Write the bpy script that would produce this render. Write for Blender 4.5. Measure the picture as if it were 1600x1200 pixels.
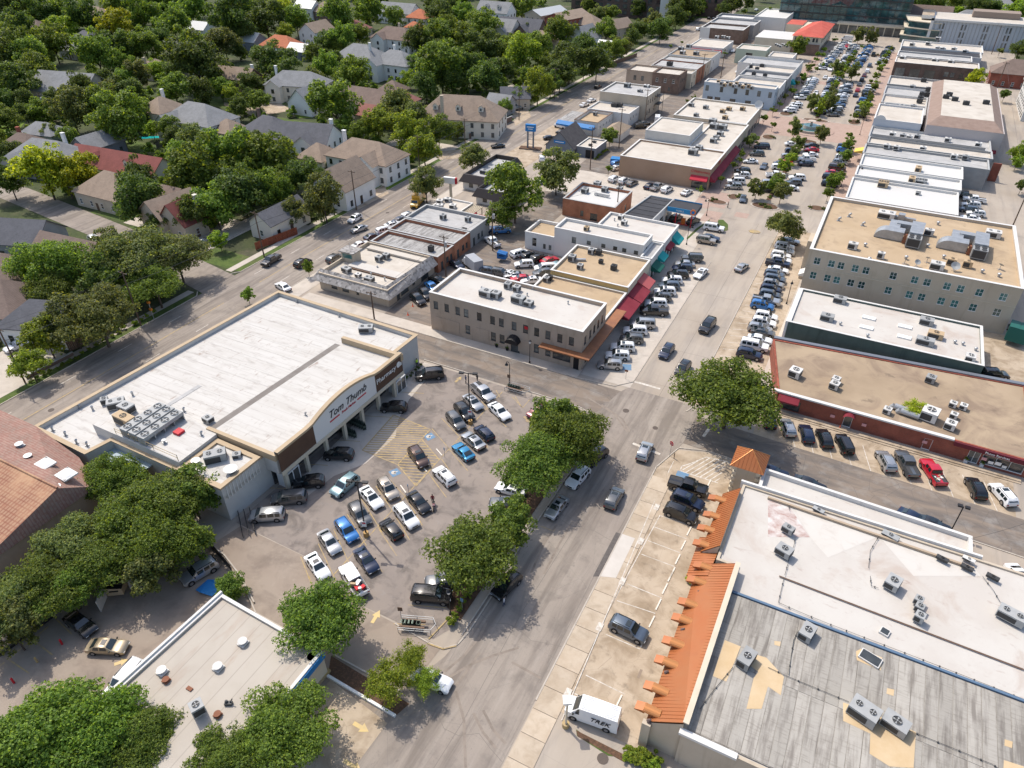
import bpy,math,random
from mathutils import Vector,Matrix
R=math.radians
for o in list(bpy.data.objects):bpy.data.objects.remove(o)
scene=bpy.context.scene
COL=scene.collection
# ------------------------------------------------------------------ camera
CAM_H,FPX,YHOR,XVAN=75.0,1109.0,-200.0,1505.0   # focal length in photo pixels, horizon row, vanishing column of the street grid
PITCH=math.atan((600-YHOR)/FPX);YAW=math.atan((XVAN-800)/math.hypot(FPX,600-YHOR))
cd=bpy.data.cameras.new('camera');cam=bpy.data.objects.new('camera',cd);COL.objects.link(cam)
cam.location=(0,0,CAM_H);cam.rotation_euler=(math.pi/2-PITCH,0,YAW)
cd.sensor_width=36;cd.lens=36*FPX/1600;cd.clip_start=1;cd.clip_end=6000
scene.camera=cam
# ------------------------------------------------------------------ sky and sun
SUN_EL,SUN_AZ=R(57),R(157)          # azimuth counted from +X towards +Y, direction TO the sun
w=bpy.data.worlds.new('World');scene.world=w;w.use_nodes=True
nt=w.node_tree;bg=nt.nodes['Background'];sk=nt.nodes.new('ShaderNodeTexSky')
sk.sky_type='NISHITA';sk.sun_disc=False;sk.sun_elevation=SUN_EL;sk.sun_rotation=math.pi/2-SUN_AZ
sk.air_density=1.0;sk.dust_density=2.6;sk.ozone_density=.6;sk.altitude=150
nt.links.new(sk.outputs[0],bg.inputs[0]);bg.inputs[1].default_value=0.15
sl=bpy.data.lights.new('sun','SUN');sl.energy=2.75;sl.angle=R(0.53);sl.color=(1,.935,.835)
so=bpy.data.objects.new('sun',sl);COL.objects.link(so)
sd=Vector((math.cos(SUN_EL)*math.cos(SUN_AZ),math.cos(SUN_EL)*math.sin(SUN_AZ),math.sin(SUN_EL)))
so.rotation_euler=sd.to_track_quat('Z','Y').to_euler();so.location=(0,0,200)
vs=scene.view_settings;vs.view_transform='Standard';vs.look='None';vs.exposure=0.50;vs.gamma=1
# ------------------------------------------------------------------ pixel -> place
_f=Vector((-math.sin(YAW)*math.cos(PITCH),math.cos(YAW)*math.cos(PITCH),-math.sin(PITCH)))
_r=Vector((math.cos(YAW),math.sin(YAW),0));_u=_r.cross(_f)
def W(x,y,z=0.0):
    d=_r*(x-800)+_u*(600-y)+_f*FPX
    t=(z-CAM_H)/d.z
    return Vector((d.x*t,d.y*t,z))
def T(cr,x,y):return (int(cr[0])*400+x/4.,int(cr[1])*300+y/4.)   # enlarged quarter-tile of the photo -> photo pixel
def WT(cr,x,y,z=0.0):return W(*T(cr,x,y),z)
def PX(v):
    d=Vector(v)-Vector((0,0,CAM_H));k=d.dot(_f)
    return (800+FPX*d.dot(_r)/k,600-FPX*d.dot(_u)/k,k)
rnd=random.Random(7)
# ------------------------------------------------------------------ meshes and objects
class MB:
    def __init__(s):s.v=[];s.f=[];s.m=[]
    def poly(s,pts,mi=0):
        n=len(s.v);s.v+=[tuple(p) for p in pts];s.f.append(tuple(range(n,n+len(pts))));s.m.append(mi);return s
    def box(s,x0,y0,z0,x1,y1,z1,mi=0,top=None,bottom=True):
        n=len(s.v)
        s.v+=[(x0,y0,z0),(x1,y0,z0),(x1,y1,z0),(x0,y1,z0),(x0,y0,z1),(x1,y0,z1),(x1,y1,z1),(x0,y1,z1)]
        fs=[(0,1,5,4),(1,2,6,5),(2,3,7,6),(3,0,4,7),(4,5,6,7)]
        if bottom:fs.append((3,2,1,0))
        for i,f in enumerate(fs):
            s.f.append(tuple(n+k for k in f));s.m.append(top if (i==4 and top is not None) else mi)
        return s
    def prism(s,pts,z0,z1,mi=0,top=None):
        k=len(pts);n=len(s.v)
        s.v+=[(p[0],p[1],z0) for p in pts]+[(p[0],p[1],z1) for p in pts]
        for i in range(k):
            j=(i+1) % k;s.f.append((n+i,n+j,n+k+j,n+k+i));s.m.append(mi)
        s.f.append(tuple(n+k+i for i in range(k)));s.m.append(mi if top is None else top)
        s.f.append(tuple(n+i for i in reversed(range(k))));s.m.append(mi)
        return s
    def ring(s,outer,inner,z0,z1,mi=0,top=None):    # a parapet: polygon ring with thickness
        k=len(outer);top=mi if top is None else top
        for i in range(k):
            j=(i+1) % k;a,b,c,d=outer[i],outer[j],inner[j],inner[i]
            s.poly([(a[0],a[1],z0),(b[0],b[1],z0),(b[0],b[1],z1),(a[0],a[1],z1)],mi)
            s.poly([(c[0],c[1],z0),(d[0],d[1],z0),(d[0],d[1],z1),(c[0],c[1],z1)],mi)
            s.poly([(a[0],a[1],z1),(b[0],b[1],z1),(c[0],c[1],z1),(d[0],d[1],z1)],top)
        return s
    def tube(s,p0,p1,r0,r1=None,n=8,mi=0,cap=True):
        r1=r0 if r1 is None else r1;p0=Vector(p0);p1=Vector(p1);d=(p1-p0)
        q=d.normalized().to_track_quat('Z','Y') if d.length>1e-6 else Matrix.Identity(3).to_quaternion()
        b=len(s.v)
        for P_,r in ((p0,r0),(p1,r1)):
            for i in range(n):
                a=2*math.pi*i/n;s.v.append(tuple(P_+q @ Vector((r*math.cos(a),r*math.sin(a),0))))
        for i in range(n):
            j=(i+1) % n;s.f.append((b+i,b+j,b+n+j,b+n+i));s.m.append(mi)
        if cap:
            s.f.append(tuple(b+n+i for i in range(n)));s.m.append(mi)
            s.f.append(tuple(b+i for i in reversed(range(n))));s.m.append(mi)
        return s
    def mesh(s,name,mats,smooth=None):
        me=bpy.data.meshes.new(name);me.from_pydata(s.v,[],s.f);me.polygons.foreach_set('material_index',s.m)
        for m in (mats if isinstance(mats,(list,tuple)) else [mats]):me.materials.append(m)
        if smooth is not None:
            me.polygons.foreach_set('use_smooth',[True]*len(s.f));me.set_sharp_from_angle(angle=R(smooth))
        me.update();return me
def link(name,me,parent=None,loc=(0,0,0),rz=0.0):
    o=bpy.data.objects.new(name,me);COL.objects.link(o);o.location=loc
    if rz:o.rotation_euler=(0,0,rz)
    if parent:o.parent=parent
    return o
def mk(name,mb,mats,parent=None,loc=(0,0,0),rz=0.0,smooth=None):
    return link(name,mb.mesh(name,mats,smooth),parent,loc,rz)
THINGS=[]
def tag(o,label,cat,group=None):
    o['label']=label;o['category']=cat
    if group:o['group']=group
    THINGS.append(o);return o
def thing(name,label,cat,loc=(0,0,0),rz=0.0,group=None):
    return tag(link(name,None,None,loc,rz),label,cat,group)
def struct(name,mb,mat,kind='structure',smooth=None):
    o=mk(name,mb,mat,smooth=smooth);o['kind']=kind;return o
# ------------------------------------------------------------------ procedural materials
def M(name,base,rough=.85,layers=(),bump=None,spec=.3,metal=0.0,coat=0.0,rnd_obj=0.0,alpha=None):
    """layers: (kind, colour, scale(float or xyz), lo, hi, amount); noise n, cells v, bands w"""
    m=bpy.data.materials.new(name);m.use_nodes=True;t=m.node_tree;L=t.links.new
    b=t.nodes['Principled BSDF'];b.inputs['Roughness'].default_value=rough;b.inputs['Metallic'].default_value=metal
    b.inputs['Specular IOR Level'].default_value=spec;b.inputs['Coat Weight'].default_value=coat;b.inputs['Coat Roughness'].default_value=.06
    tc=t.nodes.new('ShaderNodeTexCoord');prev=None;cosrc=tc.outputs['Object']
    if rnd_obj:
        oi=t.nodes.new('ShaderNodeObjectInfo');va=t.nodes.new('ShaderNodeVectorMath');vm=t.nodes.new('ShaderNodeMath');vm.operation='MULTIPLY';vm.inputs[1].default_value=57;L(oi.outputs['Random'],vm.inputs[0]);L(cosrc,va.inputs[0]);L(vm.outputs[0],va.inputs[1]);cosrc=va.outputs[0]
    def tex(kind,scale,det=6):
        mp=t.nodes.new('ShaderNodeMapping');L(cosrc,mp.inputs[0])
        mp.inputs['Scale'].default_value=scale if isinstance(scale,tuple) else (scale,)*3
        if kind=='v':
            n=t.nodes.new('ShaderNodeTexVoronoi');n.feature='DISTANCE_TO_EDGE';n.inputs['Scale'].default_value=1;out=n.outputs[0]
        elif kind=='c':
            n=t.nodes.new('ShaderNodeTexVoronoi');n.inputs['Scale'].default_value=1
            s_=t.nodes.new('ShaderNodeSeparateColor');L(n.outputs['Color'],s_.inputs[0]);out=s_.outputs[0]
        elif kind=='w':
            n=t.nodes.new('ShaderNodeTexWave');n.inputs['Scale'].default_value=1;n.inputs['Distortion'].default_value=0;n.bands_direction='DIAGONAL';out=n.outputs['Fac'] if 'Fac' in n.outputs else n.outputs[1]
        else:
            n=t.nodes.new('ShaderNodeTexNoise');n.inputs['Scale'].default_value=1;n.inputs['Detail'].default_value=det
            n.inputs['Roughness'].default_value=.62;n.inputs['Distortion'].default_value=.6 if kind=='d' else 0;out=n.outputs[0]
        L(mp.outputs[0],n.inputs[0]);return out
    rgb=t.nodes.new('ShaderNodeRGB');rgb.outputs[0].default_value=(*base,1);prev=rgb.outputs[0]
    for kind,colr,scale,lo,hi,amt in layers:
        o=tex(kind,scale);mr=t.nodes.new('ShaderNodeMapRange');L(o,mr.inputs[0])
        sh_=.05 if kind in 'nd' else 0;mr.inputs[1].default_value=lo-sh_;mr.inputs[2].default_value=hi-sh_;mr.inputs[3 if kind=='v' else 4].default_value=amt;mr.inputs[4 if kind=='v' else 3].default_value=0
        mx=t.nodes.new('ShaderNodeMix');mx.data_type='RGBA';L(mr.outputs[0],mx.inputs[0]);L(prev,mx.inputs[6])
        mx.inputs[7].default_value=(*colr,1);prev=mx.outputs[2]
    if rnd_obj:
        hs=t.nodes.new('ShaderNodeHueSaturation');mr=t.nodes.new('ShaderNodeMapRange')
        L(oi.outputs['Random'],mr.inputs[0]);mr.inputs[3].default_value=1-rnd_obj;mr.inputs[4].default_value=1+rnd_obj
        L(mr.outputs[0],hs.inputs['Value']);L(prev,hs.inputs['Color']);prev=hs.outputs[0]
    L(prev,b.inputs['Base Color'])
    if bump:
        o=tex(bump[0],bump[1],8);bn=t.nodes.new('ShaderNodeBump');bn.inputs['Strength'].default_value=bump[2];bn.inputs['Distance'].default_value=bump[3]
        L(o,bn.inputs['Height']);L(bn.outputs[0],b.inputs['Normal'])
    return m
def S(r,g,b):   # sRGB 0-255 -> linear
    return tuple(((c/255)/12.92 if c<10 else (((c/255)+.055)/1.055)**2.4) for c in (r,g,b))
def dk(c,k):return tuple(x*k for x in c)
_fontcache={}
def text_mesh(s,size,mat,depth=.04,shear=0.0):
    cu=bpy.data.curves.new('lettering','FONT');cu.body=s;cu.size=size;cu.extrude=depth;cu.align_x='CENTER';cu.shear=shear;cu.resolution_u=3
    ob=bpy.data.objects.new('tmp',cu);COL.objects.link(ob)
    me=bpy.data.meshes.new_from_object(ob.evaluated_get(bpy.context.evaluated_depsgraph_get()))
    bpy.data.objects.remove(ob);me.materials.clear();me.materials.append(mat);return me
# ------------------------------------------------------------------ shared materials
asph=M('asphalt',(.258,.218,.186),.92,[('n',(.32,.275,.23),.06,.4,.65,.9),('d',(.15,.125,.105),(.55,.035,1),.5,.68,.65),('n',(.16,.138,.12),.35,.55,.75,.6),('d',(.37,.325,.28),(.9,.10,1),.56,.76,.5),('n',(.13,.11,.10),.9,.66,.76,.5),('v',(.13,.12,.11),.13,.0,.005,.3),('n',(.13,.125,.12),6,.6,.8,.35)],('n',9,.25,.02))
asph_lot=M('parking_asphalt',(.236,.20,.175),.92,[('n',(.285,.24,.205),.09,.4,.62,.9),('d',(.11,.095,.085),.30,.54,.70,.7),('n',(.12,.10,.09),.55,.62,.72,.6),('n',(.30,.28,.265),1.1,.6,.8,.35),('v',(.14,.13,.125),.2,0,.005,.25)],('n',9,.25,.02))
asph_dark=M('patched_asphalt',(.225,.18,.142),.92,[('d',(.11,.10,.095),(.1,.5,.3),.45,.7,.8),('n',(.29,.27,.245),.4,.55,.75,.6),('v',(.10,.095,.09),.25,0,.012,.6)],('n',7,.3,.03))
conc_st=M('street_concrete',(.34,.285,.228),.9,[('n',(.40,.345,.285),.07,.4,.66,.9),('d',(.23,.205,.185),(.5,.06,1),.5,.75,.55),('v',(.2,.18,.16),.17,0,.004,.3)],('n',8,.2,.015))
conc=M('pale_concrete',(.44,.385,.325),.9,[('n',(.52,.465,.40),.2,.4,.65,.8),('d',(.33,.29,.25),.45,.55,.78,.6)],('n',8,.2,.01))
conc_tan=M('tan_concrete',(.40,.315,.225),.9,[('n',(.47,.385,.29),.25,.38,.66,.9),('d',(.25,.185,.12),.35,.49,.70,.75),('n',(.16,.125,.09),.9,.62,.76,.55),('v',(.20,.155,.11),.3,0,.006,.5)],('n',8,.2,.01))
conc_kerb=M('kerb_concrete',(.45,.40,.34),.9,[('n',(.30,.26,.22),1.2,.5,.75,.6)])
brickpave=M('brick_paving',(.37,.265,.215),.9,[('n',(.42,.31,.255),.6,.4,.65,.8),('c',(.30,.20,.155),(5,9,1),.5,.52,.4)],('v',(5,9,1),.3,.01))
grass_m=M('grass',(.06,.095,.022),.95,[('n',(.095,.135,.03),.5,.4,.65,.9),('n',(.14,.13,.06),.16,.58,.72,.6),('n',(.03,.055,.012),3,.55,.75,.5)],('n',14,.6,.08))
soil_m=M('garden_ground',(.055,.06,.03),.95,[('n',(.065,.085,.025),.05,.42,.6,.9),('n',(.14,.115,.08),.09,.58,.7,.7),('n',(.03,.045,.018),.6,.5,.7,.6)],('n',6,.6,.1))
mulch=M('mulch',(.11,.065,.04),.95,[('n',(.19,.10,.06),3,.5,.7,.8),('n',(.05,.035,.025),7,.5,.7,.6)],('n',16,.6,.05))
yel=M('yellow_road_paint',(.47,.335,.135),.7,[('n',(.28,.225,.165),1.6,.43,.64,.8)])
wht=M('white_road_paint',(.64,.60,.54),.7,[('n',(.38,.32,.25),1.6,.45,.68,.8)])
blu=M('blue_road_paint',(.12,.23,.36),.7,[('n',(.2,.22,.24),1.4,.5,.75,.6)])
metal_d=M('dark_metal',(.035,.034,.036),.5,metal=.3)
metal_g=M('galvanised_metal',(.42,.43,.44),.45,[('n',(.30,.31,.32),.8,.4,.65,.8)],metal=.5)
wood_pole=M('pole_wood',(.10,.065,.045),.95,[('n',(.17,.12,.085),(9,9,.6),.45,.65,.8)])
hyd_red=M('red_paint',(.50,.02,.03),.5)
white_p=M('white_paint',(.78,.77,.74),.6,[('n',(.62,.60,.56),.4,.5,.75,.6)])
black_p=M('black_plastic',(.014,.014,.016),.55)
glass_dk=M('window_glass',(.035,.043,.048),.06,[('n',(.14,.15,.14),.25,.45,.7,.8)],spec=.8,rnd_obj=.7)
glass_gn=M('teal_window_glass',(.02,.075,.075),.06,[('n',(.06,.16,.15),.3,.4,.65,.8)],spec=.8,rnd_obj=.6)
glass_sf=M('shopfront_glass',(.03,.035,.04),.08,[('n',(.16,.14,.12),.7,.5,.7,.7)],spec=.8)
PTXT={}
for k,(s_,sz,mt,sh) in {
    'store':('Tom Thumb',1.8,metal_d,.35),'pharm':('Pharmacy',1.35,white_p,0),'fresh':('Fresh Market',.62,hyd_red,.25),'trek':('TREK',.95,metal_d,.3),
    'cvs':('CVS/pharmacy',.95,hyd_red,.1),'cvs2':('CVS',1.5,hyd_red,.1),'hcp':('\u267f',1.0,white_p,0),'flower':('People\'s Garden Store',.62,white_p,0),
    'bank':('',.5,white_p,0),'baldo':('BALDO STUDIO',.9,metal_d,0),'dance':('Dance Studio',.9,metal_d,0),'photo':('Photo Services',.55,white_p,0),'cafe':('MOBILE',.6,white_p,0)}.items():
    if s_:PTXT[k]=text_mesh(s_,sz,mt,.03,sh)
# ------------------------------------------------------------------ the ground
sheet_n=0
def sheet(name,mat,z,*rects,kind='structure',parent=None):
    global sheet_n
    sheet_n=(sheet_n+1) % 12;z+=sheet_n*.00025;mb=MB()
    for r_ in rects:
        if len(r_)==4 and not isinstance(r_[0],(tuple,Vector)):
            x0,x1,y0,y1=r_;pts=[(x0,y0,z),(x1,y0,z),(x1,y1,z),(x0,y1,z)]
        else:pts=[(p[0],p[1],z) for p in r_]
        mb.poly(pts)
    o=mk(name,mb,mat,parent)
    if kind and not parent:o['kind']=kind
    return o
sheet('ground',soil_m,0,(-3500,3500,-600,6000))
town=sheet('town_pavement',conc_st,.02,(-108.5,48,-30,520))
left_road=sheet('left_road',asph,.04,(-123.6,-108.4,-80,900))
side_street=sheet('side_street',asph,.032,[(-123.6,91.5),(-123.6,101),(-160,107.5),(-230,116),(-330,124),(-330,116),(-230,107.5),(-160,99)])
cross_street=sheet('cross_street',asph_dark,.045,[(-108.4,91.5),(-28.5,91.5),(-28.5,99.3),(-108.4,99.3)])
cross_e=sheet('cross_street',asph_dark,.045,[(-17.4,90.6),(60,87.5),(60,95.2),(-17.4,98.6)])
low_street=sheet('front_street',asph,.05,[(-28.5,-40),(-17.7,-40),(-17.7,83),(-15.5,90.6),(-15.5,99.5),(-17.7,101),(-28.5,101),(-29.5,99),(-31,91.5),(-28.9,84),(-29.1,43),(-29.5,40),(-33,30),(-33,-40)])
main_street=sheet('main_street',conc_st,.05,(-28.3,-17.6,101,200))
west_bay=sheet('parking_strip',conc,.03,(-37.9,-28.3,101,152))
east_bay=sheet('parking_strip',conc_tan,.03,(-17.6,-7,101.5,186))
brick_bay=sheet('parking_strip',conc_tan,.03,[(-6,98.2),(40,95.6),(40,104.6),(-6,105.2)])
lot=sheet('store_parking_lot',asph_lot,.04,[(-67,44.5),(-54,44.2),(-42.5,41.3),(-32,41.3),(-30.6,44),(-30.6,91),(-66,91)])
sheet('store_forecourt',conc,.052,[(-64.6,50.5),(-61.7,52),(-60.8,58.5),(-58.2,63),(-57.8,70.5),(-60,74.5),(-61.5,80),(-62.6,91),(-65.5,91),(-66.5,80)])
tan_asph=M('tan_asphalt',(.27,.215,.17),.92,[('n',(.31,.255,.205),.12,.4,.62,.9),('d',(.17,.135,.11),.25,.54,.74,.65),('n',(.36,.31,.255),1.1,.62,.8,.4)],('n',9,.25,.02))
sheet('drive_lane',tan_asph,.046,[(-63.5,20),(-57.6,33.5),(-57.6,36.5),(-40,34.2),(-31.2,31),(-30.5,40.8),(-42.5,41.2),(-54,44.1),(-66,44.3),(-67.5,38)])
bank_yard=sheet('bank_parking_lot',tan_asph,.036,(-90,-32,-30,37))
bank_apron=sheet('bank_drive',conc_tan,.056,[(-40,17),(-31.5,17),(-30.8,30.2),(-39.5,31.4),(-40.2,28)])
front_bay=sheet('front_parking_strip',conc_tan,.034,[(-17.6,40),(-5.5,40),(-5.5,89.5),(-11.5,90),(-15.8,88.5),(-17.6,83)])
south_drive=sheet('south_drive',conc_st,.038,(-17.6,14,10,39.6))
walk_e=sheet('sidewalk',conc_tan,.06,(-8.2,-5,41,89))
alley_w=sheet('back_alley',asph_dark,.04,(-83,-71.6,99.3,440))
sheet('alley_parking_lot',asph_lot,.048,(-72,-57.3,114.6,144.6))
sheet('rear_parking_lot',conc,.048,(-83,-38,182,203))
alley_e=sheet('east_alley',conc_st,.04,(31.5,40,95,470))
sheet('side_yard',conc_tan,.05,[(26.8,123),(40,123),(40,152),(26.8,152)])
plaza=sheet('plaza_street',conc_st,.06,(-41,-8,186,470))
fill_w=sheet('forecourt',conc_tan,.05,(-108.4,-97,195,262))
for nm,mt,z,rs in [
    ('verge',grass_m,.03,[(-125.6,-123.9,45,90),(-125.6,-123.9,103,420)]),
    ('sidewalk',conc,.05,[(-127.4,-125.6,45,91),(-127.4,-125.6,102,420)]),
    ('lawn',grass_m,.02,[(-139,-127.4,103,110),(-168,-150,108.5,118),(-186,-172,110.5,122),(-240,-127.4,150,160),(-205,-190,190,205),(-160,-127.4,170,178),(-250,-215,205,225)]),
    ('driveway',conc,.028,[(-140,-123.6,40,62),(-150,-139,104,125),(-172,-166,110,132),(-145,-123.6,122,131),(-150,-123.6,196,206),(-240,-210,226,236),(-150,-123.6,286,296)]),
    ('sidewalk',conc,.06,[(-108.4,-104.5,30,91),(-108.4,-103.8,99.6,195),(-103,-38,99.35,102.5),(-38,-33.8,102.5,190)]),
    ('sidewalk',conc,.06,[(-8,-4.6,107,186)]),('sidewalk',brickpave,.075,[(-42,-37.4,190,440),(-8.6,-4.2,190,440)])]:
    for r_ in rs:sheet(nm,mt,z,r_)
kerb_n=0
def kerb(pts,h=.13,wd=.18,mat=None,name='kerb'):
    mb=MB()
    for a,b in zip(pts[:-1],pts[1:]):
        a=Vector((a[0],a[1]));b=Vector((b[0],b[1]));d=(b-a).normalized();n=Vector((-d.y,d.x))*wd/2;e=d*.03
        mb.prism([a-n-e,b-n+e,b+n+e,a+n-e],.0,h)
    o=mk(name,mb,mat or conc_kerb);o['kind']='structure';return o
for k in [[(-123.7,40),(-123.7,90),(-125,91.4)],[(-125,101.3),(-123.7,103),(-123.7,420)],[(-108.3,30),(-108.3,91),(-106,91.4)],[(-106,99.5),(-108.3,101),(-108.3,195)],
          [(-104,99.4),(-39,99.4),(-31,100.2),(-28.4,103)],[(-28.4,103),(-28.4,158)],[(-29.2,43.4),(-29,84),(-31.1,90.5),(-34,91.6),(-44,91.7)],[(-56,91.7),(-66,91.7)],
          [(-17.6,40),(-17.6,83),(-15.8,89),(-11.5,90.4),(-6,90.1),(40,88)],[(-17.4,98.8),(-16.6,101),(-17.5,104),(-17.5,186)]]:kerb(k)
kerb([WT('13',1230,240),WT('13',1080,395)],mat=yel,name='yellow_kerb');kerb([WT('13',870,300),WT('13',1080,420),WT('13',1170,455),WT('13',1260,430),WT('13',1330,350),WT('13',1480,120)],mat=conc_kerb)
kerb([WT('13',1075,425),WT('13',1170,458),WT('13',1250,440)],h=.14,mat=yel,name='yellow_kerb')
kerb([WT('13',450,630),WT('13',870,880)],h=.35,wd=.3,mat=white_p,name='low_white_wall')
kerb([WT('03',1500,0),WT('13',0,235),WT('13',330,420)],h=.2,name='kerb');kerb([WT('13',480,490),WT('13',900,720)],h=.15)
kerb([WT('02',1230,960),WT('02',1400,1070),WT('02',1500,1200),WT('03',1590,170)],h=.3,name='low_wall')
kerb([WT('03',0,500),WT('03',330,260)],h=.5,wd=.3,mat=metal_d,name='dark_edging')
# a planted verge between lot and front street, under the oaks
sheet('planting_bed',mulch,.07,[(-34.2,46.5),(-30.4,45),(-30.3,88),(-33.5,88),(-34.8,66)])
sheet('planting_bed',mulch,.055,[WT('13',470,500),WT('13',700,640),WT('13',960,800),WT('13',880,870),WT('13',450,610)])
sheet('planting_bed',mulch,.06,[WT('23',400,965),WT('23',705,1120),WT('23',700,1165),WT('23',410,1005)])
sheet('grass_strip',grass_m,.058,[WT('23',400,960),WT('23',415,970),WT('23',640,1130),WT('23',600,1125),WT('23',405,1000)])
sheet('grass_island',grass_m,.075,[WT('21',1090,290),WT('21',1150,230),WT('21',1240,170),WT('21',1235,180),WT('21',1160,240),WT('21',1095,300)])
sheet('grass_island',grass_m,.075,[WT('21',1290,175),WT('21',1320,175),WT('21',1350,205),WT('21',1350,240),WT('21',1325,245),WT('21',1285,190)])
# dark patch and pale new slab in the front street
sheet('asphalt_patch',M('fresh_asphalt',(.10,.088,.082),.95,[('n',(.14,.125,.115),2,.4,.7,.8)]),.058,[WT('22',650,928),WT('22',682,938),WT('22',545,1205),WT('22',505,1205)])
sheet('new_slab',M('new_concrete',(.56,.52,.47),.9,[('n',(.5,.46,.41),.5,.4,.7,.8)]),.118,[WT('22',682,938),WT('22',768,968),WT('22',650,1215),WT('22',545,1205)])
# sidewalk slabs of the strip on the right of the front street: separate pieces with joints
slab_me=MB().box(-1.44,-1.47,0,1.44,1.47,.11,bottom=False).mesh('paving_slab',[M('slab_concrete',(.42,.335,.245),.9,[('n',(.49,.41,.315),.5,.38,.66,.9),('d',(.27,.205,.14),.6,.55,.8,.55)],('n',8,.2,.01),rnd_obj=.06)])
for i in range(23):
    link('slab',slab_me,front_bay,(-16.05,13.5+i*3.0+(0 if i<10 else .0),.0))
# joints of the concrete strips: scored lines are dark gaps between pieces, kept as narrow recessed strips of sealant
seal=M('joint_sealant',(.10,.085,.07),.95);seal2=M('faded_sealant',(.19,.165,.14),.95)
def line(p0,p1,wd,mat,parent,z=.075,name='painted_line'):
    a=Vector((p0[0],p0[1]));b=Vector((p1[0],p1[1]));d=(b-a).normalized();n=Vector((-d.y,d.x))*wd/2
    return mk(name,MB().poly([(*(a-n),z),(*(b-n),z),(*(b+n),z),(*(a+n),z)]),mat,parent)
for i in range(7):line((-28.3,104+i*12.6),(-17.6,104.6+i*12.4),.05,seal2,main_street,.056,'joint')
line((-22.9,101),(-22.9,200),.06,seal2,main_street,.057,'joint')
for i in range(14):line((-17.5,106+i*5.7),(-8,106+i*5.7),.05,seal2,east_bay,.034,'joint')
# left road paint
for a,b in [(-20,41.5),(44.5,90.5),(101,196),(205,285),(293,430),(440,560)]:line((-116.2,a),(-116.2,b),.22,yel,left_road,.048)
for i in range(44):
    y=6+i*12.2
    if not 90<y<100:
        line((-112.3,y),(-112.3,y+3.2),.14,wht,left_road,.048);line((-120,y),(-120,y+3.2),.14,wht,left_road,.048)
line((-28.2,103.2),(-23.4,103.2),.5,wht,main_street,.058);line(WT('22',1195,330),WT('22',1230,282),.5,wht,cross_e,.052)
line(WT('22',755,372),WT('22',925,440),.5,wht,low_street,.058)
# store lot: angled stalls in two rows, painted yellow
for (x0,y0),(x1,y1) in [((280,1080),(360,1290)),((390,1000),(500,1230)),((485,910),(600,1160)),((570,815),(690,1010)),((660,720),(790,930)),((750,640),(885,840)),((830,590),(1000,780)),
                           ((650,1010),(790,1175)),((760,895),(880,1075)),((850,790),(960,975)),((930,700),(1040,885)),((1080,560),(1190,710)),((1160,470),(1265,620)),((1195,395),(1325,545)),((1100,280),(1210,410)),((1260,340),(1390,475)),
                           ((1160,215),(1275,335)),((1260,130),(1450,400)),((1410,110),(1565,270)),((1500,40),(1525,85))]:
    line(WT('12',x0,y0),WT('12',x1,y1),.12,yel,lot,.052)
line(WT('13',330,0),WT('13',355,60),.12,yel,lot,.052);line(WT('12',480,1200),WT('12',990,640),.13,yel,lot,.054);line(WT('12',990,640),WT('12',1540,50),.13,yel,lot,.054)
line(WT('13',950,182),WT('13',1190,200),.12,yel,lot,.052);line(WT('13',860,300),WT('13',1060,305),.12,yel,lot,.052)
line(WT('22',0,80),WT('22',65,150),.12,yel,lot,.052);line(WT('22',65,150),WT('22',110,100),.12,yel,lot,.052);line(WT('22',20,80),WT('22',60,145),.12,yel,lot,.052)
line(WT('22',180,890),WT('22',258,920),.12,yel,low_street,.058);line(WT('22',258,925),WT('22',270,905),.12,yel,low_street,.059)
for k in range(5):line(WT('12',880-k*200,50+k*150),WT('12',1050-k*200,60+k*150),.12,yel,lot,.058)
def hatch(poly,n,parent,mat,z,d0,d1,wd=.13):   # outlined zone with parallel bars, bars clipped to the zone
    P2=[Vector((p[0],p[1])) for p in poly]
    for a,b in zip(P2,P2[1:]+P2[:1]):line(a,b,wd,mat,parent,z+.004)
    d=Vector((d1[0]-d0[0],d1[1]-d0[1])).normalized();nn=Vector((-d.y,d.x));ts=[p.dot(nn) for p in P2]
    for i in range(1,n):
        t=min(ts)+(max(ts)-min(ts))*i/n;hit=[]
        for a,b in zip(P2,P2[1:]+P2[:1]):
            ta,tb=a.dot(nn)-t,b.dot(nn)-t
            if ta*tb<0:hit.append((a+(b-a)*(ta/(ta-tb))).dot(d))
        if len(hit) >= 2:line(d*min(hit)+nn*t,d*max(hit)+nn*t,wd,mat,parent,z)
hz=[WT('12',860,195),WT('12',1090,285),WT('12',885,505),WT('12',665,415)]
hatch(hz,22,lot,yel,.056,hz[0],WT('12',1000,200),.2)
hatch([WT('12',1035,345),WT('12',1145,475),WT('12',1000,640),WT('12',885,505)],17,lot,yel,.0605,WT('12',900,450),WT('12',1000,455),.18)
for (x,y) in [(1085,330),(868,555)]:
    c=WT('12',x,y);sq=mk('painted_panel',MB().poly([(-.75,-.75,0),(.75,-.75,0),(.75,.75,0),(-.75,.75,0)]),blu,lot,(c.x,c.y,.056),R(-27))
    link('symbol',MB().tube((-.1,-.15,0),(-.1,-.15,.004),.38,n=14).box(-.1,-.1,0,.05,.55,.004).box(-.1,-.1,0,.45,.02,.004).mesh('symbol',wht),sq,(0,0,.004))
def arrow(a,b,mat,parent,z=.058,wd=.45,head=1.0):
    a=Vector((a[0],a[1]));b=Vector((b[0],b[1]));d=(b-a);Lh=d.length;d.normalize();n=Vector((-d.y,d.x));k=b-d*min(head*1.0,Lh*.5)
    mk('painted_arrow',MB().poly([(*p,z) for p in (a-n*wd/2,k-n*wd/2,k-n*head*.55,b,k+n*head*.55,k+n*wd/2,a+n*wd/2)]),mat,parent)
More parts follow.
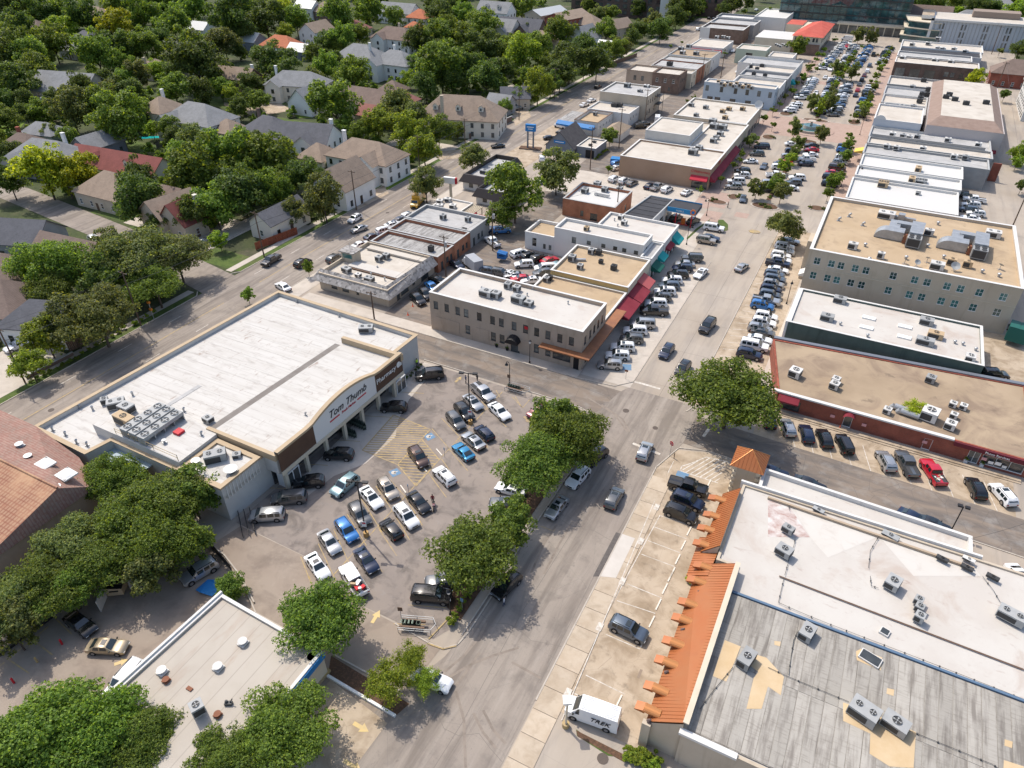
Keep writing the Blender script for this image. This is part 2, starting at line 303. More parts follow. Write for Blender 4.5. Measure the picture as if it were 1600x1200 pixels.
pale_y=M('faded_yellow_paint',(.62,.46,.20),.7,[('n',(.45,.36,.24),1.2,.5,.75,.6)])
for cr,a,b,pr in [('13',(610,920),(705,975),bank_apron),('13',(550,1155),(660,1225),bank_apron),('03',(715,555),(800,525),bank_yard),('03',(345,735),(410,655),bank_yard),('13',(725,295),(775,215),lot),('11',(1245,1190),(1285,1155),lot),('22',(75,205),(118,245),lot)]:
    arrow(WT(cr,*a),WT(cr,*b),yel if cr in ('11','22') else pale_y,pr,.066)
for a,b in [((0,565),(30,540)),((80,495),(175,425)),((220,385),(305,315)),((35,510),(185,610)),((210,405),(330,495)),((330,250),(450,365))]:line(WT('03',*a),WT('03',*b),.16,yel,bank_yard,.044)
for (x,y) in [(235,540),(90,670),(390,428)]:tag(mk('bollard',MB().tube((0,0,0),(0,0,.95),.12,n=10).tube((0,0,.95),(0,0,1.02),.12,.05,n=10),yel if x==235 else hyd_red,loc=WT('03',x,y)),('yellow' if x==235 else 'red')+' bollard in the shaded parking lot at bottom left','bollard')
# front strip: white stalls, wheel stops
for i,(xa,xb,ya,yb) in enumerate([(930,1120,825,888),(890,1090,895,968),(850,1048,980,1055),(810,1015,1065,1142)]):line(WT('22',xa,ya),WT('22',xb,yb),.11,wht,front_bay,.045)
for a,b in [((720,50),(935,138)),((655,155),(895,235)),((585,365),(800,458)),((460,620),(705,740)),((390,735),(600,830))]:line(WT('23',*a),WT('23',*b),.11,wht,front_bay,.045)
line(WT('22',890,735),WT('23',310,905),.11,wht,front_bay,.12);line(WT('22',925,820),WT('23',250,870),.11,wht,front_bay,.045);line(WT('22',1010,485),WT('22',975,555),.11,wht,front_bay,.045)
for (x,y) in [(903,772),(805,985)]:mk('painted_panel',MB().poly([(-.35,-.6,0),(.35,-.6,0),(.35,.6,0),(-.35,.6,0)]),wht,front_bay,(*WT('22',x,y)[:2],.12))
for (x,y) in [(690,35),(548,320),(348,735)]:mk('painted_panel',MB().poly([(-.35,-.6,0),(.35,-.6,0),(.35,.6,0),(-.35,.6,0)]),wht,front_bay,(*WT('23',x,y)[:2],.122))
hatch([WT('22',1060,515),WT('22',1110,500),WT('22',1215,458),WT('22',1355,488),WT('22',1295,622),WT('22',1050,545)],9,front_bay,wht,.045,WT('22',1065,560),WT('22',1200,480),.16)
c=WT('22',1065,568);mk('painted_panel',MB().poly([(-.9,-.6,0),(.9,-.6,0),(.9,.6,0),(-.9,.6,0)]),blu,front_bay,(c.x,c.y,.05))
stop_me=MB().prism([(-.09,-.95),(.09,-.95),(.09,.95),(-.09,.95)],0,.13).mesh('wheel_stop',M('wheel_stop_concrete',(.68,.63,.55),.85))
STOPS=[('22',1228,630),('22',1106,922),('22',1070,1010),('22',1035,1098),('22',1003,1180),('23',990,5),('23',955,82),('23',915,180),('23',873,288),('23',822,410),('23',665,790)]
for cr,x,y in STOPS:tag(link('wheel_stop',stop_me,None,WT(cr,x,y),R(-3)),'white concrete wheel stop at a stall head','wheel stop','wheel stops in the front strip')
c=WT('23',822,622);g=mk('painted_panel',MB().box(-.6,-.6,0,.6,.6,.006),M('drain_cover',(.26,.20,.15),.8),front_bay,(c.x,c.y,.046))
# manholes, arcs of tyre marks
iron=M('cast_iron',(.11,.085,.07),.7,[('v',(.06,.05,.045),9,.0,.1,.7)])
for cr,x,y,r_ in [('22',712,168,.55),('22',895,276,.45),('23',567,1143,.6),('02',320,164,.5),('11',822,130,.5)]:
    tag(mk('manhole_cover',MB().tube((0,0,0),(0,0,.07),r_,n=18),iron,loc=WT(cr,x,y)),'round dark iron manhole cover set flush in the street','manhole')
tyre_m=M('tyre_mark',(.175,.145,.12),.9,[('n',(.27,.225,.185),.8,.35,.6,.95)])
for k,z_ in enumerate([('13',(1200,640),(1330,560),(1480,500),(1640,450)),('13',(1180,600),(1300,500),(1400,380),(1460,250)),('13',(1000,900),(1150,800),(1280,650),(1400,480)),('13',(1360,860),(1420,980),(1500,1080)),('13',(1420,840),(1480,960),(1560,1050)),('23',(0,540),(90,590),(180,640)),('22',(300,850),(200,1000),(120,1180)),('22',(380,860),(290,1010),(200,1190)),('13',(1250,720),(1300,900),(1310,1200)),('22',(480,90),(640,190),(720,300),),('22',(560,130),(690,220),(735,300))]):
    pts=[WT(z_[0],*p) for p in z_[1:]]
    for a,b in zip(pts[:-1],pts[1:]):line(a,b,.3,tyre_m,low_street,.0592+k*.0004,'tyre_mark')
for y,k in [(33,.8),(47,-.5),(66,.4)]:[line((-28.6+i*1.8,y+k*math.sin(i*1.9)),(-26.8+i*1.8,y+k*math.sin((i+1)*1.9)),.05,seal2,low_street,.0535,'crack') for i in range(6)]
for pts in [[(-24,20),(-23.6,34),(-24.2,50),(-23.8,70),(-24.1,90)],[(-18.1,42),(-18.3,60),(-18,80)]]:
    for a,b in zip(pts[:-1],pts[1:]):line(a,b,.06,seal2,low_street,.0575,'crack')
# main-street strip: stall lines
for i in range(19):line((-37,104.2+i*2.75),(-29.4,107.2+i*2.75),.1,wht,west_bay,.04);line((-16.6,105+i*2.75),(-10.2,107+i*2.75),.1,wht,east_bay,.04)
for i in range(14):line((-1+i*2.85,103.4-i*.05),(.8+i*2.85,97.6-i*.15),.1,wht,brick_bay,.04)
line(WT('32',500,300),WT('32',1560,610),.5,M('step_joint',(.16,.10,.06),.9),brick_bay,.036,'edge_strip')  # dark brown strip along the brick row steps
c=WT('21',712,1095);mk('painted_panel',MB().poly([(-1,-1,0),(1,-1,0),(1,1,0),(-1,1,0)]),blu,west_bay,(c.x,c.y,.05),R(20))
tag(mk('traffic_island',MB().prism([(.0,-1.1),(.9,-.9),(1.5,0),(.9,.9),(0,1.1),(-.9,.9),(-1.5,0),(-.9,-.9)],0,.16),yel,loc=WT('21',1515,250)),'small yellow painted traffic island in the main street','traffic island')
# plaza: brick crossings, planted medians, roundabout
sheet('brick_crossing',brickpave,.068,(-40,-8.5,268,293));sheet('brick_crossing',brickpave,.066,(-40,-8.5,352,358));sheet('brick_crossing',brickpave,.066,(-37.5,-33,181,189));sheet('brick_crossing',brickpave,.066,(-30,-26.5,188,191.5))
sheet('brick_corner',brickpave,.07,(-42,-33.5,192,204))
for (x0,x1,y0,y1) in [(-24.6,-23.4,204,262),(-24.6,-23.4,296,350),(-24.6,-23.4,360,425)]:
    sheet('median_bed',mulch,.10,(x0,x1,y0,y1))
for (x,y,rx,ry) in [(-36.5,196,3,1.6),(-33.3,202,1.6,2.4),(-24,199,4,2.5),(-11,204,2.2,2),(-35.5,264,2.4,3),(-11,262,2.4,3),(-35.5,297,2.4,3),(-11,297,2.4,4),(-36,350,2.4,3),(-10.5,350,2.4,3),(-36,361,2.4,3),(-10.5,361,2.4,4),(-24,265,5,2.2),(-24,293,5,1.6),(-12,428,4,3),(-34,428,4,3)]:
    pts=[(x+rx*math.cos(a*math.pi/8),y+ry*math.sin(a*math.pi/8)) for a in range(16)]
    o=mk('planter_island',MB().prism(pts,0,.17,0).prism([((p[0]-x)*.86+x,(p[1]-y)*.86+y) for p in pts],.1,.24,1),[conc_kerb,mulch]);o['kind']='structure'
# ------------------------------------------------------------------ building kit
w_beige=M('beige_stucco',(.385,.30,.225),.9,[('n',(.43,.34,.265),.25,.4,.65,.8),('d',(.20,.145,.105),(.8,.8,.15),.58,.8,.5)],('n',6,.15,.02))
w_tan=M('tan_stucco',(.46,.385,.29),.9,[('n',(.52,.445,.35),.2,.4,.65,.8),('d',(.32,.26,.19),(.9,.9,.12),.58,.8,.5)],('n',6,.15,.02))
w_white=M('white_stucco',(.64,.625,.595),.85,[('n',(.60,.585,.55),.3,.45,.7,.7),('d',(.40,.37,.33),(1,1,.12),.6,.82,.5)],('n',6,.12,.02))
w_cream=M('cream_stucco',(.60,.53,.41),.88,[('n',(.52,.45,.34),.3,.45,.7,.7)],('n',6,.12,.02))
w_grey=M('grey_stucco',(.34,.335,.325),.9,[('n',(.26,.255,.25),.3,.45,.7,.7)],('n',6,.12,.02))
def brickmat(name,c1,c2,mort,sc=1.0):
    m=M(name,c1,.92);t=m.node_tree;L=t.links.new;b=t.nodes['Principled BSDF']
    tc=t.nodes.new('ShaderNodeTexCoord');sx=t.nodes.new('ShaderNodeSeparateXYZ');L(tc.outputs['Object'],sx.inputs[0]);ad=t.nodes.new('ShaderNodeMath');L(sx.outputs[0],ad.inputs[0]);L(sx.outputs[1],ad.inputs[1])
    cb=t.nodes.new('ShaderNodeCombineXYZ');L(ad.outputs[0],cb.inputs[0]);L(sx.outputs[2],cb.inputs[1])
    bt=t.nodes.new('ShaderNodeTexBrick');L(cb.outputs[0],bt.inputs[0]);bt.inputs['Scale'].default_value=1.0
    bt.inputs['Brick Width'].default_value=.24*sc;bt.inputs['Row Height'].default_value=.085*sc;bt.inputs['Mortar Size'].default_value=.010*sc
    bt.inputs['Color1'].default_value=(*c1,1);bt.inputs['Color2'].default_value=(*c2,1);bt.inputs['Mortar'].default_value=(*mort,1)
    nz=t.nodes.new('ShaderNodeTexNoise');nz.inputs['Scale'].default_value=.5;L(tc.outputs['Object'],nz.inputs[0]);nz.inputs['Detail'].default_value=6
    mr=t.nodes.new('ShaderNodeMapRange');L(nz.outputs[0],mr.inputs[0]);mr.inputs[1].default_value=.3;mr.inputs[2].default_value=.7;mr.inputs[3].default_value=.75;mr.inputs[4].default_value=1.2
    hs=t.nodes.new('ShaderNodeHueSaturation');L(bt.outputs[0],hs.inputs['Color']);L(mr.outputs[0],hs.inputs['Value']);L(hs.outputs[0],b.inputs['Base Color']);return m
b_red=brickmat('red_brick',(.26,.065,.04),(.33,.09,.055),(.20,.12,.09))
b_org=brickmat('orange_brick',(.36,.125,.065),(.43,.17,.09),(.30,.19,.13))
b_brn=brickmat('brown_brick',(.16,.10,.075),(.21,.135,.10),(.20,.16,.13))
b_drk=brickmat('dark_brick',(.10,.065,.055),(.14,.09,.07),(.14,.11,.09))
w_green=M('dark_green_wall',(.08,.112,.095),.85,[('n',(.10,.132,.113),.35,.4,.65,.8),('d',(.035,.05,.045),(.8,.8,.15),.56,.8,.5)])
w_pblk=M('painted_block',(.55,.535,.50),.88,[('n',(.47,.455,.43),.4,.45,.7,.7)],('n',6,.12,.02))
r_white=M('white_membrane',(.53,.51,.475),.75,[('d',(.44,.41,.37),(.10,.55,1),.47,.72,.6),('n',(.30,.265,.235),(.3,1.1,1),.60,.76,.6),('w',(.42,.39,.36),(0,.38,0),.975,1.0,.6),('d',(.27,.20,.16),(1.3,.45,1),.66,.76,.75),('n',(.36,.31,.27),(2.2,.5,1),.66,.78,.6)],('n',3,.12,.02))
r_white2=M('patched_white_membrane',(.53,.50,.455),.78,[('n',(.49,.45,.405),.13,.45,.62,.85),('d',(.42,.345,.29),.16,.60,.74,.7),('d',(.30,.205,.165),(.5,1.3,1),.67,.80,.6),('n',(.42,.37,.33),1.3,.64,.78,.5)],('n',3,.12,.02))
r_brt=M('bright_white_membrane',(.56,.55,.525),.7,[('d',(.55,.52,.48),.3,.58,.75,.5),('n',(.45,.33,.22),.22,.70,.78,.6)],('n',3,.1,.02))
r_tan=M('tan_gravel_roof',(.40,.295,.185),.95,[('n',(.46,.35,.23),.1,.4,.65,.9),('d',(.27,.195,.13),.22,.55,.74,.65),('n',(.16,.12,.085),.5,.68,.8,.55)],('n',10,.4,.03))
r_brn=M('brown_gravel_roof',(.30,.225,.15),.95,[('n',(.385,.295,.20),.07,.4,.62,.9),('d',(.19,.135,.10),.16,.52,.72,.7),('n',(.10,.075,.06),.35,.66,.78,.6)],('n',10,.4,.03))
r_grey=M('grey_membrane',(.37,.365,.355),.85,[('n',(.45,.44,.425),.15,.4,.65,.8),('d',(.22,.21,.20),(.3,1,1),.55,.75,.6),('n',(.55,.54,.52),.5,.62,.75,.5)],('n',4,.12,.02))
r_pale=M('pale_roof',(.48,.43,.365),.85,[('d',(.27,.215,.165),.13,.60,.70,.6),('n',(.33,.29,.245),(.4,1.4,1),.62,.75,.5),('n',(.56,.515,.45),.15,.4,.65,.8),('d',(.38,.33,.27),.25,.58,.75,.6)],('n',4,.12,.02))
r_dark=M('black_roof',(.035,.036,.042),.8,[('n',(.06,.06,.066),.2,.4,.7,.8)],('n',4,.12,.02))
r_strk=M('streaked_grey_roof',(.42,.41,.39),.9,[('d',(.13,.12,.115),(1.3,.16,1),.5,.66,.85),('n',(.30,.29,.275),.12,.45,.62,.7),('d',(.09,.08,.078),(5,.9,1),.57,.7,.6)],('n',4,.15,.02))
r_strk2=M('streaked_roll_roof',(.36,.335,.295),.9,[('n',(.14,.122,.105),(1.5,.14,1),.52,.68,.7),('n',(.17,.15,.13),(.6,5,1),.56,.7,.4),('n',(.40,.375,.335),.35,.55,.7,.5)],('n',4,.15,.02),rnd_obj=.12)
cap_tan=M('tan_coping',(.45,.345,.225),.7,[('n',(.38,.285,.18),.3,.4,.7,.7)])
cap_w=M('white_coping',(.62,.605,.575),.7);cap_g=M('grey_coping',(.40,.40,.39),.7);cap_b=M('brown_coping',(.12,.075,.05),.7);cap_k=M('dark_coping',(.07,.07,.07),.6)
fr_dk=M('dark_window_frame',(.05,.048,.046),.5);fr_w=M('white_window_frame',(.72,.71,.68),.5)
aw_red=M('red_awning',(.20,.022,.035),.85,[('n',(.27,.04,.055),.4,.4,.7,.7)]);aw_pink=M('faded_red_awning',(.42,.10,.10),.8);aw_teal=M('teal_awning',(.02,.30,.30),.8);aw_dg=M('dark_green_awning',(.012,.10,.075),.8)
aw_cop=M('copper_canopy',(.30,.125,.055),.6,[('n',(.20,.085,.045),.5,.45,.7,.8)]);aw_blu=M('blue_fascia',(.02,.18,.45),.6);aw_red2=M('bright_red_awning',(.46,.035,.055),.85);aw_yel=M('yellow_awning',(.72,.48,.10),.8)
ac_m=M('unit_grey',(.36,.365,.36),.6,[('n',(.29,.295,.29),1.5,.4,.7,.7)],rnd_obj=.12);ac_w=M('unit_white',(.62,.61,.58),.6,[('n',(.50,.48,.45),1.5,.4,.7,.7)],rnd_obj=.1);ac_d=M('unit_grille',(.05,.05,.05),.6);ac_t=M('unit_tan',(.45,.33,.20),.7)
WINC={}
def win_meshes(wd,ht,nx,nz,fm,gm,bw=.07):
    k=(round(wd,2),round(ht,2),nx,nz,fm.name,gm.name)
    if k not in WINC:   # local: x across, y outwards depth (0 = wall face, negative = inside), z up, origin bottom left
        f=MB();d0,d1=.10,.02
        f.box(-.03,-.16,-.03,wd+.03,0,bw);f.box(0,-.06,ht-bw,wd,.0,ht)
        f.box(0,-.06,bw,bw,0,ht-bw);f.box(wd-bw,-.06,bw,wd,0,ht-bw)
        for i in range(1,nx):x=wd*i/nx;f.box(x-.03,-.05,bw,x+.03,-.01,ht-bw)
        for i in range(1,nz):z=ht*i/nz;f.box(bw,-.055,z-.03,wd-bw,-.008,z+.03)
        g=MB().poly([(bw*.5,-.04,bw*.5),(wd-bw*.5,-.04,bw*.5),(wd-bw*.5,-.04,ht-bw*.5),(bw*.5,-.04,ht-bw*.5)])
        WINC[k]=(f.mesh('window_frame',fm),g.mesh('pane',gm))
    return WINC[k]
def place_window(parent,p,ang,wd,ht,nx=1,nz=2,fm=None,gm=None,name='window'):
    # p: bottom-left corner on the wall (seen from outside); ang: rotation taking local +X to the wall direction, outside = local -Y
    f,g=win_meshes(wd,ht,nx,nz,fm or fr_dk,gm or glass_dk)
    o=link(name,f,parent,p);o.rotation_euler=(0,0,ang)
    c=link('pane',g,o);return o
def facade(mb,p0,p1,z0,z1,holes,depth=.14,mi=0,mr=0):
    """wall sheet from p0 to p1 (outside on the right-hand side) with rectangular recesses"""
    a=Vector((p0[0],p0[1],0));d=Vector((p1[0]-p0[0],p1[1]-p0[1],0));Lw=d.length;d.normalize();n=Vector((d.y,-d.x,0))
    hs=[h for h in holes if h[0]>.01 and h[1]<Lw-.01]
    us=sorted({0,Lw} | {h[0] for h in hs} | {h[1] for h in hs});zs=sorted({z0,z1} | {max(z0,h[2]) for h in hs} | {h[3] for h in hs})
    P_=lambda u,z,k=0:tuple(a+d*u-n*k+Vector((0,0,z)))
    for i in range(len(us)-1):
        for j in range(len(zs)-1):
            uc,zc=(us[i]+us[i+1])/2,(zs[j]+zs[j+1])/2
            if not any(h[0]<uc<h[1] and h[2]<zc<h[3] for h in hs):mb.poly([P_(us[i],zs[j]),P_(us[i+1],zs[j]),P_(us[i+1],zs[j+1]),P_(us[i],zs[j+1])],mi)
    for u0,u1,b,t in [h[:4] for h in hs]:
        b=max(b,z0);D=depth
        mb.poly([P_(u0,b,D),P_(u1,b,D),P_(u1,t,D),P_(u0,t,D)],mr)
        for q in ([(u0,b),(u1,b)],[(u1,b),(u1,t)],[(u1,t),(u0,t)],[(u0,t),(u0,b)]):mb.poly([P_(*q[0]),P_(*q[1]),P_(*q[1],D),P_(*q[0],D)],mr)
def rot2(v):return math.atan2(v[1],v[0])
def building(name,label,pts,h,wall,roof,par=.6,thick=.3,cap=None,holes=None,win=None,cat='building',base=0.0,group=None,capw=.06,caph=.09):
    """flat-roofed block; pts counter-clockwise footprint in world XY; holes[i] = list of (u0,u1,z0,z1[,nx,nz,name,frame,glass]) on edge i"""
    cx=sum(p[0] for p in pts)/len(pts);cy=sum(p[1] for p in pts)/len(pts);L_=[(p[0]-cx,p[1]-cy) for p in pts];k=len(pts)
    t=thing(name,label,cat,(cx,cy,0),0,group);holes=holes or {}
    def off(P2,dd):
        out=[]
        for i in range(k):
            a,b,c=Vector(P2[i-1]),Vector(P2[i]),Vector(P2[(i+1) % k]);e1=(b-a).normalized();e2=(c-b).normalized()
            n1=Vector((-e1.y,e1.x));n2=Vector((-e2.y,e2.x));m=(n1+n2);m=m/max(.25,m.dot(n1));out.append(tuple(b+m*dd))
        return out
    inner=off(L_,thick);mb=MB()
    for i in range(k):
        a,b=L_[i],L_[(i+1) % k];hs=holes.get(i,[])
        facade(mb,a,b,base,h,hs)
        d=Vector((b[0]-a[0],b[1]-a[1]));dn=d.normalized();n=Vector((dn.y,-dn.x))
        for q in hs:
            nx,nz=(q[4],q[5]) if len(q)>5 else (1,2);nm=q[6] if len(q)>6 else 'window';fm=q[7] if len(q)>7 else (win or (fr_dk,glass_dk))[0];gm=q[8] if len(q)>8 else (win or (fr_dk,glass_dk))[1]
            f,g=win_meshes(q[1]-q[0],q[3]-max(q[2],base),nx,nz,fm,gm)
            p=Vector(a)+dn*q[0]-n*.12
            o=link(nm,f,t,(p.x,p.y,max(q[2],base)));o.rotation_euler=(0,0,rot2(dn));link('pane',g,o)
        ia,ib=inner[i],inner[(i+1) % k]
        if par>0:mb.poly([(*ib,h-par),(*ia,h-par),(*ia,h),(*ib,h)]);mb.poly([(*a,h),(*b,h),(*ib,h),(*ia,h)])
    mk('wall',mb,wall,t)
    deck=MB().poly([(*p,h-par if par>0 else h+.01) for p in (inner if par>0 else L_)]);rf=mk('roof',deck,roof,t)
    if cap and par>0:mk('coping',MB().ring(off(L_,-capw),off(L_,thick+capw*.5),h+.004,h+caph),cap,t)
    return t
def rect(x0,x1,y0,y1):return [(x0,y0),(x1,y0),(x1,y1),(x0,y1)]   # edges: 0 south, 1 east, 2 north, 3 west
def wins(us,wd,z0,z1,*rest):return [(u,u+wd,z0,z1,*rest) for u in us]
def awning(parent,p0,p1,out,z_hi,z_lo,mat,valance=.25,name='awning'):
    """sloping canopy along p0->p1 (outside to the right), world XY; closed wedge with a valance"""
    o=parent.location;a=Vector((p0[0]-o.x,p0[1]-o.y,0));b=Vector((p1[0]-o.x,p1[1]-o.y,0));d=(b-a).normalized();n=Vector((d.y,-d.x,0)) ;s=n*.03
    def q(p,k,z):v=p+n*k;return (v.x,v.y,z)
    mb=MB();A,B=a,b
    mb.poly([q(A,out,z_lo),q(B,out,z_lo),q(B,.03,z_hi),q(A,.03,z_hi)]);mb.poly([q(A,out,z_lo-valance),q(B,out,z_lo-valance),q(B,out,z_lo),q(A,out,z_lo)])
    mb.poly([q(A,out-.04,z_lo-.05),q(A,.03,z_hi-.06),q(B,.03,z_hi-.06),q(B,out-.04,z_lo-.05)])
    for P_ in (A,B):mb.poly([q(P_,.03,z_hi),q(P_,out,z_lo),q(P_,out,z_lo-valance),q(P_,.03,z_lo-valance)])
    return mk(name,mb,mat,parent)
UNITC={}
def unit(p,sx,sy,sz,rz=0.0,fans=1,mat=None,label='grey rooftop air conditioner',where='',fanr=None,legs=.12):
    mat=mat or ac_m;key=(sx,sy,sz,fans,mat.name)
    if key not in UNITC:
        b=MB().box(-sx/2,-sy/2,legs,sx/2,sy/2,legs+sz)
        gr=MB().box(-sx/2+.08,-sy/2-.015,legs+.12*sz,sx/2-.08-sx*.25,-sy/2+.02,legs+.8*sz);gr2=MB().box(sx/2-.02,-sy/2+.1,legs+.15*sz,sx/2+.015,sy/2-.1,legs+.8*sz)
        bs=MB().box(-sx/2+.1,-sy/2+.08,0,sx/2-.1,sy/2-.08,legs)
        fr=fanr or min(sx/(fans+.4) if sx>sy else sx,sy)*.29
        fn=MB().tube((0,0,0),(0,0,.10),fr,fr,16,0,cap=False);fn.tube((0,0,.0),(0,0,.015),fr*.96,n=16,mi=1)
        bl=MB()
        for i in range(4):
            a=i*math.pi/2;c,s=math.cos(a),math.sin(a);bl.poly([(fr*.15*c-.0*s,fr*.15*s,.05),(fr*.85*c-fr*.22*s,fr*.85*s+fr*.22*c,.05),(fr*.85*c+fr*.22*s,fr*.85*s-fr*.22*c,.07)])
        bl.tube((0,0,.03),(0,0,.09),fr*.18,n=8)
        UNITC[key]=(b.mesh('casing',mat),gr.mesh('grille',ac_d),gr2.mesh('grille',ac_d),bs.mesh('base',cap_k),fn.mesh('fan',[mat,ac_d]),bl.mesh('fan_blade',mat),fr)
    b,gr,gr2,bs,fn,bl,fr=UNITC[key]
    t=thing('rooftop_unit',label+(' on '+where if where else ''),'air conditioner',p,rz,'rooftop air conditioners')
    link('base',bs,t);link('casing',b,t);link('grille',gr,t);link('grille',gr2,t)
    for i in range(fans):
        x=0 if fans==1 else (-sx/2+sx*(i+.5)/fans if sx >= sy else 0);y=0 if (sx >= sy or fans==1) else-sy/2+sy*(i+.5)/fans
        f=link('fan',fn,t,(x,y,legs+sz+.002));link('fan_blade',bl,f)
    return t
VENTC={}
def vent(p,r=.25,h=.6,kind=0,where='',mat=None):
    k=(r,h,kind,mat.name if mat else '')
    if k not in VENTC:
        mb=MB().tube((0,0,0),(0,0,h),r,r,12)
        if kind==0:mb.tube((0,0,h),(0,0,h+.12),r*1.6,r*1.5,12);mb.tube((0,0,h+.12),(0,0,h+.26),r*1.3,r*.4,12)
        elif kind==1:mb.tube((0,0,h),(r*1.6,0,h+r*1.2),r,r,10);mb.box(-r*1.5,-r*1.5,0,r*1.5,r*1.5,.1)
        else:mb.box(-r*1.8,-r*1.8,0,r*1.8,r*1.8,.14);mb.tube((0,0,h),(0,0,h+.05),r*1.9,r*1.9,14)
        VENTC[k]=mb.mesh('roof_vent',mat or metal_g)
    return tag(link('roof_vent',VENTC[k],None,p),'small metal roof vent on '+where,'roof vent','roof vents')
def skylight(p,sx,sy,rz,where,dome=False):
    t=thing('skylight',('white domed' if dome else 'flat glazed')+' skylight on '+where,'skylight',p,rz)
    mk('curb',MB().box(-sx/2,-sy/2,0,sx/2,sy/2,.2),cap_w,t)
    if dome:
        mb=MB();N=6
        for i in range(N):
            for j in range(N):
                f=lambda a,b:((a/N-.5)*sx*.92,(b/N-.5)*sy*.92,.2+.32*(1-abs(2*a/N-1)**2.5)*(1-abs(2*b/N-1)**2.5))
                mb.poly([f(i,j),f(i+1,j),f(i+1,j+1),f(i,j+1)])
        mk('dome',mb,white_p,t,smooth=50)
    else:mk('pane',MB().box(-sx/2+.1,-sy/2+.1,.2,sx/2-.1,sy/2-.1,.23),glass_dk,t)
    return t
def sign(parent,key,p,rot,name='lettering'):
    o=link(name,PTXT[key],parent,p);o.rotation_euler=rot;return o
# ------------------------------------------------------------------ the supermarket
brown_p=M('brown_panel',(.115,.065,.042),.8,[('n',(.09,.05,.033),.5,.4,.7,.8)]);arch_w=M('sign_panel_stucco',(.68,.66,.63),.85)
stP=[(-103.6,41.2),(-91.2,40.9),(-90.4,44.7),(-68.0,44.5),(-66.3,90.5),(-100.5,91.7)]
st=building('supermarket','large supermarket with white membrane roof, tan parapet and curved sign front',stP,6.1,w_pblk,r_white,.75,.4,cap_tan,{},cat='supermarket',capw=.22,caph=.12)
ox,oy=st.location.x,st.location.y
def sl(x,y,z):return (x-ox,y-oy,z)
def sp(pts):return [(x-ox,y-oy) for x,y in pts]
mk('condenser_deck',MB().prism(sp([(-94.6,45.1),(-76.2,45.0),(-76.2,52.0),(-85.5,53.6),(-93.9,50.2)]),5.2,7.3,0,1),[w_pblk,r_white],st)
db=mk('dock_block',MB().prism(sp([(-75.9,44.3),(-67.7,44.3),(-67.5,51.4),(-75.9,51.6)]),4.9,6.45,0,1),[w_pblk,r_white],st);mk('coping',MB().ring(sp([(-76.1,44.1),(-67.5,44.1),(-67.3,51.6),(-76.1,51.8)]),sp([(-75.3,44.9),(-68.2,44.9),(-68.1,50.9),(-75.3,51)]),6.45,6.75),cap_tan,db)
for i in range(11):mk('panel_rib',MB().box(-.14,-.05,0,.14,.06,2.2),w_white,db,sl(-67.62,45+i*.6,4.1))
fv=MB();bk=[(-78.2,52.4),(-76.1,82.0)];fx=lambda y:-64.6+.9*(y-52.3)/29.7;bx_=lambda y:-78.2+2.1*(y-52.4)/29.6
N=24;prof=[]
for i in range(N+1):
    y=52.3+29.7*i/N;z=8.0
    if 59.4<y<74.9:u=(y-67.15)/7.75;z=8.0+1.55*(1-u*u)
    prof.append((y,z))
front=MB()
for (y0,z0),(y1,z1) in zip(prof[:-1],prof[1:]):
    front.poly([sl(fx(y0),y0,4.2),sl(fx(y1),y1,4.2),sl(fx(y1),y1,z1),sl(fx(y0),y0,z0)],1 if 60<(y0+y1)/2<74.4 else 0)
    front.poly([sl(fx(y0)-.55,y0,z0),sl(fx(y0),y0,z0),sl(fx(y1),y1,z1),sl(fx(y1)-.55,y1,z1)],2)
    front.poly([sl(fx(y1)-.55,y1,4.2),sl(fx(y0)-.55,y0,4.2),sl(fx(y0)-.55,y0,z0),sl(fx(y1)-.55,y1,z1)],3)
    front.poly([sl(fx(y0)+.12,y0,z0-.35),sl(fx(y1)+.12,y1,z1-.35),sl(fx(y1)+.12,y1,z1+.05),sl(fx(y0)+.12,y0,z0+.05)],2)
    front.poly([sl(fx(y0)+.12,y0,z0+.05),sl(fx(y1)+.12,y1,z1+.05),sl(fx(y1)-.6,y1,z1+.05),sl(fx(y0)-.6,y0,z0+.05)],2)
    front.poly([sl(fx(y0)+.10,y0,3.55),sl(fx(y1)+.10,y1,3.55),sl(fx(y1)+.10,y1,4.25),sl(fx(y0)+.10,y0,4.25)],4);front.poly([sl(fx(y0)+.10,y0,4.25),sl(fx(y1)+.10,y1,4.25),sl(fx(y1),y1,4.25),sl(fx(y0),y0,4.25)],4)
mk('sign_front',front,[brown_p,arch_w,cap_tan,w_pblk,w_cream],st)
ent=mk('entrance_block',MB().prism(sp([(-78.2,52.4),(-65.2,52.35),(-64.3,81.95),(-76.1,82.0)]),3.6,6.5,0,1),[w_pblk,r_white],st)
mk('coping',MB().prism(sp([(-78.4,52.1),(-64.9,52.0),(-64.9,52.6),(-78.4,52.7)]),6.4,7.5),cap_tan,ent);mk('coping',MB().prism(sp([(-76.4,81.6),(-63.6,81.6),(-63.6,82.3),(-76.4,82.3)]),6.4,7.6),cap_tan,ent)
mk('seam_band',MB().prism(sp([(-80.7,52.6),(-78.2,52.6),(-76.1,82.2),(-78.6,82.2)]),5.36,5.42),M('grey_band',(.17,.15,.135),.9,[('n',(.24,.22,.2),.6,.4,.7,.8)]),st);mk('seam_band',MB().prism(sp([(-91.3,53.4),(-90.5,53.4),(-90.0,61.5),(-90.8,61.5)]),5.36,5.40),r_grey,st)
sign(st,'store',sl(fx(67)+.06,67.6,6.55),(R(90),0,R(88.3)));sign(st,'fresh',sl(fx(67)+.06,67.6,5.75),(R(90),0,R(88.3)))
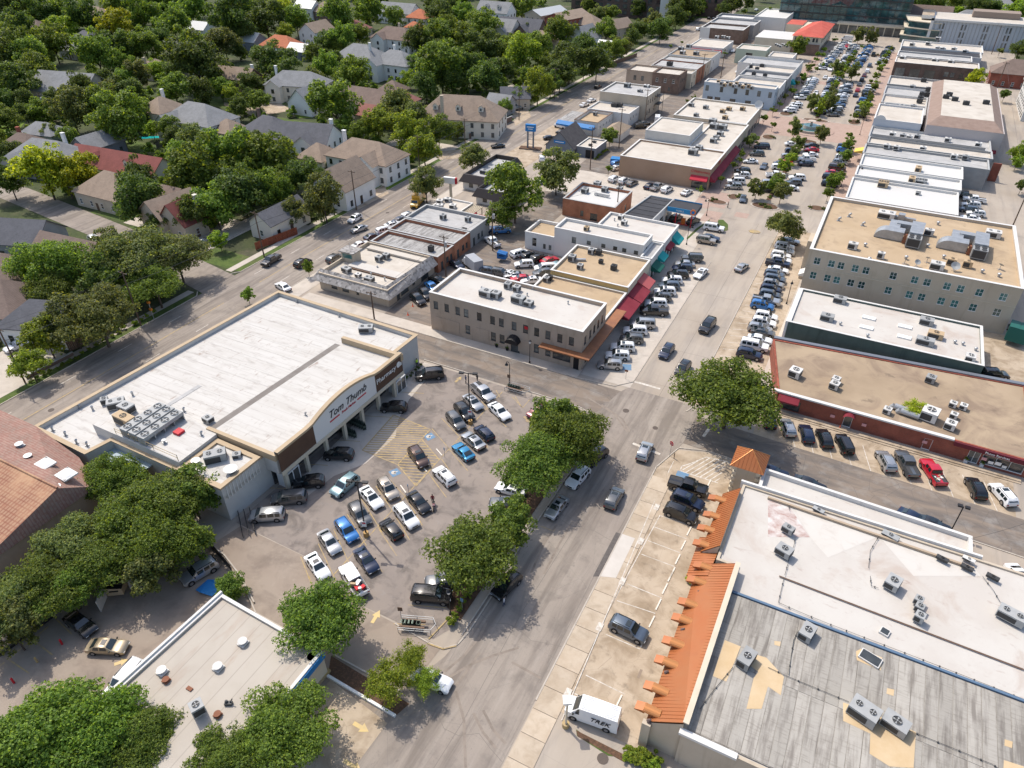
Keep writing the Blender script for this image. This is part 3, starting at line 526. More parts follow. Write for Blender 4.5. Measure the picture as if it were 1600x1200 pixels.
mk('underline',MB().box(0,-4.4,0,.06,-2.2,.22).box(0,2.2,0,.06,4.4,.22),hyd_red,st,sl(fx(67.6),67.6,5.85),R(-1.7));sign(st,'pharm',sl(fx(77.6)+.06,77.4,5.75),(R(90),0,R(88.3)))
mk('chain_logo',MB().tube((0,0,0),(.05,0,0),.55,n=14).box(0,.3,-.5,.05,.85,.1),white_p,st,sl(fx(81),80.9,6.2))
mk('shopfront',MB().prism(sp([(-67.75,53),(-67.45,53),(-66.5,80),(-66.8,80)]),.05,3.5),glass_sf,st)
for y in (53.2,57.6,62,66.4,70.8,75.2,79.6):mk('column',MB().box(-.28,-.28,0,.28,.28,3.65),w_cream,st,sl(fx(y)-.5,y,0))
for y in (54.6,81.6):vb=mk('vestibule',MB().box(0,-1.4,0,1.9,1.4,2.7),fr_w,st,sl(-66.9 if y<60 else-66.0,y,0));mk('pane',MB().box(1.9,-1.2,.15,1.93,-.1,2.5).box(1.9,.1,.15,1.93,1.2,2.5),glass_dk,vb)
mk('service_roof',MB().box(-4.2,-1.4,0,4.2,1.4,.2),M('pale_blue_metal',(.34,.42,.47),.5),st,sl(-86.5,43.6,4.4))
mk('railing',MB().box(0,0,1,13,.05,1.06).box(0,0,.5,13,.05,.55).box(0,0,0,.05,.05,1.06).box(4,0,0,4.05,.05,1.06).box(8,0,0,8.05,.05,1.06).box(12.9,0,0,13,.05,1.06),yel,st,sl(-89.5,45.2,7.3))
for i in range(15):   # lap seams of the membrane, raised
    y=50+i*2.75;mk('lap_seam',MB().box(-99-ox+.0,-.04,0,(-80 if y>54 else-96)-ox,.04,.025),r_white,st,(0,y-oy,5.35))
for i,(x,y) in enumerate([tuple(WT('02',a_,b_,8.8)[:2]) for a_,b_ in ((893,200),(948,222),(1000,247))]):
    t=thing('condenser_bank','long condenser bank with four fans on the supermarket roof','condenser',(x,y,7.3),R(90),'condenser banks on the supermarket')
    mk('casing',MB().box(-3.6,-.75,.9,3.6,.75,1.5),ac_m,t);mk('frame',MB().box(-3.6,-.7,0,-3.45,.7,.9).box(3.45,-.7,0,3.6,.7,.9).box(-.08,-.7,0,.08,.7,.9).box(-1.8,-.7,0,-1.65,.7,.9).box(1.65,-.7,0,1.8,.7,.9),metal_g,t)
    for q in range(4):f=mk('fan',MB().tube((0,0,0),(0,0,.14),.58,.58,18,0,False).tube((0,0,0),(0,0,.02),.56,n=18,mi=1),[ac_w,ac_d],t,(-2.7+1.8*q,0,1.502));mk('fan_blade',MB().box(-.5,-.09,.05,.5,.09,.07).box(-.09,-.5,.072,.09,.5,.09),ac_m,f)
def on(cr,x,y,z):return WT(cr,x,y,z)
unit(on('02',790,250,7.3),3.4,1.5,1.5,R(-2),1,ac_t,'tan louvred air handler','the supermarket roof',.5);unit(on('02',800,175,7.3),2.2,1.6,1.3,0,1,ac_m,'grey air handler','the supermarket roof');unit(on('02',735,145,5.4),2.6,1.6,1.3,R(50),2,ac_m,'twin fan condenser','the supermarket roof');unit(on('02',660,120,5.4),1.1,1.1,.9,R(50),1,ac_m,'small square condenser','the supermarket roof')
unit(on('02',1355,480,6.2),3.0,1.7,1.5,R(48),2,ac_m,'twin fan unit','the dock roof of the supermarket');vent(on('02',1230,500,6.3),.35,.7,2,'the dock roof of the supermarket');vent(on('02',1450,560,6.3),.5,.9,2,'the dock roof of the supermarket');unit(on('02',1485,460,6.3),1.2,1,.7,R(40),1,ac_m,'low square fan','the dock roof of the supermarket')
unit(on('11',690,870,5.4),2.6,1.6,1.0,R(30),2,ac_m,'grey packaged unit','the supermarket roof');unit(on('02',1305,235,5.4),1.5,1.2,.8,R(-5),1,ac_m,'square fan box','the supermarket roof')
for x,y,k in [(410,320,1),(480,370,1),(545,385,1),(500,150,1),(580,160,0),(330,290,1),(830,70,0),(1150,170,1),(1030,370,2),(1260,320,1)]:vent(on('02',x,y,5.4 if x<600 or y<200 else 7.3),.16,.6,k,'the supermarket roof')
for cr,x,y in [('11',255,690),('11',520,780),('11',640,800),('12',310,195)]:vent(on(cr,x,y,5.4 if cr=='11' else 6.5),.13,.45,1,'the supermarket roof')
[line((a_[0]-0,a_[1]),b_,.1,cap_tan,None,6.53,'roof_line').__setattr__('parent',None) for a_,b_ in []]
mk('roof_hatch',MB().box(-.6,-.6,0,.6,.6,.4),hyd_red,st,tuple(Vector(on('02',1120,305,7.3))-st.location))
# shopping carts under the arch
cartm=M('cart_wire',(.10,.13,.11),.4,metal=.6)
cart=MB();cart.box(-.45,-.28,.45,.45,.28,.5);[cart.box(-.45,y,.5,.45,y+.03,.95) for y in (-.28,.25)];[cart.box(x,-.28,.5,x+.03,.28,.95) for x in (-.45,.42)];cart.box(-.6,-.28,.95,-.5,.28,1.02);cart.box(-.4,-.25,.12,.4,.25,.16);[cart.tube((x,y,0),(x,y,.45),.03,n=5) for x in (-.38,.38) for y in (-.22,.22)]
cart_me=cart.mesh('shopping_cart',[cartm])
for i in range(16):
    j=i // 2;c=WT('12',520+14*j+(60 if i % 2 else 0),290-(50 if i % 2 else 0)+6*j);tag(link('shopping_cart',cart_me,None,(c.x,c.y,.06),R(-40)),'dark wire shopping cart under the curved sign','shopping cart','shopping carts by the supermarket door')
# ------------------------------------------------------------------ mansard shop on the left road
shing=M('speckled_shingle',(.33,.31,.29),.9,[('c',(.10,.10,.10),(2.2,2.2,2.2),.80,.82,.9),('n',(.24,.22,.205),2,.4,.7,.7),('c',(.46,.44,.42),(2,2,2),.8,.83,.6)])
ms=building('mansard_shop','low tan shop with speckled shingle mansard and corner tower',rect(-102,-83.6,105.2,123.2),4.0,w_tan,r_pale,.9,.3,None,
              {0:[(3.2,4.8,.9,2.3,2,1),(6.2,8,.9,2.3,2,1),(10,10.7,1,2.0)],1:[(3,4.2,.1,2.3,1,1,'door'),(4.6,7.5,.5,2.3,3,1),(9,10,.9,2.2),(12.5,15.5,.2,2.3,3,1)]},cat='shop')
m0=ms.location;q=lambda x,y,z:(x-m0.x,y-m0.y,z)
O=[(-103.3,104.1),(-82.4,104.0),(-82.4,123.1)];I=[(-102.1,106.2),(-84.4,106.0),(-83.9,122.9)]
mk('mansard',MB().poly([q(*O[0],2.5),q(*O[1],2.5),q(*I[1],4.5),q(*I[0],4.5)]).poly([q(*O[1],2.5),q(*O[2],2.5),q(*I[2],4.5),q(*I[1],4.5)]).poly([q(*O[0],2.5),q(*I[0],4.5),q(-102.1,105.1,2.5)]).poly([q(*O[2],2.5),q(-83.6,123.1,2.5),q(*I[2],4.5)]).poly([q(*O[0],2.45),q(-102,105.3,2.45),q(-83.7,105.3,2.45),q(*O[1],2.45)]).poly([q(*O[1],2.45),q(-83.7,105.3,2.45),q(-83.7,123.1,2.45),q(*O[2],2.45)]),shing,ms)
mk('mansard_back',MB().poly([q(*I[0],4.5),q(*I[1],4.5),q(I[1][0]-.3,I[1][1]+.3,3.1),q(I[0][0]+.3,I[0][1]+.3,3.1)]).poly([q(*I[1],4.5),q(*I[2],4.5),q(I[2][0]-.3,I[2][1],3.1),q(I[1][0]-.3,I[1][1]+.3,3.1)]),w_tan,ms)
tw=mk('tower',MB().box(-1.75,-1.3,0,1.75,1.3,5.6),w_tan,ms,q(-100.3,114.7,0));mk('tower_roof',MB().prism([(-2.1,-1.7),(2.1,-1.7),(2.1,1.7),(-2.1,1.7)],5.6,5.8),shing,tw);mk('window',MB().box(-1.3,-1.34,4.2,1.3,-1.3,5.2),glass_gn,tw);mk('antenna',MB().tube((0,0,5.8),(0,0,7.4),.05),metal_g,tw)
mk('low_canopy',MB().box(-7.5,-1.3,3.3,7,1.3,3.55),r_white2,ms,q(-91.5,112.8,0));mk('low_canopy',MB().box(-8,-.9,3.3,8,.9,3.7),r_pale,ms,q(-92.6,121.6,0));mk('duct_run',MB().box(-7.3,-.25,3.1,7,.25,3.4),cap_b,ms,q(-91.5,111.3,0))
for x,y in [(770,430),(815,415)]:unit(on('11',x,y,3.2),1.4,1.3,1.1,0,1,ac_m,'square grey unit','the mansard shop roof')
unit(on('11',567,500,3.2),2.1,1.3,1,R(-10),1,ac_m,'grey unit','the mansard shop roof');unit(on('11',640,530,3.2),1.2,1.1,.7,0,1,ac_w,'small pale unit','the mansard shop roof');unit(on('11',710,560,3.2),2,1.4,1,0,2,ac_m,'twin fan unit','the mansard shop roof')
for x,y in [(720,520),(805,550),(690,600),(760,480)]:vent(on('11',x,y,3.2),.14,.5,0,'the mansard shop roof')
# ------------------------------------------------------------------ brick row with three roofs
for nm,lb,y0,y1,h,wl,rf in [('brick_shop','brick row shop with streaked dark roof beside the mansard shop',123.5,130.6,4.0,b_org,r_strk),('brick_shop','middle brick row shop with streaked grey roof',130.7,138.2,4.3,b_org,r_strk),('block_shop','grey roofed end shop of the brick row with pale back wall',138.3,148,4.5,w_grey,r_grey)]:
    building(nm,lb,rect(-101.5,-82.7,y0,y1),h,wl,rf,.7,.35,cap_g if wl is w_grey else cap_g,{1:[(1.2,2.2,.1,2.2,1,1,'door'),(3.5,4.6,1,2.4,2,2),(5.3,6.2,1,2.4,1,2)]},cat='shop',group='brick row shops')
unit(on('11',1170,170,3.8),1.3,1.3,1.2,0,1,ac_m,'square unit','the grey end shop roof');unit(on('11',1325,185,3.8),1.2,1.2,1.2,0,1,ac_m,'square unit','the grey end shop roof');unit(on('11',1300,240,3.8),1.2,.9,.5,0,1,ac_d,'low dark unit','the grey end shop roof');unit(on('11',1095,370,3.3),1.1,1.1,1.3,0,1,ac_d,'black condenser','the brick row roof')
lw=building('patio_bar','low white flat roof bar with bulky rooftop machines next to the patio',rect(-101.4,-92.6,149.3,157),3.3,w_white,r_pale,.3,.3,cap_w,cat='bar')
for x,y in [(1150,70),(1200,60),(1150,100),(1230,100)]:unit(on('11',x,y,3.0),1.7,1.4,.9,R(20),1,ac_w,'pale machine','the patio bar roof')
pt=thing('patio_pergola','pale timber pergola over the patio with red umbrellas','pergola',(-90,152.5,0))
for i in range(6):mk('beam',MB().box(-.12,-4.4,2.7,.12,4.4,2.9),w_cream,pt,(-2.2+i*.5,0,0))
for x in (-2.2,.3):
    for y in (-4,4):mk('post',MB().box(-.1,-.1,0,.1,.1,2.7),w_cream,pt,(x,y,0))
for x,y in [(1350,130),(1385,150),(1415,155),(1375,160),(1340,150)]:
    u=thing('patio_umbrella','red patio umbrella behind the grey end shop','umbrella',tuple(WT('11',x,y,2.4))[:2]+(0,),rnd.random());n8=[(1.5*math.cos(i*math.pi/4),1.5*math.sin(i*math.pi/4),2.25) for i in range(8)];mb=MB()
    for i in range(8):mb.poly([n8[i],n8[(i+1) % 8],(0,0,2.8)])
    mk('canopy',mb,aw_red2,u);mk('pole',MB().tube((0,0,0),(0,0,2.8),.04,n=6),metal_g,u)
dm_m=M('dark_standing_seam',(.055,.045,.042),.55,[('w',(.03,.025,.024),(2.2,2.2,0),.85,1,.7)])
def mansard_box(name,label,x0,x1,y0,y1,h,hl,wall,mm,roof,out=.9,ins=.8):
    t=building(name,label,rect(x0,x1,y0,y1),h-.2,wall,roof,.5,.3,None,{0:[(2,3.4,.8,2.2,2,2),(5,6.4,.8,2.2,2,2)],1:[(2,3.4,.8,2.2,2,2),(6,7.4,.8,2.2,2,2)]},cat='shop')
    cx,cy=t.location.x,t.location.y;a,b=(x1-x0)/2,(y1-y0)/2;o=[(-a-out,-b-out),(a+out,-b-out),(a+out,b+out),(-a-out,b+out)];n=[(-a+ins*.3,-b+ins*.3),(a-ins*.3,-b+ins*.3),(a-ins*.3,b-ins*.3),(-a+ins*.3,b-ins*.3)];mb=MB()
    for i in range(4):
        j=(i+1) % 4;mb.poly([(*o[i],hl),(*o[j],hl),(*n[j],h+.5),(*n[i],h+.5)]);mb.poly([(*n[i],h+.5),(*n[j],h+.5),(n[j][0]*.95,n[j][1]*.95,h+.5),(n[i][0]*.95,n[i][1]*.95,h+.5)]);mb.poly([(n[i][0]*.95,n[i][1]*.95,h+.5),(n[j][0]*.95,n[j][1]*.95,h+.5),(n[j][0]*.95,n[j][1]*.95,h-.9),(n[i][0]*.95,n[i][1]*.95,h-.9)])
        mb.poly([(*o[j],hl-.04),(*o[i],hl-.04),(n[i][0],n[i][1],hl-.04),(n[j][0],n[j][1],hl-.04)])
    mk('mansard',mb,mm,t);return t
mansard_box('restaurant','restaurant with dark brown metal mansard and sunken roofs behind the big tree',-105,-97.3,172.5,193,3.9,2.4,w_white,dm_m,r_grey);mansard_box('restaurant_annex','white annex with dark metal mansard in front of the restaurant',-96,-86,164.5,174,3.9,2.2,w_white,dm_m,r_grey)
unit(on('10',1430,1085,3.2),2.6,1.6,1,0,1,ac_m,'grey unit','the dark mansard restaurant roof')
# ------------------------------------------------------------------ gabled bank office, its pole sign and neighbours
w_slate=M('slate_blue_siding',(.20,.215,.235),.85,[('n',(.16,.17,.19),.4,.4,.7,.7)]);r_slate=M('dark_shingle',(.075,.068,.068),.92,[('n',(.11,.10,.098),.8,.4,.7,.8)])
af=thing('gabled_office','slate blue office with steep gable roof and blue sign','office',(-92.4,219,0));a,b=4.9,6.2
mk('wall',MB().poly([(-a,-b,0),(a,-b,0),(a,-b,3),(0,-b,7.6),(-a,-b,3)]).poly([(a,b,0),(-a,b,0),(-a,b,3),(0,b,7.6),(a,b,3)]).poly([(a,-b,0),(a,b,0),(a,b,3),(a,-b,3)]).poly([(-a,b,0),(-a,-b,0),(-a,-b,3),(-a,b,3)]),w_slate,af)
rf=MB()
for s in (-1,1):
    P4=[(s*(a+.5),-b-.4,2.6),(s*(a+.5),b+.4,2.6),(0,b+.4,7.75),(0,-b-.4,7.75)];rf.poly(P4);rf.poly([(x,y,z-.18) for x,y,z in reversed(P4)]);rf.poly([P4[0],P4[3],(P4[3][0],P4[3][1],P4[3][2]-.18),(P4[0][0],P4[0][1],P4[0][2]-.18)])
mk('roof',rf,r_slate,af);mk('sign_board',MB().box(-2,-b-.12,3.9,2,-b-.02,4.8),aw_blu,af);mk('sign_line',MB().box(-1.5,-b-.14,4.25,1.5,-b-.12,4.45),white_p,af)
for x in (-3.2,-1.9):place_window(af,(x,-b-.02,.7),0,.9,1.8,1,1,fr_w,glass_dk)
for x,z in ((-.2,1),(1.6,1.6),(2.4,.8)):mk('wall_lamp',MB().tube((x,-b-.15,z),(x,-b,z),.18,n=8),white_p,af)
wg=building('drive_through_wing','flat pale roofed drive-through wing beside the gabled office',rect(-87.2,-80.6,214.6,224.5),3.3,w_slate,r_pale,.3,.3,cap_w,{0:[(3.2,6.2,.0,2.6,1,1,'opening',fr_dk,black_p)]},cat='annex');unit(on('20',490,910,3.1),1.2,.9,.35,0,1,ac_d,'low dark unit','the drive-through wing roof');unit(on('20',515,890,3.1),1.2,.9,.35,0,1,ac_d,'low dark unit','the drive-through wing roof')
ps=thing('pole_sign','tall blue sign on two grey posts by the left road','sign',tuple(WT('20',115,930)),R(12));[mk('post',MB().box(-.22,-.3,0,.22,.3,6),w_slate,ps,(x,0,0)) for x in (-.95,.95)];mk('ladder_frame',MB().box(-.75,-.05,1.5,.75,.05,1.62).box(-.75,-.05,3,.75,.05,3.12).box(-.75,-.05,4.5,.75,.05,4.62),w_slate,ps);sb=mk('sign_box',MB().box(-1.7,-.55,5.8,1.7,.55,8),aw_blu,ps);mk('sign_line',MB().box(-1.2,-.58,7.1,1.2,-.55,7.35).box(-.8,-.58,6.5,.8,-.55,6.7),white_p,sb)
mk('sign_planter',MB().box(-3.6,-1.5,0,3.6,1.5,.35,0,1),[cap_k,mulch],ps)
wb=building('white_shop','white painted shop with tan sunken roof and blue canopy edge',rect(-98,-88.9,237.5,251.8),4.6,w_white,r_tan,.9,.35,cap_b,{1:wins([2,5,8,11],.5,2.4,3.1,1,1)},cat='shop');awning(wb,(-104,237.2),(-89.5,236.2),1.6,4.0,3.1,aw_blu,.5)
building('white_shop','white painted flat shop with pale stained roof and dark units',rect(-99,-82.9,252,263.6),4.9,w_white,r_pale,.4,.3,cap_w,{1:wins([2,5,8],.6,2.4,3.2,1,1)},cat='shop');mk('canopy_roof',MB().box(-3.2,-6.5,3.3,3,7,3.5),r_strk,wb,(-8,0,0));unit(on('20',520,720,3.8),1.3,1.3,1.1,0,1,ac_m,'square unit','the tan sunken roof')
for x in (640,670):unit(on('20',x,665,4.6),2.2,1.8,1.0,0,1,ac_d,'dark unit','the pale stained roof')
gs=thing('garage_shed','small white garage with tan pyramid roof in the alley','garage',(-82.9,239.8,0));mk('wall',MB().box(-3.2,-5.2,0,3.2,5.2,2.9),w_white,gs);mk('roof',MB().poly([(-3.6,-5.6,2.8),(3.6,-5.6,2.8),(0,-2.2,4.8)]).poly([(3.6,-5.6,2.8),(3.6,5.6,2.8),(0,2.2,4.8),(0,-2.2,4.8)]).poly([(3.6,5.6,2.8),(-3.6,5.6,2.8),(0,2.2,4.8)]).poly([(-3.6,5.6,2.8),(-3.6,-5.6,2.8),(0,-2.2,4.8),(0,2.2,4.8)]),M('tan_shingle',(.27,.205,.145),.92,[('n',(.34,.27,.2),.8,.4,.7,.8)]),gs)
t2=building('two_storey_block','tan two storey block with pale roof and rear fire stair',rect(-99,-80.6,263.9,280.5),8.4,w_tan,r_grey,.5,.35,cap_w,{1:wins([1.5,4.2,7,9.7,12.4],1.1,5.2,6.8)+wins([1.5,4.2,9.7],1.1,1.6,3.2)},cat='commercial building');unit(on('20',720,545,7.9),2.2,2,1.4,0,1,ac_m,'large grey unit','the tan two storey roof');unit(on('20',840,545,7.9),2,1.6,.8,0,1,ac_w,'pale unit','the tan two storey roof');unit(on('20',800,575,7.9),1.8,1.4,.8,0,1,ac_m,'grey unit','the tan two storey roof')
fs=thing('fire_stair','dark metal fire stair behind the tan two storey block','stair',(-79.4,276,0));[mk('landing',MB().box(-.9,-2.4,z,.9,2.4,z+.1),metal_d,fs) for z in (3.6,6.4)];mk('stringer',MB().poly([(.8,-2.4,0),(.8,-2.1,0),(.8,2.4,3.6),(.8,2.1,3.6)]).poly([(.8,2.4,3.7),(.8,2.1,3.7),(.8,-2.4,6.4),(.8,-2.1,6.4)]),metal_d,fs);[mk('post',MB().box(-.06,-.06,0,.06,.06,7.5),metal_d,fs,(.85,y,0)) for y in (-2.4,2.4)]
b2=building('brown_brick_block','two storey block, beige left half and dark brown brick right half',rect(-92,-80.6,306,317.3),7.6,b_brn,r_pale,.5,.35,cap_b,{0:wins([1.5,5,8.5],1.1,4.2,5.8,1,2,'window',fr_w)+wins([3,7],1.0,1.2,2.6),1:wins([2,5,8],1,4.2,5.6)},cat='commercial building');building('beige_block','beige two storey block joined to the brown brick block',rect(-103.5,-92.05,306,317.3),7.6,w_beige,r_pale,.5,.35,cap_b,{0:wins([3.3,6.6],1.2,4.0,5.8)},cat='commercial building')
for i,(y0,y1,h,wl,rf,lb) in enumerate([(318,326,6,w_cream,r_pale,'narrow cream shop with pale roof on the alley'),(326.2,340,6.2,b_org,r_grey,'grey roofed shop with orange brick back wall'),(340.3,350,6,w_tan,r_grey,'long grey roofed shop with tan back wall'),(350.3,368,6.4,w_white,r_brn,'white walled shop with dark brown roof and units')]):
    building('alley_shop',lb,rect(-99,-78.8,y0,y1),h,wl,rf,.5,.3,cap_g,{1:[(2,3,.1,2.3,1,1,'door'),(4.2,5.2,3.5,4.8)]},cat='shop',group='shops on the left road')
for x,y,m in [(1055,315,ac_m),(1105,300,ac_m),(1150,345,ac_m),(985,410,ac_d),(1065,340,ac_w)]:unit(on('20',x,y,5.8),2.4,2,1.5,0,1,m,'grey unit','the left road shops')
rb=building('red_awning_shop','low white shop with long red awning near the street end',rect(-99,-82,387,409),4.2,w_white,r_pale,.4,.3,cap_w,{0:wins([1,4,7,10,13],2,.6,2.4,1,1,'shopfront',fr_w,glass_sf)},cat='shop');awning(rb,(-98.5,387),(-87.5,387),1.6,3.3,2.5,aw_red2);awning(rb,(-86.5,387),(-82.5,387),1.4,3.3,2.6,aw_red2);[unit(on('20',x,y,4),2,1.6,1.1,0,1,ac_w,'pale unit','the red awning shop roof') for x,y in ((1280,240),(1320,238),(1350,245))]
building('brown_shop','dark brown shop with white corner panel and grey strip roof',rect(-103.5,-81,424,441),7,b_brn,r_grey,.9,.4,cap_w,{0:[(1,3.6,.5,3,1,2)]},cat='shop');mk('corner_panel',MB().box(-103.7,423.7,0,-98.5,423.95,7.1),w_white,bpy.data.objects['brown_shop'],tuple(-bpy.data.objects['brown_shop'].location));building('grey_shop','long grey roofed shop second from the far end',rect(-103.6,-79,442,460),7,w_grey,r_grey,.9,.4,cap_w,cat='shop');building('blue_grey_shop','blue grey walled shop with white streaked roof at far end',rect(-105,-84,462,476),7,w_slate,r_brt,.9,.4,cap_g,cat='shop');building('white_hall','white walled hall with bright roof at the far end of the alley',rect(-84,-66.5,466,500),8,w_white,r_brt,.5,.4,cap_w,cat='shop')
# ------------------------------------------------------------------ west side of the main street
def shop_e(n,y0,L_,z0=.4,z1=2.6):return [(.8+i*(L_-1)/n,.8+i*(L_-1)/n+(L_-1)/n-.8,z0,z1,2,1,'shopfront',fr_dk,glass_sf) for i in range(n)]
uS=[1.6,4.1,6.5,8.3,11.1,14,15.8,18.6,21.3,23.4,25.6,28.0,30.2]
cb=building('corner_block','beige two storey corner block with white roof and arched black canopy',rect(-70.8,-38.3,101.9,113.7),8.4,w_beige,r_white2,.7,.4,cap_w,
              {0:wins([.9,3.4,5.9,7.8,10.7,13.6,15.5,18.2,20.6,22.9,25.2,27.6,29.9],1.0,5.0,6.75,1,2)+[(u,u+1.05,1.3,3.2,1,2) for u in (8,10.9,13.7,15.6,22.9,25.3)]+[(18.0,19.9,.1,2.6,2,1,'door',fr_dk,glass_dk),(25.8+1.0,30.4,1.2,2.8,3,1,'shopfront',fr_dk,glass_sf),(31.0,32.1,.1,2.6,1,1,'door',fr_dk,black_p)],
               1:wins([1,3.4,5.4,7.4,9.4],1.0,5.0,6.75,1,2)+[(2,5,.6,2.8,3,1,'shopfront',fr_dk,glass_sf),(6.5,9.5,.6,2.8,3,1,'shopfront',fr_dk,glass_sf)]},cat='commercial building')
c0=cb.location;q=lambda x,y,z:(x-c0.x,y-c0.y,z)
mk('canopy',MB().box(*q(-46.2,100.2,3.75),*q(-36.2,101.85,4.0)).box(*q(-38.25,101.86,3.75),*q(-36.2,120,4.0)),aw_cop,cb)
for i in range(3):mk('wall_panel',MB().box(*q(-69.6+i*9.2-(0 if i else 0),101.84,.6),*q(-64.2+i*9.2-(2.6 if i else 0),101.87,3.3)),w_beige,cb)
mb=MB();N=10
for i in range(N):
    a0,a1=math.pi*i/N,math.pi*(i+1)/N;r_=1.35
    mb.poly([q(-52+r_*math.cos(a0),101.85,2.7+r_*math.sin(a0)),q(-52+r_*math.cos(a1),101.85,2.7+r_*math.sin(a1)),q(-52+r_*math.cos(a1),100.3,2.7+r_*math.sin(a1)*.75),q(-52+r_*math.cos(a0),100.3,2.7+r_*math.sin(a0)*.75)])
    mb.poly([q(-52,100.3,2.7),q(-52+r_*math.cos(a0),100.3,2.7+r_*math.sin(a0)*.75),q(-52+r_*math.cos(a1),100.3,2.7+r_*math.sin(a1)*.75)])
mk('arched_canopy',mb,black_p,cb);mk('red_notice',MB().box(*q(-49.9,101.80,5.9),*q(-49.2,101.84,6.5)),hyd_red,cb)
for x,w_ in ((1440,2.6),(1500,1.8)):unit(on('11',x,650 if x==1440 else 660,7.7),w_,1.6,1.2,R(-2),1,ac_m,'grey packaged unit','the beige corner block roof')
unit(on('21',40,690,7.7),2.6,1.6,1.3,R(-2),1,ac_m,'grey packaged unit','the beige corner block roof');unit(on('21',105,710,7.7),1.6,1.4,.9,R(-2),1,ac_m,'smaller grey unit','the beige corner block roof');unit(on('21',30,620,7.7),1.3,1.3,1.1,0,1,ac_m,'square condenser','the beige corner block roof');unit(on('11',1575,600,7.7),1.3,1.3,1.1,0,1,ac_m,'square condenser','the beige corner block roof')
for cr,x,y in [('11',1410,610),('21',95,650),('21',130,610),('21',350,700)]:vent(on(cr,x,y,7.7),.12,.5,0,'the beige corner block roof')
for x in (1505,1570):
    pp=thing('potted_plant','potted shrub beside the arched black canopy','plant',tuple(WT('11',x,990 if x==1570 else 970)));mk('pot',MB().tube((0,0,0),(0,0,.6),.25,.35,10),black_p,pp);PLANTPOTS=globals().setdefault('PLANTPOTS',[]);PLANTPOTS.append(pp)
tl=building('tan_low_shop','low shop with tan gravel roof behind the beige corner block',[(-57.2,113.9),(-38.6,113.9),(-38.6,126.9),(-57.2,126.9)],4.2,w_tan,r_tan,.35,.35,cap_w,{1:shop_e(3,0,13)},cat='shop');awning(tl,(-38.6,119.5),(-38.6,126.9),3.2,3.7,2.5,aw_red)
th=building('tan_roof_shop','shop with stained tan roof, yellow parapet and red awning',rect(-56.2,-38.5,127.1,141.6),5.3,w_cream,r_tan,.5,.35,cap_w,{1:shop_e(4,0,14.5)},cat='shop');awning(th,(-38.5,127.1),(-38.5,133.0),3.2,3.7,2.5,aw_red);awning(th,(-38.5,133.1),(-38.5,137.6),2.8,4.1,2.7,aw_pink)
mk('yellow_band',MB().box(-8.8,-7.29,4.15,8.8,-7.25,5.25),M('ochre_wall',(.50,.36,.15),.85,[('n',(.42,.30,.13),.4,.4,.7,.8)]),th)
for x,y,s in [(495,385,1.3),(540,390,1.2),(375,430,1.5),(425,480,1.2),(635,485,1.2),(555,445,.9)]:unit(on('21',x,y,4.8),s,s,s*.85,0,1,ac_m if x<500 else ac_d,'square unit','the stained tan roof')
mk('duct',MB().box(-1.8,-.3,0,1.8,.3,.5),metal_g,th,tuple(Vector(on('21',410,430,4.8))-th.location),R(25));unit(on('21',215,560,3.8),1.2,1.2,1,0,1,ac_m,'square unit','the low tan roof');unit(on('21',235,550,3.8),1.0,1.0,1,0,1,ac_d,'square unit','the low tan roof')
ww=building('white_wing','white low wing with cream sunken roof by the alley',rect(-71,-63.2,144.6,152.8),4.4,w_white,r_tan,.6,.35,cap_w,{0:[(2,3.1,1.2,3.2),(4.9,5.6,1.0,2.2),(6.4,7.1,1.0,2.2)]},cat='shop')
wt=building('white_block','long white two storey block with small square windows',rect(-63.1,-41.2,144.3,150.8),7.1,w_white,r_white2,.6,.35,cap_w,{0:[(4.5,5.6,4.2,5.7)]+wins([8.3,11.9,14.8,17,19.8],1.0,4.6,5.5,2,1),1:[(2,3,3.6,5.8,1,1,'door',fr_w)]},cat='commercial building');unit(on('21',465,240,6.5),1.1,1.1,.9,0,1,ac_t,'tan unit','the white two storey roof')
wr=building('white_shop','white shop with pale roof and teal awning next to the garage',rect(-56,-38.3,151,162.6),5.6,w_white,r_white2,.5,.35,cap_w,{1:shop_e(4,0,11.6,.2,3)},cat='shop');building('white_kiosk','low white frontage with green awnings below the white block',rect(-41.0,-38.4,142,150.9),5.4,w_white,r_grey,.4,.25,cap_w,{1:shop_e(3,0,8.9,.2,2.8)},cat='shop')
fo=bpy.data.objects['white_kiosk'];awning(fo,(-38.4,142.2),(-38.4,146),2.2,3.7,2.6,aw_dg);awning(fo,(-38.4,147),(-38.4,150.7),1.6,3.9,3.0,aw_teal);awning(wr,(-38.3,157.5),(-38.3,161.5),2.0,4.6,3.0,aw_teal);awning(wr,(-38.3,152.5),(-38.3,156.5),1.2,4.0,3.4,aw_red)
for x,y in [(680,170),(700,205)]:unit(on('21',x,y,5.1),1.3,1.2,1,0,1,ac_w,'pale unit','the white shop roof');vent(on('21',x-40,y+10,5.1),.14,.5,0,'the white shop roof')
bb=building('brick_office','red brick office with white roof full of machines by the alley',rect(-71.3,-56.6,167.8,181.2),4.7,b_org,r_brt,.7,.35,cap_g,{0:[(5.2,6.1,.8,2.3),(8,10,.2,2.1,2,1,'door')],1:[(2,3.2,1,2.6),(8,9.2,1,2.6)]},cat='office')
for x,y,s in [(910,970,1.7),(1065,890,1.8),(1160,955,1.6),(1345,945,1.5)]:unit(W(800+x/8,180+y/8,4.0),s,s,s*.7,0,1,ac_m,'grey machine','the brick office roof')
mk('duct',MB().box(-2,-.35,.3,2,.35,.9).box(-2.2,-.4,0,-1.4,.4,.8),ac_w,bb,tuple(Vector(W(941,307,4.0))-bb.location),R(-3))
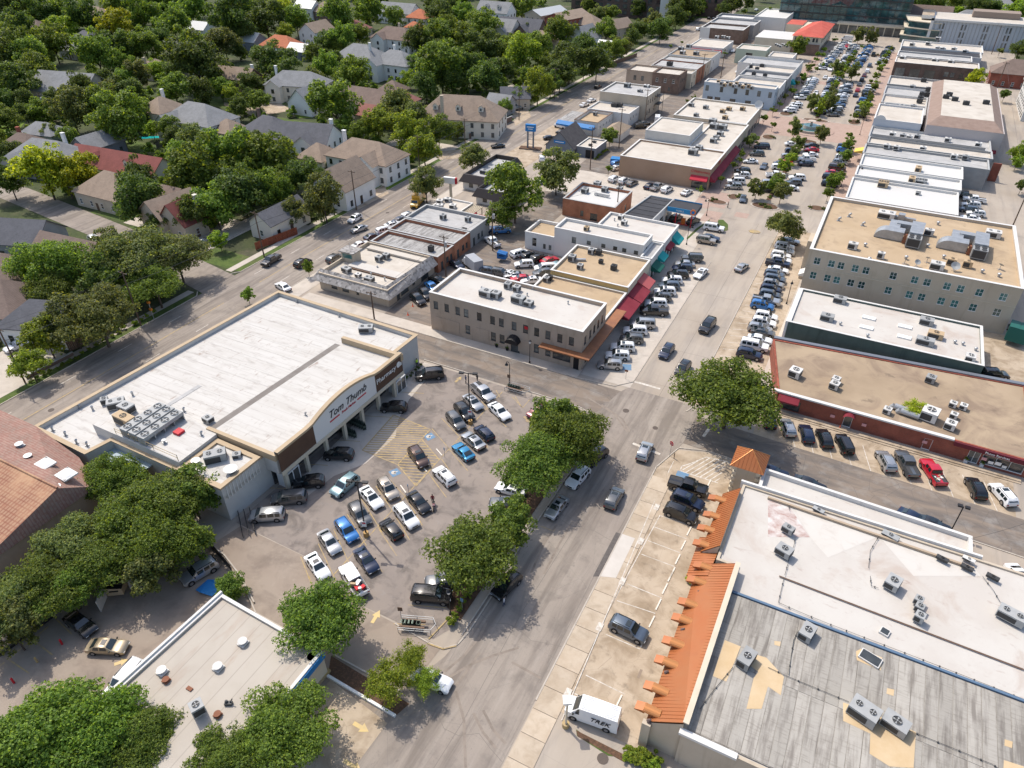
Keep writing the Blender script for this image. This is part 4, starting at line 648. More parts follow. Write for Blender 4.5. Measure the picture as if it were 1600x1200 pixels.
gr=building('garage','service garage with black ribbed roof beside the fuel canopy',[(-53.6,163.2),(-45.6,163.2),(-44.9,180.8),(-51.4,180.8)],4.6,w_white,r_dark,.25,.25,cap_g,{1:[(3,6,.1,2.8,3,3,'garage_door',fr_w),(7.5,10.5,.1,2.8,3,3,'garage_door',fr_w),(12,14,.3,2.4)]},cat='garage')
for i in range(6):mk('roof_seam',MB().box(-3.6,-.05,4.36,3.3,.05,4.44),cap_k,gr,(0,-7+i*2.8,0))
fc=thing('fuel_canopy','blue edged fuel canopy with round orange emblem on thin posts','canopy',(-40.9,177.3,0));mk('roof',MB().box(-3.7,-2.9,3.9,3.7,2.9,4.7),r_dark,fc);mk('fascia',MB().box(-3.75,-3.0,3.85,3.75,-2.9,5.0).box(-3.75,2.9,3.85,3.75,3,5.0),M('canopy_blue',(.04,.26,.48),.6),fc);mk('trim',MB().box(-3.8,-3.03,3.7,3.8,3.03,3.85),white_p,fc);mk('emblem',MB().tube((3.0,-3.12,4.6),(3.0,-3.0,4.6),.75,n=16).tube((3.0,-3.14,4.6),(3.0,-3.12,4.6),.42,n=14,mi=1),[M('emblem_orange',(.72,.20,.04),.6),aw_blu],fc);sign(fc,'cafe',(-.4,-3.05,4.15),(R(90),0,0));[mk('post',MB().box(-.12,-.12,0,.12,.12,3.8),hyd_red,fc,(x,y,0)) for x in (-1.5,2.6) for y in (-2,2)]
fp=thing('fuel_pump','orange fuel pump under the blue canopy','fuel pump',(-40.6,176.6,0));mk('cabinet',MB().box(-.5,-.3,.15,.5,.3,1.7),M('pump_orange',(.6,.16,.03),.5),fp);mk('base',MB().box(-1.4,-.6,0,1.4,.6,.15),hyd_red,fp)
# ------------------------------------------------------------------ drugstore and the row north of it
dr=building('drugstore','tan drugstore with red awning along the main street',rect(-68.6,-41.2,203.8,221.8),6.1,M('drugstore_tan',(.36,.235,.155),.9,[('n',(.40,.27,.185),.2,.4,.65,.8)]),r_pale,.45,.4,cap_w,{0:[(22.4,27.0,.2,2.7,4,1,'shopfront',fr_dk,glass_sf)],1:[(1,4,.4,2.6,3,1,'shopfront',fr_dk,glass_sf),(10,13,1,2.4,3,1,'shopfront',fr_dk,glass_sf)]},cat='drugstore')
awning(dr,(-46.6,203.8),(-41.6,203.8),1.5,3.9,3.0,aw_red2);awning(dr,(-41.2,203.9),(-41.2,236),1.7,4.2,3.0,aw_red,.5);sign(dr,'cvs',(-44-dr.location.x,203.74-dr.location.y,4.75),(R(90),0,0));sign(dr,'cvs2',(-41.12-dr.location.x,214-dr.location.y,4.8),(R(90),0,R(90)))
dn=building('row_shop','pale roofed rear half of the drugstore row',rect(-53,-41.2,222,253.4),6.1,w_tan,r_pale,.4,.4,cap_w,{1:shop_e(5,0,30)},cat='shop');building('tall_box','windowless grey box rising above the drugstore roofs',rect(-67.3,-53.1,222.6,238.8),9.0,w_pblk,r_pale,.3,.3,cap_w,cat='commercial building');building('low_shop','low pale roof between the grey box and the stone shop',rect(-67.3,-53.1,239,253.4),5.0,w_tan,r_pale,.3,.3,cap_w,cat='shop')
dq=building('pale_roof_shop','large pale roofed shop with white parapet and satellite dish',rect(-67.2,-42,253.6,279.6),6.2,w_tan,r_pale,.5,.4,cap_w,{1:shop_e(5,0,26)},cat='shop')
for x,y,s,zz in [(660,490,2.6,5.6),(735,430,2.0,5.6),(905,100,2.4,5.7),(920,165,2.6,5.7),(1030,180,2.6,5.7),(915,340,2,5.7),(950,300,1.8,5.7),(1000,255,2,5.7),(1065,40,1.5,5.7),(700,15,1.6,5.7)]:unit(W(1000+x/8,180+y/8,zz),s,s*.85,s*.6,0,1,ac_m,'grey unit','the drugstore row roofs')
for x,y in [(1120,665),(1210,680),(1315,705),(1355,690),(1440,690),(1330,745)]:unit(on('20',x,y,5.7),1.8,1.4,1.1,0,1,ac_m if x<1300 else ac_t,'grey unit','the pale roofed shop')
sd_=thing('satellite_dish','white mesh satellite dish on the pale roofed shop corner','satellite dish',tuple(on('20',1535,685,5.7)));mb=MB();n_=14
for i in range(n_):
    a0,a1=2*math.pi*i/n_,2*math.pi*(i+1)/n_;mb.poly([(1.5*math.cos(a0),1.5*math.sin(a0),.5),(1.5*math.cos(a1),1.5*math.sin(a1),.5),(0,0,0)])
d_=mk('dish',mb,ac_w,sd_,(0,0,1.6));d_.rotation_euler=(R(60),0,R(20));mk('mast',MB().tube((0,0,0),(0,0,1.6),.08),metal_g,sd_)
bw_=building('pale_blue_block','pale blue two storey block with tall arched windows',rect(-68.9,-41.4,300.2,306.5),7.6,M('pale_blue_stucco',(.44,.51,.57),.85,[('n',(.38,.45,.51),.3,.4,.7,.7)]),r_pale,.4,.35,cap_w,{0:wins([.8,6.5,12,16.5,21,25.2],1.3,4.4,6.4)+[(u,u+2.2,.5,2.4,2,1,'shopfront',fr_dk,glass_sf) for u in (2,5,11,17,22)],1:wins([1,4],1.2,4.4,6.4)},cat='commercial building')
for i in range(12):unit(on('20',1290+i*19,520+(i % 3)*9+i*2,7.1),1.3,1.1,1.1,0,1,ac_m if i % 2 else ac_t,'rooftop condenser','the pale blue block')
for i,(x0,y0,y1,h,lb) in enumerate([(-60,306.8,322,6.6,'grey roofed plaza shop behind the pale blue block'),(-60,322.3,333,6.9,'second grey roofed plaza shop'),(-60,333.3,346,7.0,'grey plaza shop with teal awning'),(-66,346.3,362,6.8,'white walled plaza shop with sunken roof')]):
    o=building('plaza_shop',lb,rect(x0,-40.6-.4*(i==0),y0,y1),h,w_white if i != 1 else w_grey,[r_pale,r_grey,r_pale,r_grey][i],.9,.35,cap_g if i else cap_w,{1:shop_e(3,0,y1-y0,.4,2.8),0:wins([1.5,3.4],.8,1,2.4)},cat='shop',group='shops on the west side of the plaza')
    if i==2:awning(o,(-40.6,334),(-40.6,338),1.8,4.2,2.8,aw_teal)
for x,y in [(1490,425),(1530,440),(1560,420),(1510,470),(1580,480)]:unit(on('20',x,y,6),1.6,1.4,1.2,0,1,ac_d,'dark unit','the plaza shops')
building('green_hall','pale green hall with square windows and flat roof behind the plaza trees',rect(-74,-60,378,391),6.5,M('pale_green_stucco',(.42,.46,.36),.88),r_pale,.5,.3,cap_w,{0:[(5,8,3,5,2,2)],1:wins([3,8],1.5,3,4.8)},cat='commercial building');building('white_cafe','white cafe with stone coloured roof clutter near the red tile building',rect(-58,-47,374,386),5.2,w_white,r_pale,.5,.3,cap_w,{0:[(2,5,.3,2.6,2,1,'shopfront',fr_dk,glass_sf)],1:shop_e(3,0,12)},cat='cafe')
for i in range(6):unit(on('30',50+14*i,285+6*(i % 3),4.7),1.3,1.1,.9,0,1,ac_w,'pale unit','the white cafe roof')
rt=thing('red_tile_building','cream two storey building with red tile roof by the plaza','commercial building',(-46.4,434,0));r_red=M('red_clay_tile',(.46,.085,.06),.85,[('w',(.32,.055,.04),(0,2.2,0),.6,.9,.5),('n',(.54,.13,.09),.3,.4,.7,.7)])
mk('wall',MB().box(-7.5,-20,0,6,24,8.4),w_cream,rt);mk('roof',MB().poly([(-8.2,-20.8,8.3),(6.8,-20.8,8.3),(6.8,24.8,8.3),(.5,18,10.2),(-3,-12,10.2)]).poly([(-8.2,-20.8,8.3),(-3,-12,10.2),(.5,18,10.2),(-5,24.8,8.3),(-8.2,-4,8.3)]),r_red,rt);[place_window(rt,(x,-20.02,6.0),0,1.0,1.7) for x in (-6.6,-5,-2.4,-.8,2,3.6)];[place_window(rt,(6.02,-18+i*4,5.6),R(90),1.4,1.8) for i in range(10)];[place_window(rt,(6.02,-18+i*4,.6),R(90),2.6,2.2,2,1) for i in range(10)]
mk('low_wing',MB().box(-26,-20.5,0,-7.6,2,6.2,0,1),[w_cream,r_brt],rt);mk('porch',MB().box(-7,-21.6,0,6,-20.1,5.2,0,1),[b_brn,r_white],rt);mk('upper_wing',MB().box(-16,8,0,-7.6,24,9,0,1),[w_cream,r_red],rt)
# ------------------------------------------------------------------ east side of the main street
br=building('brick_row','long low red brick shop row with brown gravel roof',[(-4.3,107.2),(33.2,106.4),(33.2,128.3),(-8.3,124.0)],3.3,b_red,r_brn,.15,.3,None,
              {0:[(1.2,4.0,.3,2.3,3,1,'shopfront',fr_dk,glass_sf),(11.0,12.3,.1,2.4,1,1,'door',fr_w,glass_dk),(23.0,24.2,.1,2.2,1,1,'door',fr_w,b_red),(29.3,30.9,.1,2.3,2,1,'door',fr_w,glass_dk),(31.2,36.8,.5,2.2,3,1,'shopfront',fr_w,glass_sf)]},cat='shop row')
c0=br.location;q=lambda x,y,z:(x-c0.x,y-c0.y,z);mk('coping',MB().prism([q(-5,107.1,0)[:2],q(22.5,106.5,0)[:2],q(22.5,107.2,0)[:2],q(-5,107.8,0)[:2]],3.15,3.42),cap_w,br)
mk('fascia',MB().prism([q(22.6,106.3,0)[:2],q(33.3,106.05,0)[:2],q(33.3,106.38,0)[:2],q(22.6,106.55,0)[:2]],2.5,3.25),M('maroon_fascia',(.14,.02,.03),.7),br);sign(br,'photo',q(28.5,106.1,2.65),(R(90),0,R(-1.3)))
awning(br,(-4.0,107.15),(-.6,107.1),1.2,3.1,2.4,aw_red)
mb=MB();N=8
for i in range(N):
    a0,a1=math.pi*i/N,math.pi*(i+1)/N;c_=q(7.4,107.0,2.3);mb.poly([(c_[0]+.9*math.cos(a0),c_[1],2.3+.9*math.sin(a0)),(c_[0]+.9*math.cos(a1),c_[1],2.3+.9*math.sin(a1)),(c_[0]+.9*math.cos(a1),c_[1]-.9,2.2+.6*math.sin(a1)),(c_[0]+.9*math.cos(a0),c_[1]-.9,2.2+.6*math.sin(a0))])
mk('arched_canopy',mb,aw_red,br)
for x in (4.6,9.5,18.5,26.8):mk('notice',MB().box(*q(x,106.86-(x*.0215),1.3),*q(x+.7,106.92-(x*.0215),1.8)),M('pink_notice',(.6,.32,.32),.7) if x==4.6 else bpy.data.materials['pink_notice'],br)
edge=M('metal_flashing',(.22,.24,.27),.5,metal=.5);mk('roof_edge',MB().prism([q(-8.2,124.1,0)[:2],q(33.2,128.2,0)[:2],q(33.2,129,0)[:2],q(-8.2,124.9,0)[:2]],2.9,3.55),edge,br)
for cr,x,y,s,m in [('31',165,1150,1.9,ac_w),('31',420,1190,1.3,ac_w),('31',1010,1185,1.5,ac_m),('32',410,25,1.5,ac_w),('32',1000,215,2.4,ac_w),('32',1150,140,1.1,ac_w),('32',1215,155,1.1,ac_w),('32',1155,210,1.1,ac_w),('32',1130,275,1.6,ac_w),('32',740,180,1.2,ac_w)]:unit(on(cr,x,y,3.2),s,s,s*.7,R(-12),1,m,'pale rooftop unit','the brick row')
for i,(x,y) in enumerate([(850,175),(890,205)]):mk('duct',MB().tube((-1.6,0,.5),(1.2,0,.5),.5,n=12).tube((-1.6,0,.5),(-2.1,0,0),.5,.4,n=12),metal_g,br,tuple(Vector(on('32',x,y,3.2))-br.location),R(-10))
mk('notice_papers',MB().box(-1.6,0,0,-.9,.02,.5).box(-.7,0,.1,.1,.02,.7).box(.3,0,-.1,.9,.02,.35),white_p,br,q(29.4,106.22,1.0))
steps=thing('kerb_step','long shallow tan steps along the brick row front','steps',(14,105.1,0));[mk('tread',MB().box(-17.5,-.25,0,18.5,.25,.14*(k+1)),conc_tan,steps,(0,k*.42,0),R(-1.2)) for k in range(2)]
for x in (1230,1330):
    pp=thing('potted_plant','potted plant in white tub by the brick row door','plant',tuple(WT('32',x,490 if x==1230 else 515)));mk('pot',MB().box(-.25,-.25,0,.25,.25,.5),white_p,pp);PLANTPOTS.append(pp)
gb=building('green_block','white roofed block with dark green side wall',rect(-6.7,26.5,129.3,144.5),4.7,w_green,r_white2,.35,.4,cap_w,{3:shop_e(4,0,15)},cat='shop');mk('white_end',MB().box(-17.1,-7.6,0,-16.63,7.6,4.75),w_white,gb)
for x,y,sx,m in [(445,690,2.4,ac_m),(365,800,2.4,ac_m),(985,825,2.4,ac_m),(1040,910,2.6,ac_t),(975,950,3.0,ac_m),(1255,1055,1.6,ac_w)]:unit(on('31',x,y,4.3),sx,1.6,1.1,R(-3),1,m,'rooftop unit','the green sided block')
for x,y in [(630,790),(615,850),(855,845),(850,910)]:tag(mk('roof_light',MB().box(-1.2,-.6,0,1.2,.6,.25),white_p,loc=on('31',x,y,4.35),rz=R(-3)),'white rectangular skylight panel on the green sided block','skylight')
for x,y in [(620,905),(1165,945),(1215,955),(450,830),(1295,990)]:vent(on('31',x,y,4.35),.2,.45,0,'the green sided block')
tS=[2.7,6.3,8.7,12,14.4,20.1,24.0,26.2,29.4,31.6,34.6];t0=[2.0,5.4,7.6,10.6,12.9,18.1,21.7,24.0,27.2,29.4]
t3=building('office_block','tan three storey office block with brown gravel roof and big ducts',rect(-7.4,31.8,152.4,186),10.2,w_tan,r_tan,.6,.45,cap_w,{0:wins([1.3,4.2,6.1,8.9,11,16.2,20.2,22.5,26.1,28.5,31.8],1.3,7.0,8.6,2,2,'window',fr_w,glass_gn)+wins([1.3,4.2,6.1,8.9,11,16.2,20.2,22.5,26.1,28.5,31.8,36],1.3,3.6,5.2,2,2,'window',fr_w,glass_gn)+wins([35.6+.3,],1.3,7.0,8.6,2,2,'window',fr_w,glass_gn),3:wins([2,6,10,14,18,22,26,30],2,7,8.8,2,2)+wins([2,6,10,14,18,22,26,30],2,3.6,5.4,2,2)},cat='office',capw=.15)
mk('string_course',MB().box(-19.63,-16.86,6.1,19.63,-16.82,6.2),w_cream,t3);mk('entry_bay',MB().box(-1.2,-2.5,0,0,2.5,9.2),w_tan,t3,(-19.62,-8,0));[awning(t3,(-7.45,176-i*4.4),(-7.45,173-i*4.4),1.2,3.2,2.5,cap_w) for i in range(5)]
for (cr,x,y) in [('31',910,300),('31',1310,370)]:
    t=thing('air_handler','huge silver air handler with curved ducts on the office block','air handler',tuple(on(cr,x,y,9.6)),R(-3));mk('casing',MB().box(-1.3,-2.9,.4,1.3,4.2,2.7),metal_g,t);mk('condenser',MB().box(-1.4,-5.2,.3,1.4,-2.95,2.3),ac_m,t);[mk('fan',MB().tube((a_,b_,2.3),(a_,b_,2.4),.5,n=14),ac_d,t) for a_ in (-.65,.65) for b_ in (-4.6,-3.5)];mk('base',MB().box(-1.2,-5,0,1.2,4,.3),cap_k,t);mk('grille',MB().box(-1.2,-5.24,.5,1.2,-5.2,2.1),ac_d,t)
    mk('duct',MB().box(-4.2,2.2,.6,-1.3,4.0,2.3).box(-5.6,.2,.4,-3.4,4.4,2.1),metal_g,t);mb=MB();N=6
    for i in range(N):
        a0,a1=math.pi/2*i/N,math.pi/2*(i+1)/N;f_=lambda a,k:(-5.6-2.3*math.sin(a),k,.1+2.0*math.cos(a));mb.poly([f_(a0,-2.6),f_(a0,.2),f_(a1,.2),f_(a1,-2.6)]);mb.poly([f_(a0,-2.6),f_(a1,-2.6),(-5.6,-2.6,.1)]);mb.poly([f_(a0,.2),f_(a1,.2),(-5.6,.2,.1)])
    mk('duct_elbow',mb.box(-5.6,-2.6,.1,-2.2,.2,2.1),metal_g,t);sr=mk('access_stair',MB().box(-2.1,-3.4,.1,-1.5,-3.3,2.0),M('rust_paint',(.22,.09,.05),.8) if 'rust_paint' not in bpy.data.materials else bpy.data.materials['rust_paint'],t);mk('tread',MB().box(-2.2,-3.2,.3,-1.45,-2.4,.4).box(-2.2,-2.4,.8,-1.45,-1.6,.9).box(-2.2,-1.6,1.3,-1.45,-.8,1.4),bpy.data.materials['rust_paint'],sr)
for x,y,sx,m in [(735,160,3.6,ac_w),(525,355,1.9,ac_w),(1000,270,1.9,ac_w),(1400,280,3.0,ac_w),(1050,480,2.6,ac_w),(1140,455,1.7,ac_t),(1240,470,1.7,ac_t),(700,415,1.4,ac_w)]:unit(on('31',x,y,9.6),sx,sx*.7,1.3,R(-3),1 if sx<3 else 2,m,'pale rooftop unit','the tan office block')
mk('duct',MB().box(-3,-.4,0,3.4,.4,.7).box(-.4,-.6,0,1,.9,1.3),metal_g,t3,tuple(Vector(on('31',820,170,9.6))-t3.location),R(-4))
dish_me=MB()
for i in range(12):
    a0,a1=2*math.pi*i/12,2*math.pi*(i+1)/12
    dish_me.poly([(.6*math.cos(a0),.6*math.sin(a0),.22),(.6*math.cos(a1),.6*math.sin(a1),.22),(0,0,0)])
dish_me=dish_me.mesh('dish',ac_m);mast_me=MB().tube((0,0,0),(0,0,.9),.05,n=6).box(-.5,-.04,0,.5,.04,.06).box(-.04,-.5,.061,.04,.5,.12).mesh('mast',metal_g)
for x,y,sc in [(850,450,1),(925,465,1),(990,440,.8),(1160,490,1.5),(1445,485,.9)]:
    t=thing('satellite_dish','satellite dish on a small stand on the tan office block roof','satellite dish',tuple(on('31',x,y,9.6)),rnd.random()*6);d_=link('dish',dish_me,t,(0,0,.9));d_.rotation_euler=(R(40),0,0);d_.scale=(sc,)*3;link('mast',mast_me,t)
for x,y in [(1060,205),(605,340),(995,345),(1095,415),(1440,530),(590,210),(440,180),(505,155),(630,430),(860,420),(1335,505)]:vent(on('31',x,y,9.6),.25,.6,0 if x>600 else 1,'the tan office block')
# white and grey rows further north
E_=[('white_roof_shop','bright white roofed shop next to the tan office block',-4.6,22,202,219.5,5,w_white,r_brt),('white_roof_shop','second bright white roofed shop with tall side parapet',-4.3,22.5,219.8,228.5,5.6,w_white,r_brt),('white_roof_shop','third bright white roofed shop with ridge of vents',-4,22.8,228.8,240,5.8,w_white,r_brt),('grey_shop','grey roofed shop north of the white roofs',-4.3,29.5,240.3,250,6,w_grey,r_grey),('grey_shop','grey roofed shop with red brick back wall',-4,30.5,250.3,258,6.3,w_grey,r_pale),('grey_shop','shop with cluttered gravel roof and curved front parapet',-4.3,30.4,258.3,271.5,6.1,w_pblk,r_grey)]
for nm,lb,x0,x1,y0,y1,h,wl,rf in E_:
    o=building(nm,lb,rect(x0,x1,y0,y1),h,wl,rf,.55,.35,cap_w if rf is r_brt else cap_g,{3:shop_e(3,0,y1-y0,.4,2.8),1:[(1,2,.1,2.2,1,1,'door')]},cat='shop',group='shops on the east side of the plaza')
    if y0==250.3:mk('brick_back',MB().box(20,-4.2,0,34.9-17.25+.1,-3.9,5.4),b_red,o);awning(o,(-4,254.5),(-4,250.5),3.0,3.9,3.0,aw_yel)
tall_wall=building('tall_side_wall','grey stepped side wall with row of small openings on the east shops',rect(-3.5,28.5,257.9,258.25),7.2,w_grey,r_grey,0,.1,None,{0:wins([5+1.6*i for i in range(8)],.5,6.0,6.5,1,1)},cat='wall')
for x,y,s in [(715,1130,2.6),(950,1120,2.8),(935,1180,1.2)]:unit(on('30',x,y+35,4.5),s,s,s*.5,0,2,ac_t if x==715 else ac_m,'square unit','the bright white roofs')
for x,y in [(935,1070),(895,1135)]:unit(on('30',x,y,5.3),1.6,2.6,1.2,0,1,ac_t,'rusty tan unit','the bright white roofs')
for x,y in [(740,925),(800,935),(965,940),(1160,990),(1230,995),(775,850),(930,865),(880,870),(840,860),(1120,885),(1310,915),(1280,860)]:unit(on('30',x,y,5.7),1.8,1.5,1.1,0,1,ac_w if x % 3 else ac_m,'rooftop unit','the grey east shops')
tm=building('tall_white_shop','white two storey shop with curved parapet corner and round teal sign',rect(-4.4,10,271.8,293),8.4,M('cool_white_stucco',(.52,.53,.55),.85),r_pale,.5,.35,cap_w,{0:[(3.8,8,1.6,3.4,4,1,'shopfront',fr_dk,glass_sf),(9,13,1.6,3.4,4,1,'shopfront',fr_dk,glass_sf),(.5,2.8,.6,5.4,1,2,'shopfront',fr_dk,black_p)],3:shop_e(4,0,21)},cat='shop')
mk('round_sign',MB().tube((-5.6,-10.75,4.3),(-5.6,-10.62,4.3),.8,n=18),aw_teal,tm);mb=MB();pts_=[(-7.1,8.4)]+[(-7.1+3.6*i/8,8.4+1.3*math.sin(math.pi*i/8)**.6 if 0<i<8 else 8.4) for i in range(9)]
mb.poly([(x,-10.62,z) for x,z in pts_[1:]] ).poly([(x,-10.3,z) for x,z in reversed(pts_[1:])]);[mb.poly([(pts_[i][0],-10.62,pts_[i][1]),(pts_[i][0],-10.3,pts_[i][1]),(pts_[i+1][0],-10.3,pts_[i+1][1]),(pts_[i+1][0],-10.62,pts_[i+1][1])]) for i in range(1,9)];mk('curved_parapet',mb,tm.children[0].data.materials[0],tm)
hp=thing('sloped_parapet_hall','large hall with inward sloping brown parapet and cream roof','commercial building',(22.3,301.5,0));a,b=10.9,30.5
mk('wall',MB().box(-a,-b,0,a+.3,b+4,8.6),M('pinkish_stucco',(.47,.42,.40),.88),hp);mk('sloped_parapet',MB().poly([(-a,-b,8.62),(a,-b,8.62),(a-3,-b+6.5,10.4),(-a+3.4,-b+6.5,10.4)]).poly([(a,-b,8.62),(a,b+4,8.62),(a-3,b+1,10.4),(a-3,-b+6.5,10.4)]).poly([(-a,b+4,8.62),(-a,-b,8.62),(-a+3.4,-b+6.5,10.4),(-a+3.4,b+1,10.4)]).poly([(a,b+4,8.62),(-a,b+4,8.62),(-a+3.4,b+1,10.4),(a-3,b+1,10.4)]),M('brown_shingle',(.24,.17,.135),.9,[('n',(.3,.22,.18),.6,.4,.7,.8)]),hp);mk('roof',MB().poly([(-a+3.4,-b+6.5,10.42),(a-3,-b+6.5,10.42),(a-3,b+1,10.42),(-a+3.4,b+1,10.42)]),r_pale,hp)
sign(hp,'baldo',(-6.2,-b-.05,4.7),(R(90),0,0));sign(hp,'dance',(1.8,-b-.05,4.9),(R(90),0,0));awning(hp,(13,271),(20,271),1.4,3.9,3.2,aw_blu);awning(hp,(21.5,271),(27,271),1.4,3.6,2.9,cap_k);awning(hp,(28,271),(33,271),1.4,3.4,2.8,aw_red)
for x,y in [(1110,615),(1165,630),(1235,655),(1360,650),(1130,600)]:unit(on('30',x,y,10.4),2,1.6,1.1,0,1,ac_d,'dark unit','the cream hall roof')
F_=[('north_shop','grey roofed shop behind the curved parapet',-3,11,293.4,306,6,w_white,r_grey),('north_shop','pale roofed shop beside the hall',-4.2,11,306.3,320,6,w_white,r_pale),('north_shop','blue grey roofed shop beside the hall',-4.4,12,320.3,334,6,w_white,r_grey),('north_shop','long pale roofed shop before the side street',-4.3,20,336,352,6.3,w_grey,r_pale),('dark_wall_yard','dark grey walled yard roof behind the hall',20.3,33,338.5,352,5,w_grey,r_grey)]
for nm,lb,x0,x1,y0,y1,h,wl,rf in F_:building(nm,lb,rect(x0,x1,y0,y1),h,wl,rf,.7,.35,cap_g,{3:shop_e(3,0,y1-y0,.4,2.8)},cat='shop',group='shops on the east side of the plaza')
for x,y in [(900,555),(1000,570),(960,600),(990,600),(945,640),(950,625),(830,680),(905,680),(970,512)]:unit(on('30',x,y,5.6),2.0,1.7,1.3,0,1,ac_d if x>940 else ac_m,'dark unit','the north east shops')
bf=building('dark_brick_shop','dark brick shop with arched windows and cream roof',rect(-4.4,28.8,380,392.6),6.6,b_drk,r_pale,.35,.35,cap_w,{0:[(1,5,.5,4.4,3,2),(7,11,.5,4.4,3,2),(12.8,17,.5,4.4,3,2),(20.5,22.3,2.4,4.4,2,2),(23,24.6,2.4,4.4,2,2),(26.5,28,2.2,4.4,2,2)]},cat='shop')
G_=[('far_shop','grey strip roofed shop behind the dark brick shop',-4.4,26,393,405,7,w_grey,r_grey),('far_shop','black roofed shop with rooftop machines at plaza end',-4.2,30,405.4,420,6.6,w_white,r_dark),('far_shop','pale roofed shop nearest the white panel building',-4.4,31,420.4,439,6.4,w_white,r_pale)]
for nm,lb,x0,x1,y0,y1,h,wl,rf in G_:building(nm,lb,rect(x0,x1,y0,y1),h,wl,rf,.6,.35,cap_w,{3:shop_e(3,0,y1-y0,.4,2.8)},cat='shop',group='shops on the east side of the plaza')
for x,y in [(1060,310),(1090,315),(1160,315),(1230,330),(900,285),(1000,280),(1060,250),(840,370),(1040,385),(1140,395)]:unit(on('30',x,y,6),2.4,1.8,1.2,0,1,ac_w,'pale unit','the far east shops')
# ------------------------------------------------------------------ far end: glass offices and panel building
go=thing('glass_office','dark teal glass office tower closing the plaza','office tower',(-39,500,0));gl2=M('curtain_wall_glass',(.018,.045,.05),.05,[('n',(.05,.13,.13),(.12,.12,.3),.45,.65,.9),('n',(.10,.20,.20),.25,.6,.75,.7)],spec=.9)
mk('wall',MB().box(-36,-8,0,34,30,34),gl2,go)
for i in range(8):mk('floor_band',MB().box(-36.15,-8.15,3.9+i*4.1,34.15,-8.0,4.5+i*4.1),fr_dk,go)
for i in range(20):mk('mullion',MB().box(-.08,-8.2,4.5,.08,-8.0,34),fr_dk,go,(-35+i*3.6,0,0))
mk('podium',MB().box(-36,-14,0,34,-8.2,4.6,0,1),[glass_dk,conc],go);mk('podium_edge',MB().box(-2,-15,4.4,34.4,-7.9,5.3),w_cream,go)
for i in range(15):mk('column',MB().box(-.25,-14.4,0,.25,-14.02,4.4),w_cream,go,(-34+i*4.8,0,0))
ce=thing('curved_glass_wing','terraced dark glass wing between tower and panel building','office',(2.5,478,0));[mk('storey',MB().prism([(-9+1.2*k,-7+.8*k),(3,-10+k*.8),(9,-10+k*.8),(9,14),(-9,14)],z0,z1,0,1),[gl2,conc],ce) for k,(z0,z1) in enumerate([(0,3.6),(4.0,7.2),(7.6,10.4)])];[mk('terrace_edge',MB().prism([(-9.6+1.2*k,-7.7+.8*k),(3,-10.8+k*.8),(9,-10.8+k*.8),(9,14),(-9.6,14)],z,z+.4),w_cream,ce) for k,z in ((0,3.6),(1,7.2),(2,10.4))]
pbn=thing('panel_building','white ribbed panel building with dark slot windows','office',(45,478,0));mk('wall',MB().box(-38,-9,0,40,22,12),M('white_panel',(.42,.45,.48),.7),pbn);mk('roof',MB().poly([(-37.4,-8.4,12.05),(39.4,-8.4,12.05),(39.4,21,12.05),(-37.4,21,12.05)]),r_pale,pbn);mk('portal',MB().box(-39,-9.7,0,-37.6,-9.05,12.9).box(-39,-9.7,11.9,40,-9.05,12.9),w_white,pbn);mk('portal_roof',MB().box(-44,-2,11.5,-38.1,20,13.2,0,1),[w_white,conc_tan],pbn)
for r0 in range(3):
    for g_ in range(7):
        for k in (0,1):mk('slot_window',MB().box(0,-9.1,0,.8,-9.0,2.6),glass_dk,pbn,(-34.5+g_*10.2+k*1.5,0,1.2+r0*3.5))
for i in range(44):mk('panel_rib',MB().box(-.1,-9.16,.2,.1,-9.02,11.8),w_grey,pbn,(-36.6+i*1.75,0,0))
mk('penthouse',MB().box(-20,10,12,2,20,15),M('penthouse_brown',(.27,.21,.17),.85),pbn);mk('penthouse',MB().box(18,4,12,40,20,14.5,0,1),[w_cream,conc_tan],pbn)
bd=thing('brick_hall','long dark brick hall with pale parapet in the far background','building',(-172,492,0));mk('wall',MB().box(-32,-12,0,42,16,12),b_drk,bd);mk('roof',MB().box(-33,-13,12,43,17,12.8),w_cream,bd)
for i in range(13):
    for z in (1.5,5,8.6):place_window(bd,(-29+i*5.4,-12.03,z),0,2.8,2.3,3,1)
mk('entry_tower',MB().box(28,-13.5,0,34,-12.02,13.4),w_white,bd)
for x0,y0,x1,y1,h,lb in [(-128,505,-112,520,14,'tall brick house block behind the far trees')]:building('brick_tower_house',lb,rect(x0,x1,y0,y1),h,b_drk,r_grey,.5,.4,cap_w,{0:wins([3,7,11],1.6,8,11)},cat='building')
# right edge apartments
ap=thing('apartment_block','white three storey apartment block with grey gables at right edge','apartment building',(52.5,343,0));mk('wall',MB().box(-9,-16,0,9,14,9),w_white,ap);rr=MB()
for i in range(4):
    y=-16+7.5*i;rr.poly([(-9.5,y,9),(9.5,y,9),(9.5,y+3.75,12),(-9.5,y+3.75,12)]);rr.poly([(-9.5,y+3.75,12),(9.5,y+3.75,12),(9.5,y+7.5,9),(-9.5,y+7.5,9)]);rr.poly([(-9.5,y,9),(-9.5,y+3.75,12),(-9.5,y+7.5,9)],1)
mk('roof',rr,[r_grey,w_white],ap);[place_window(ap,(-9.03,-13+i*4,z),R(-90),1.1,1.6) for i in range(7) for z in (1,4,7)];[place_window(ap,(-8+i*3,-16.03,z),0,1.1,1.6) for i in range(5) for z in (1,4,7)]
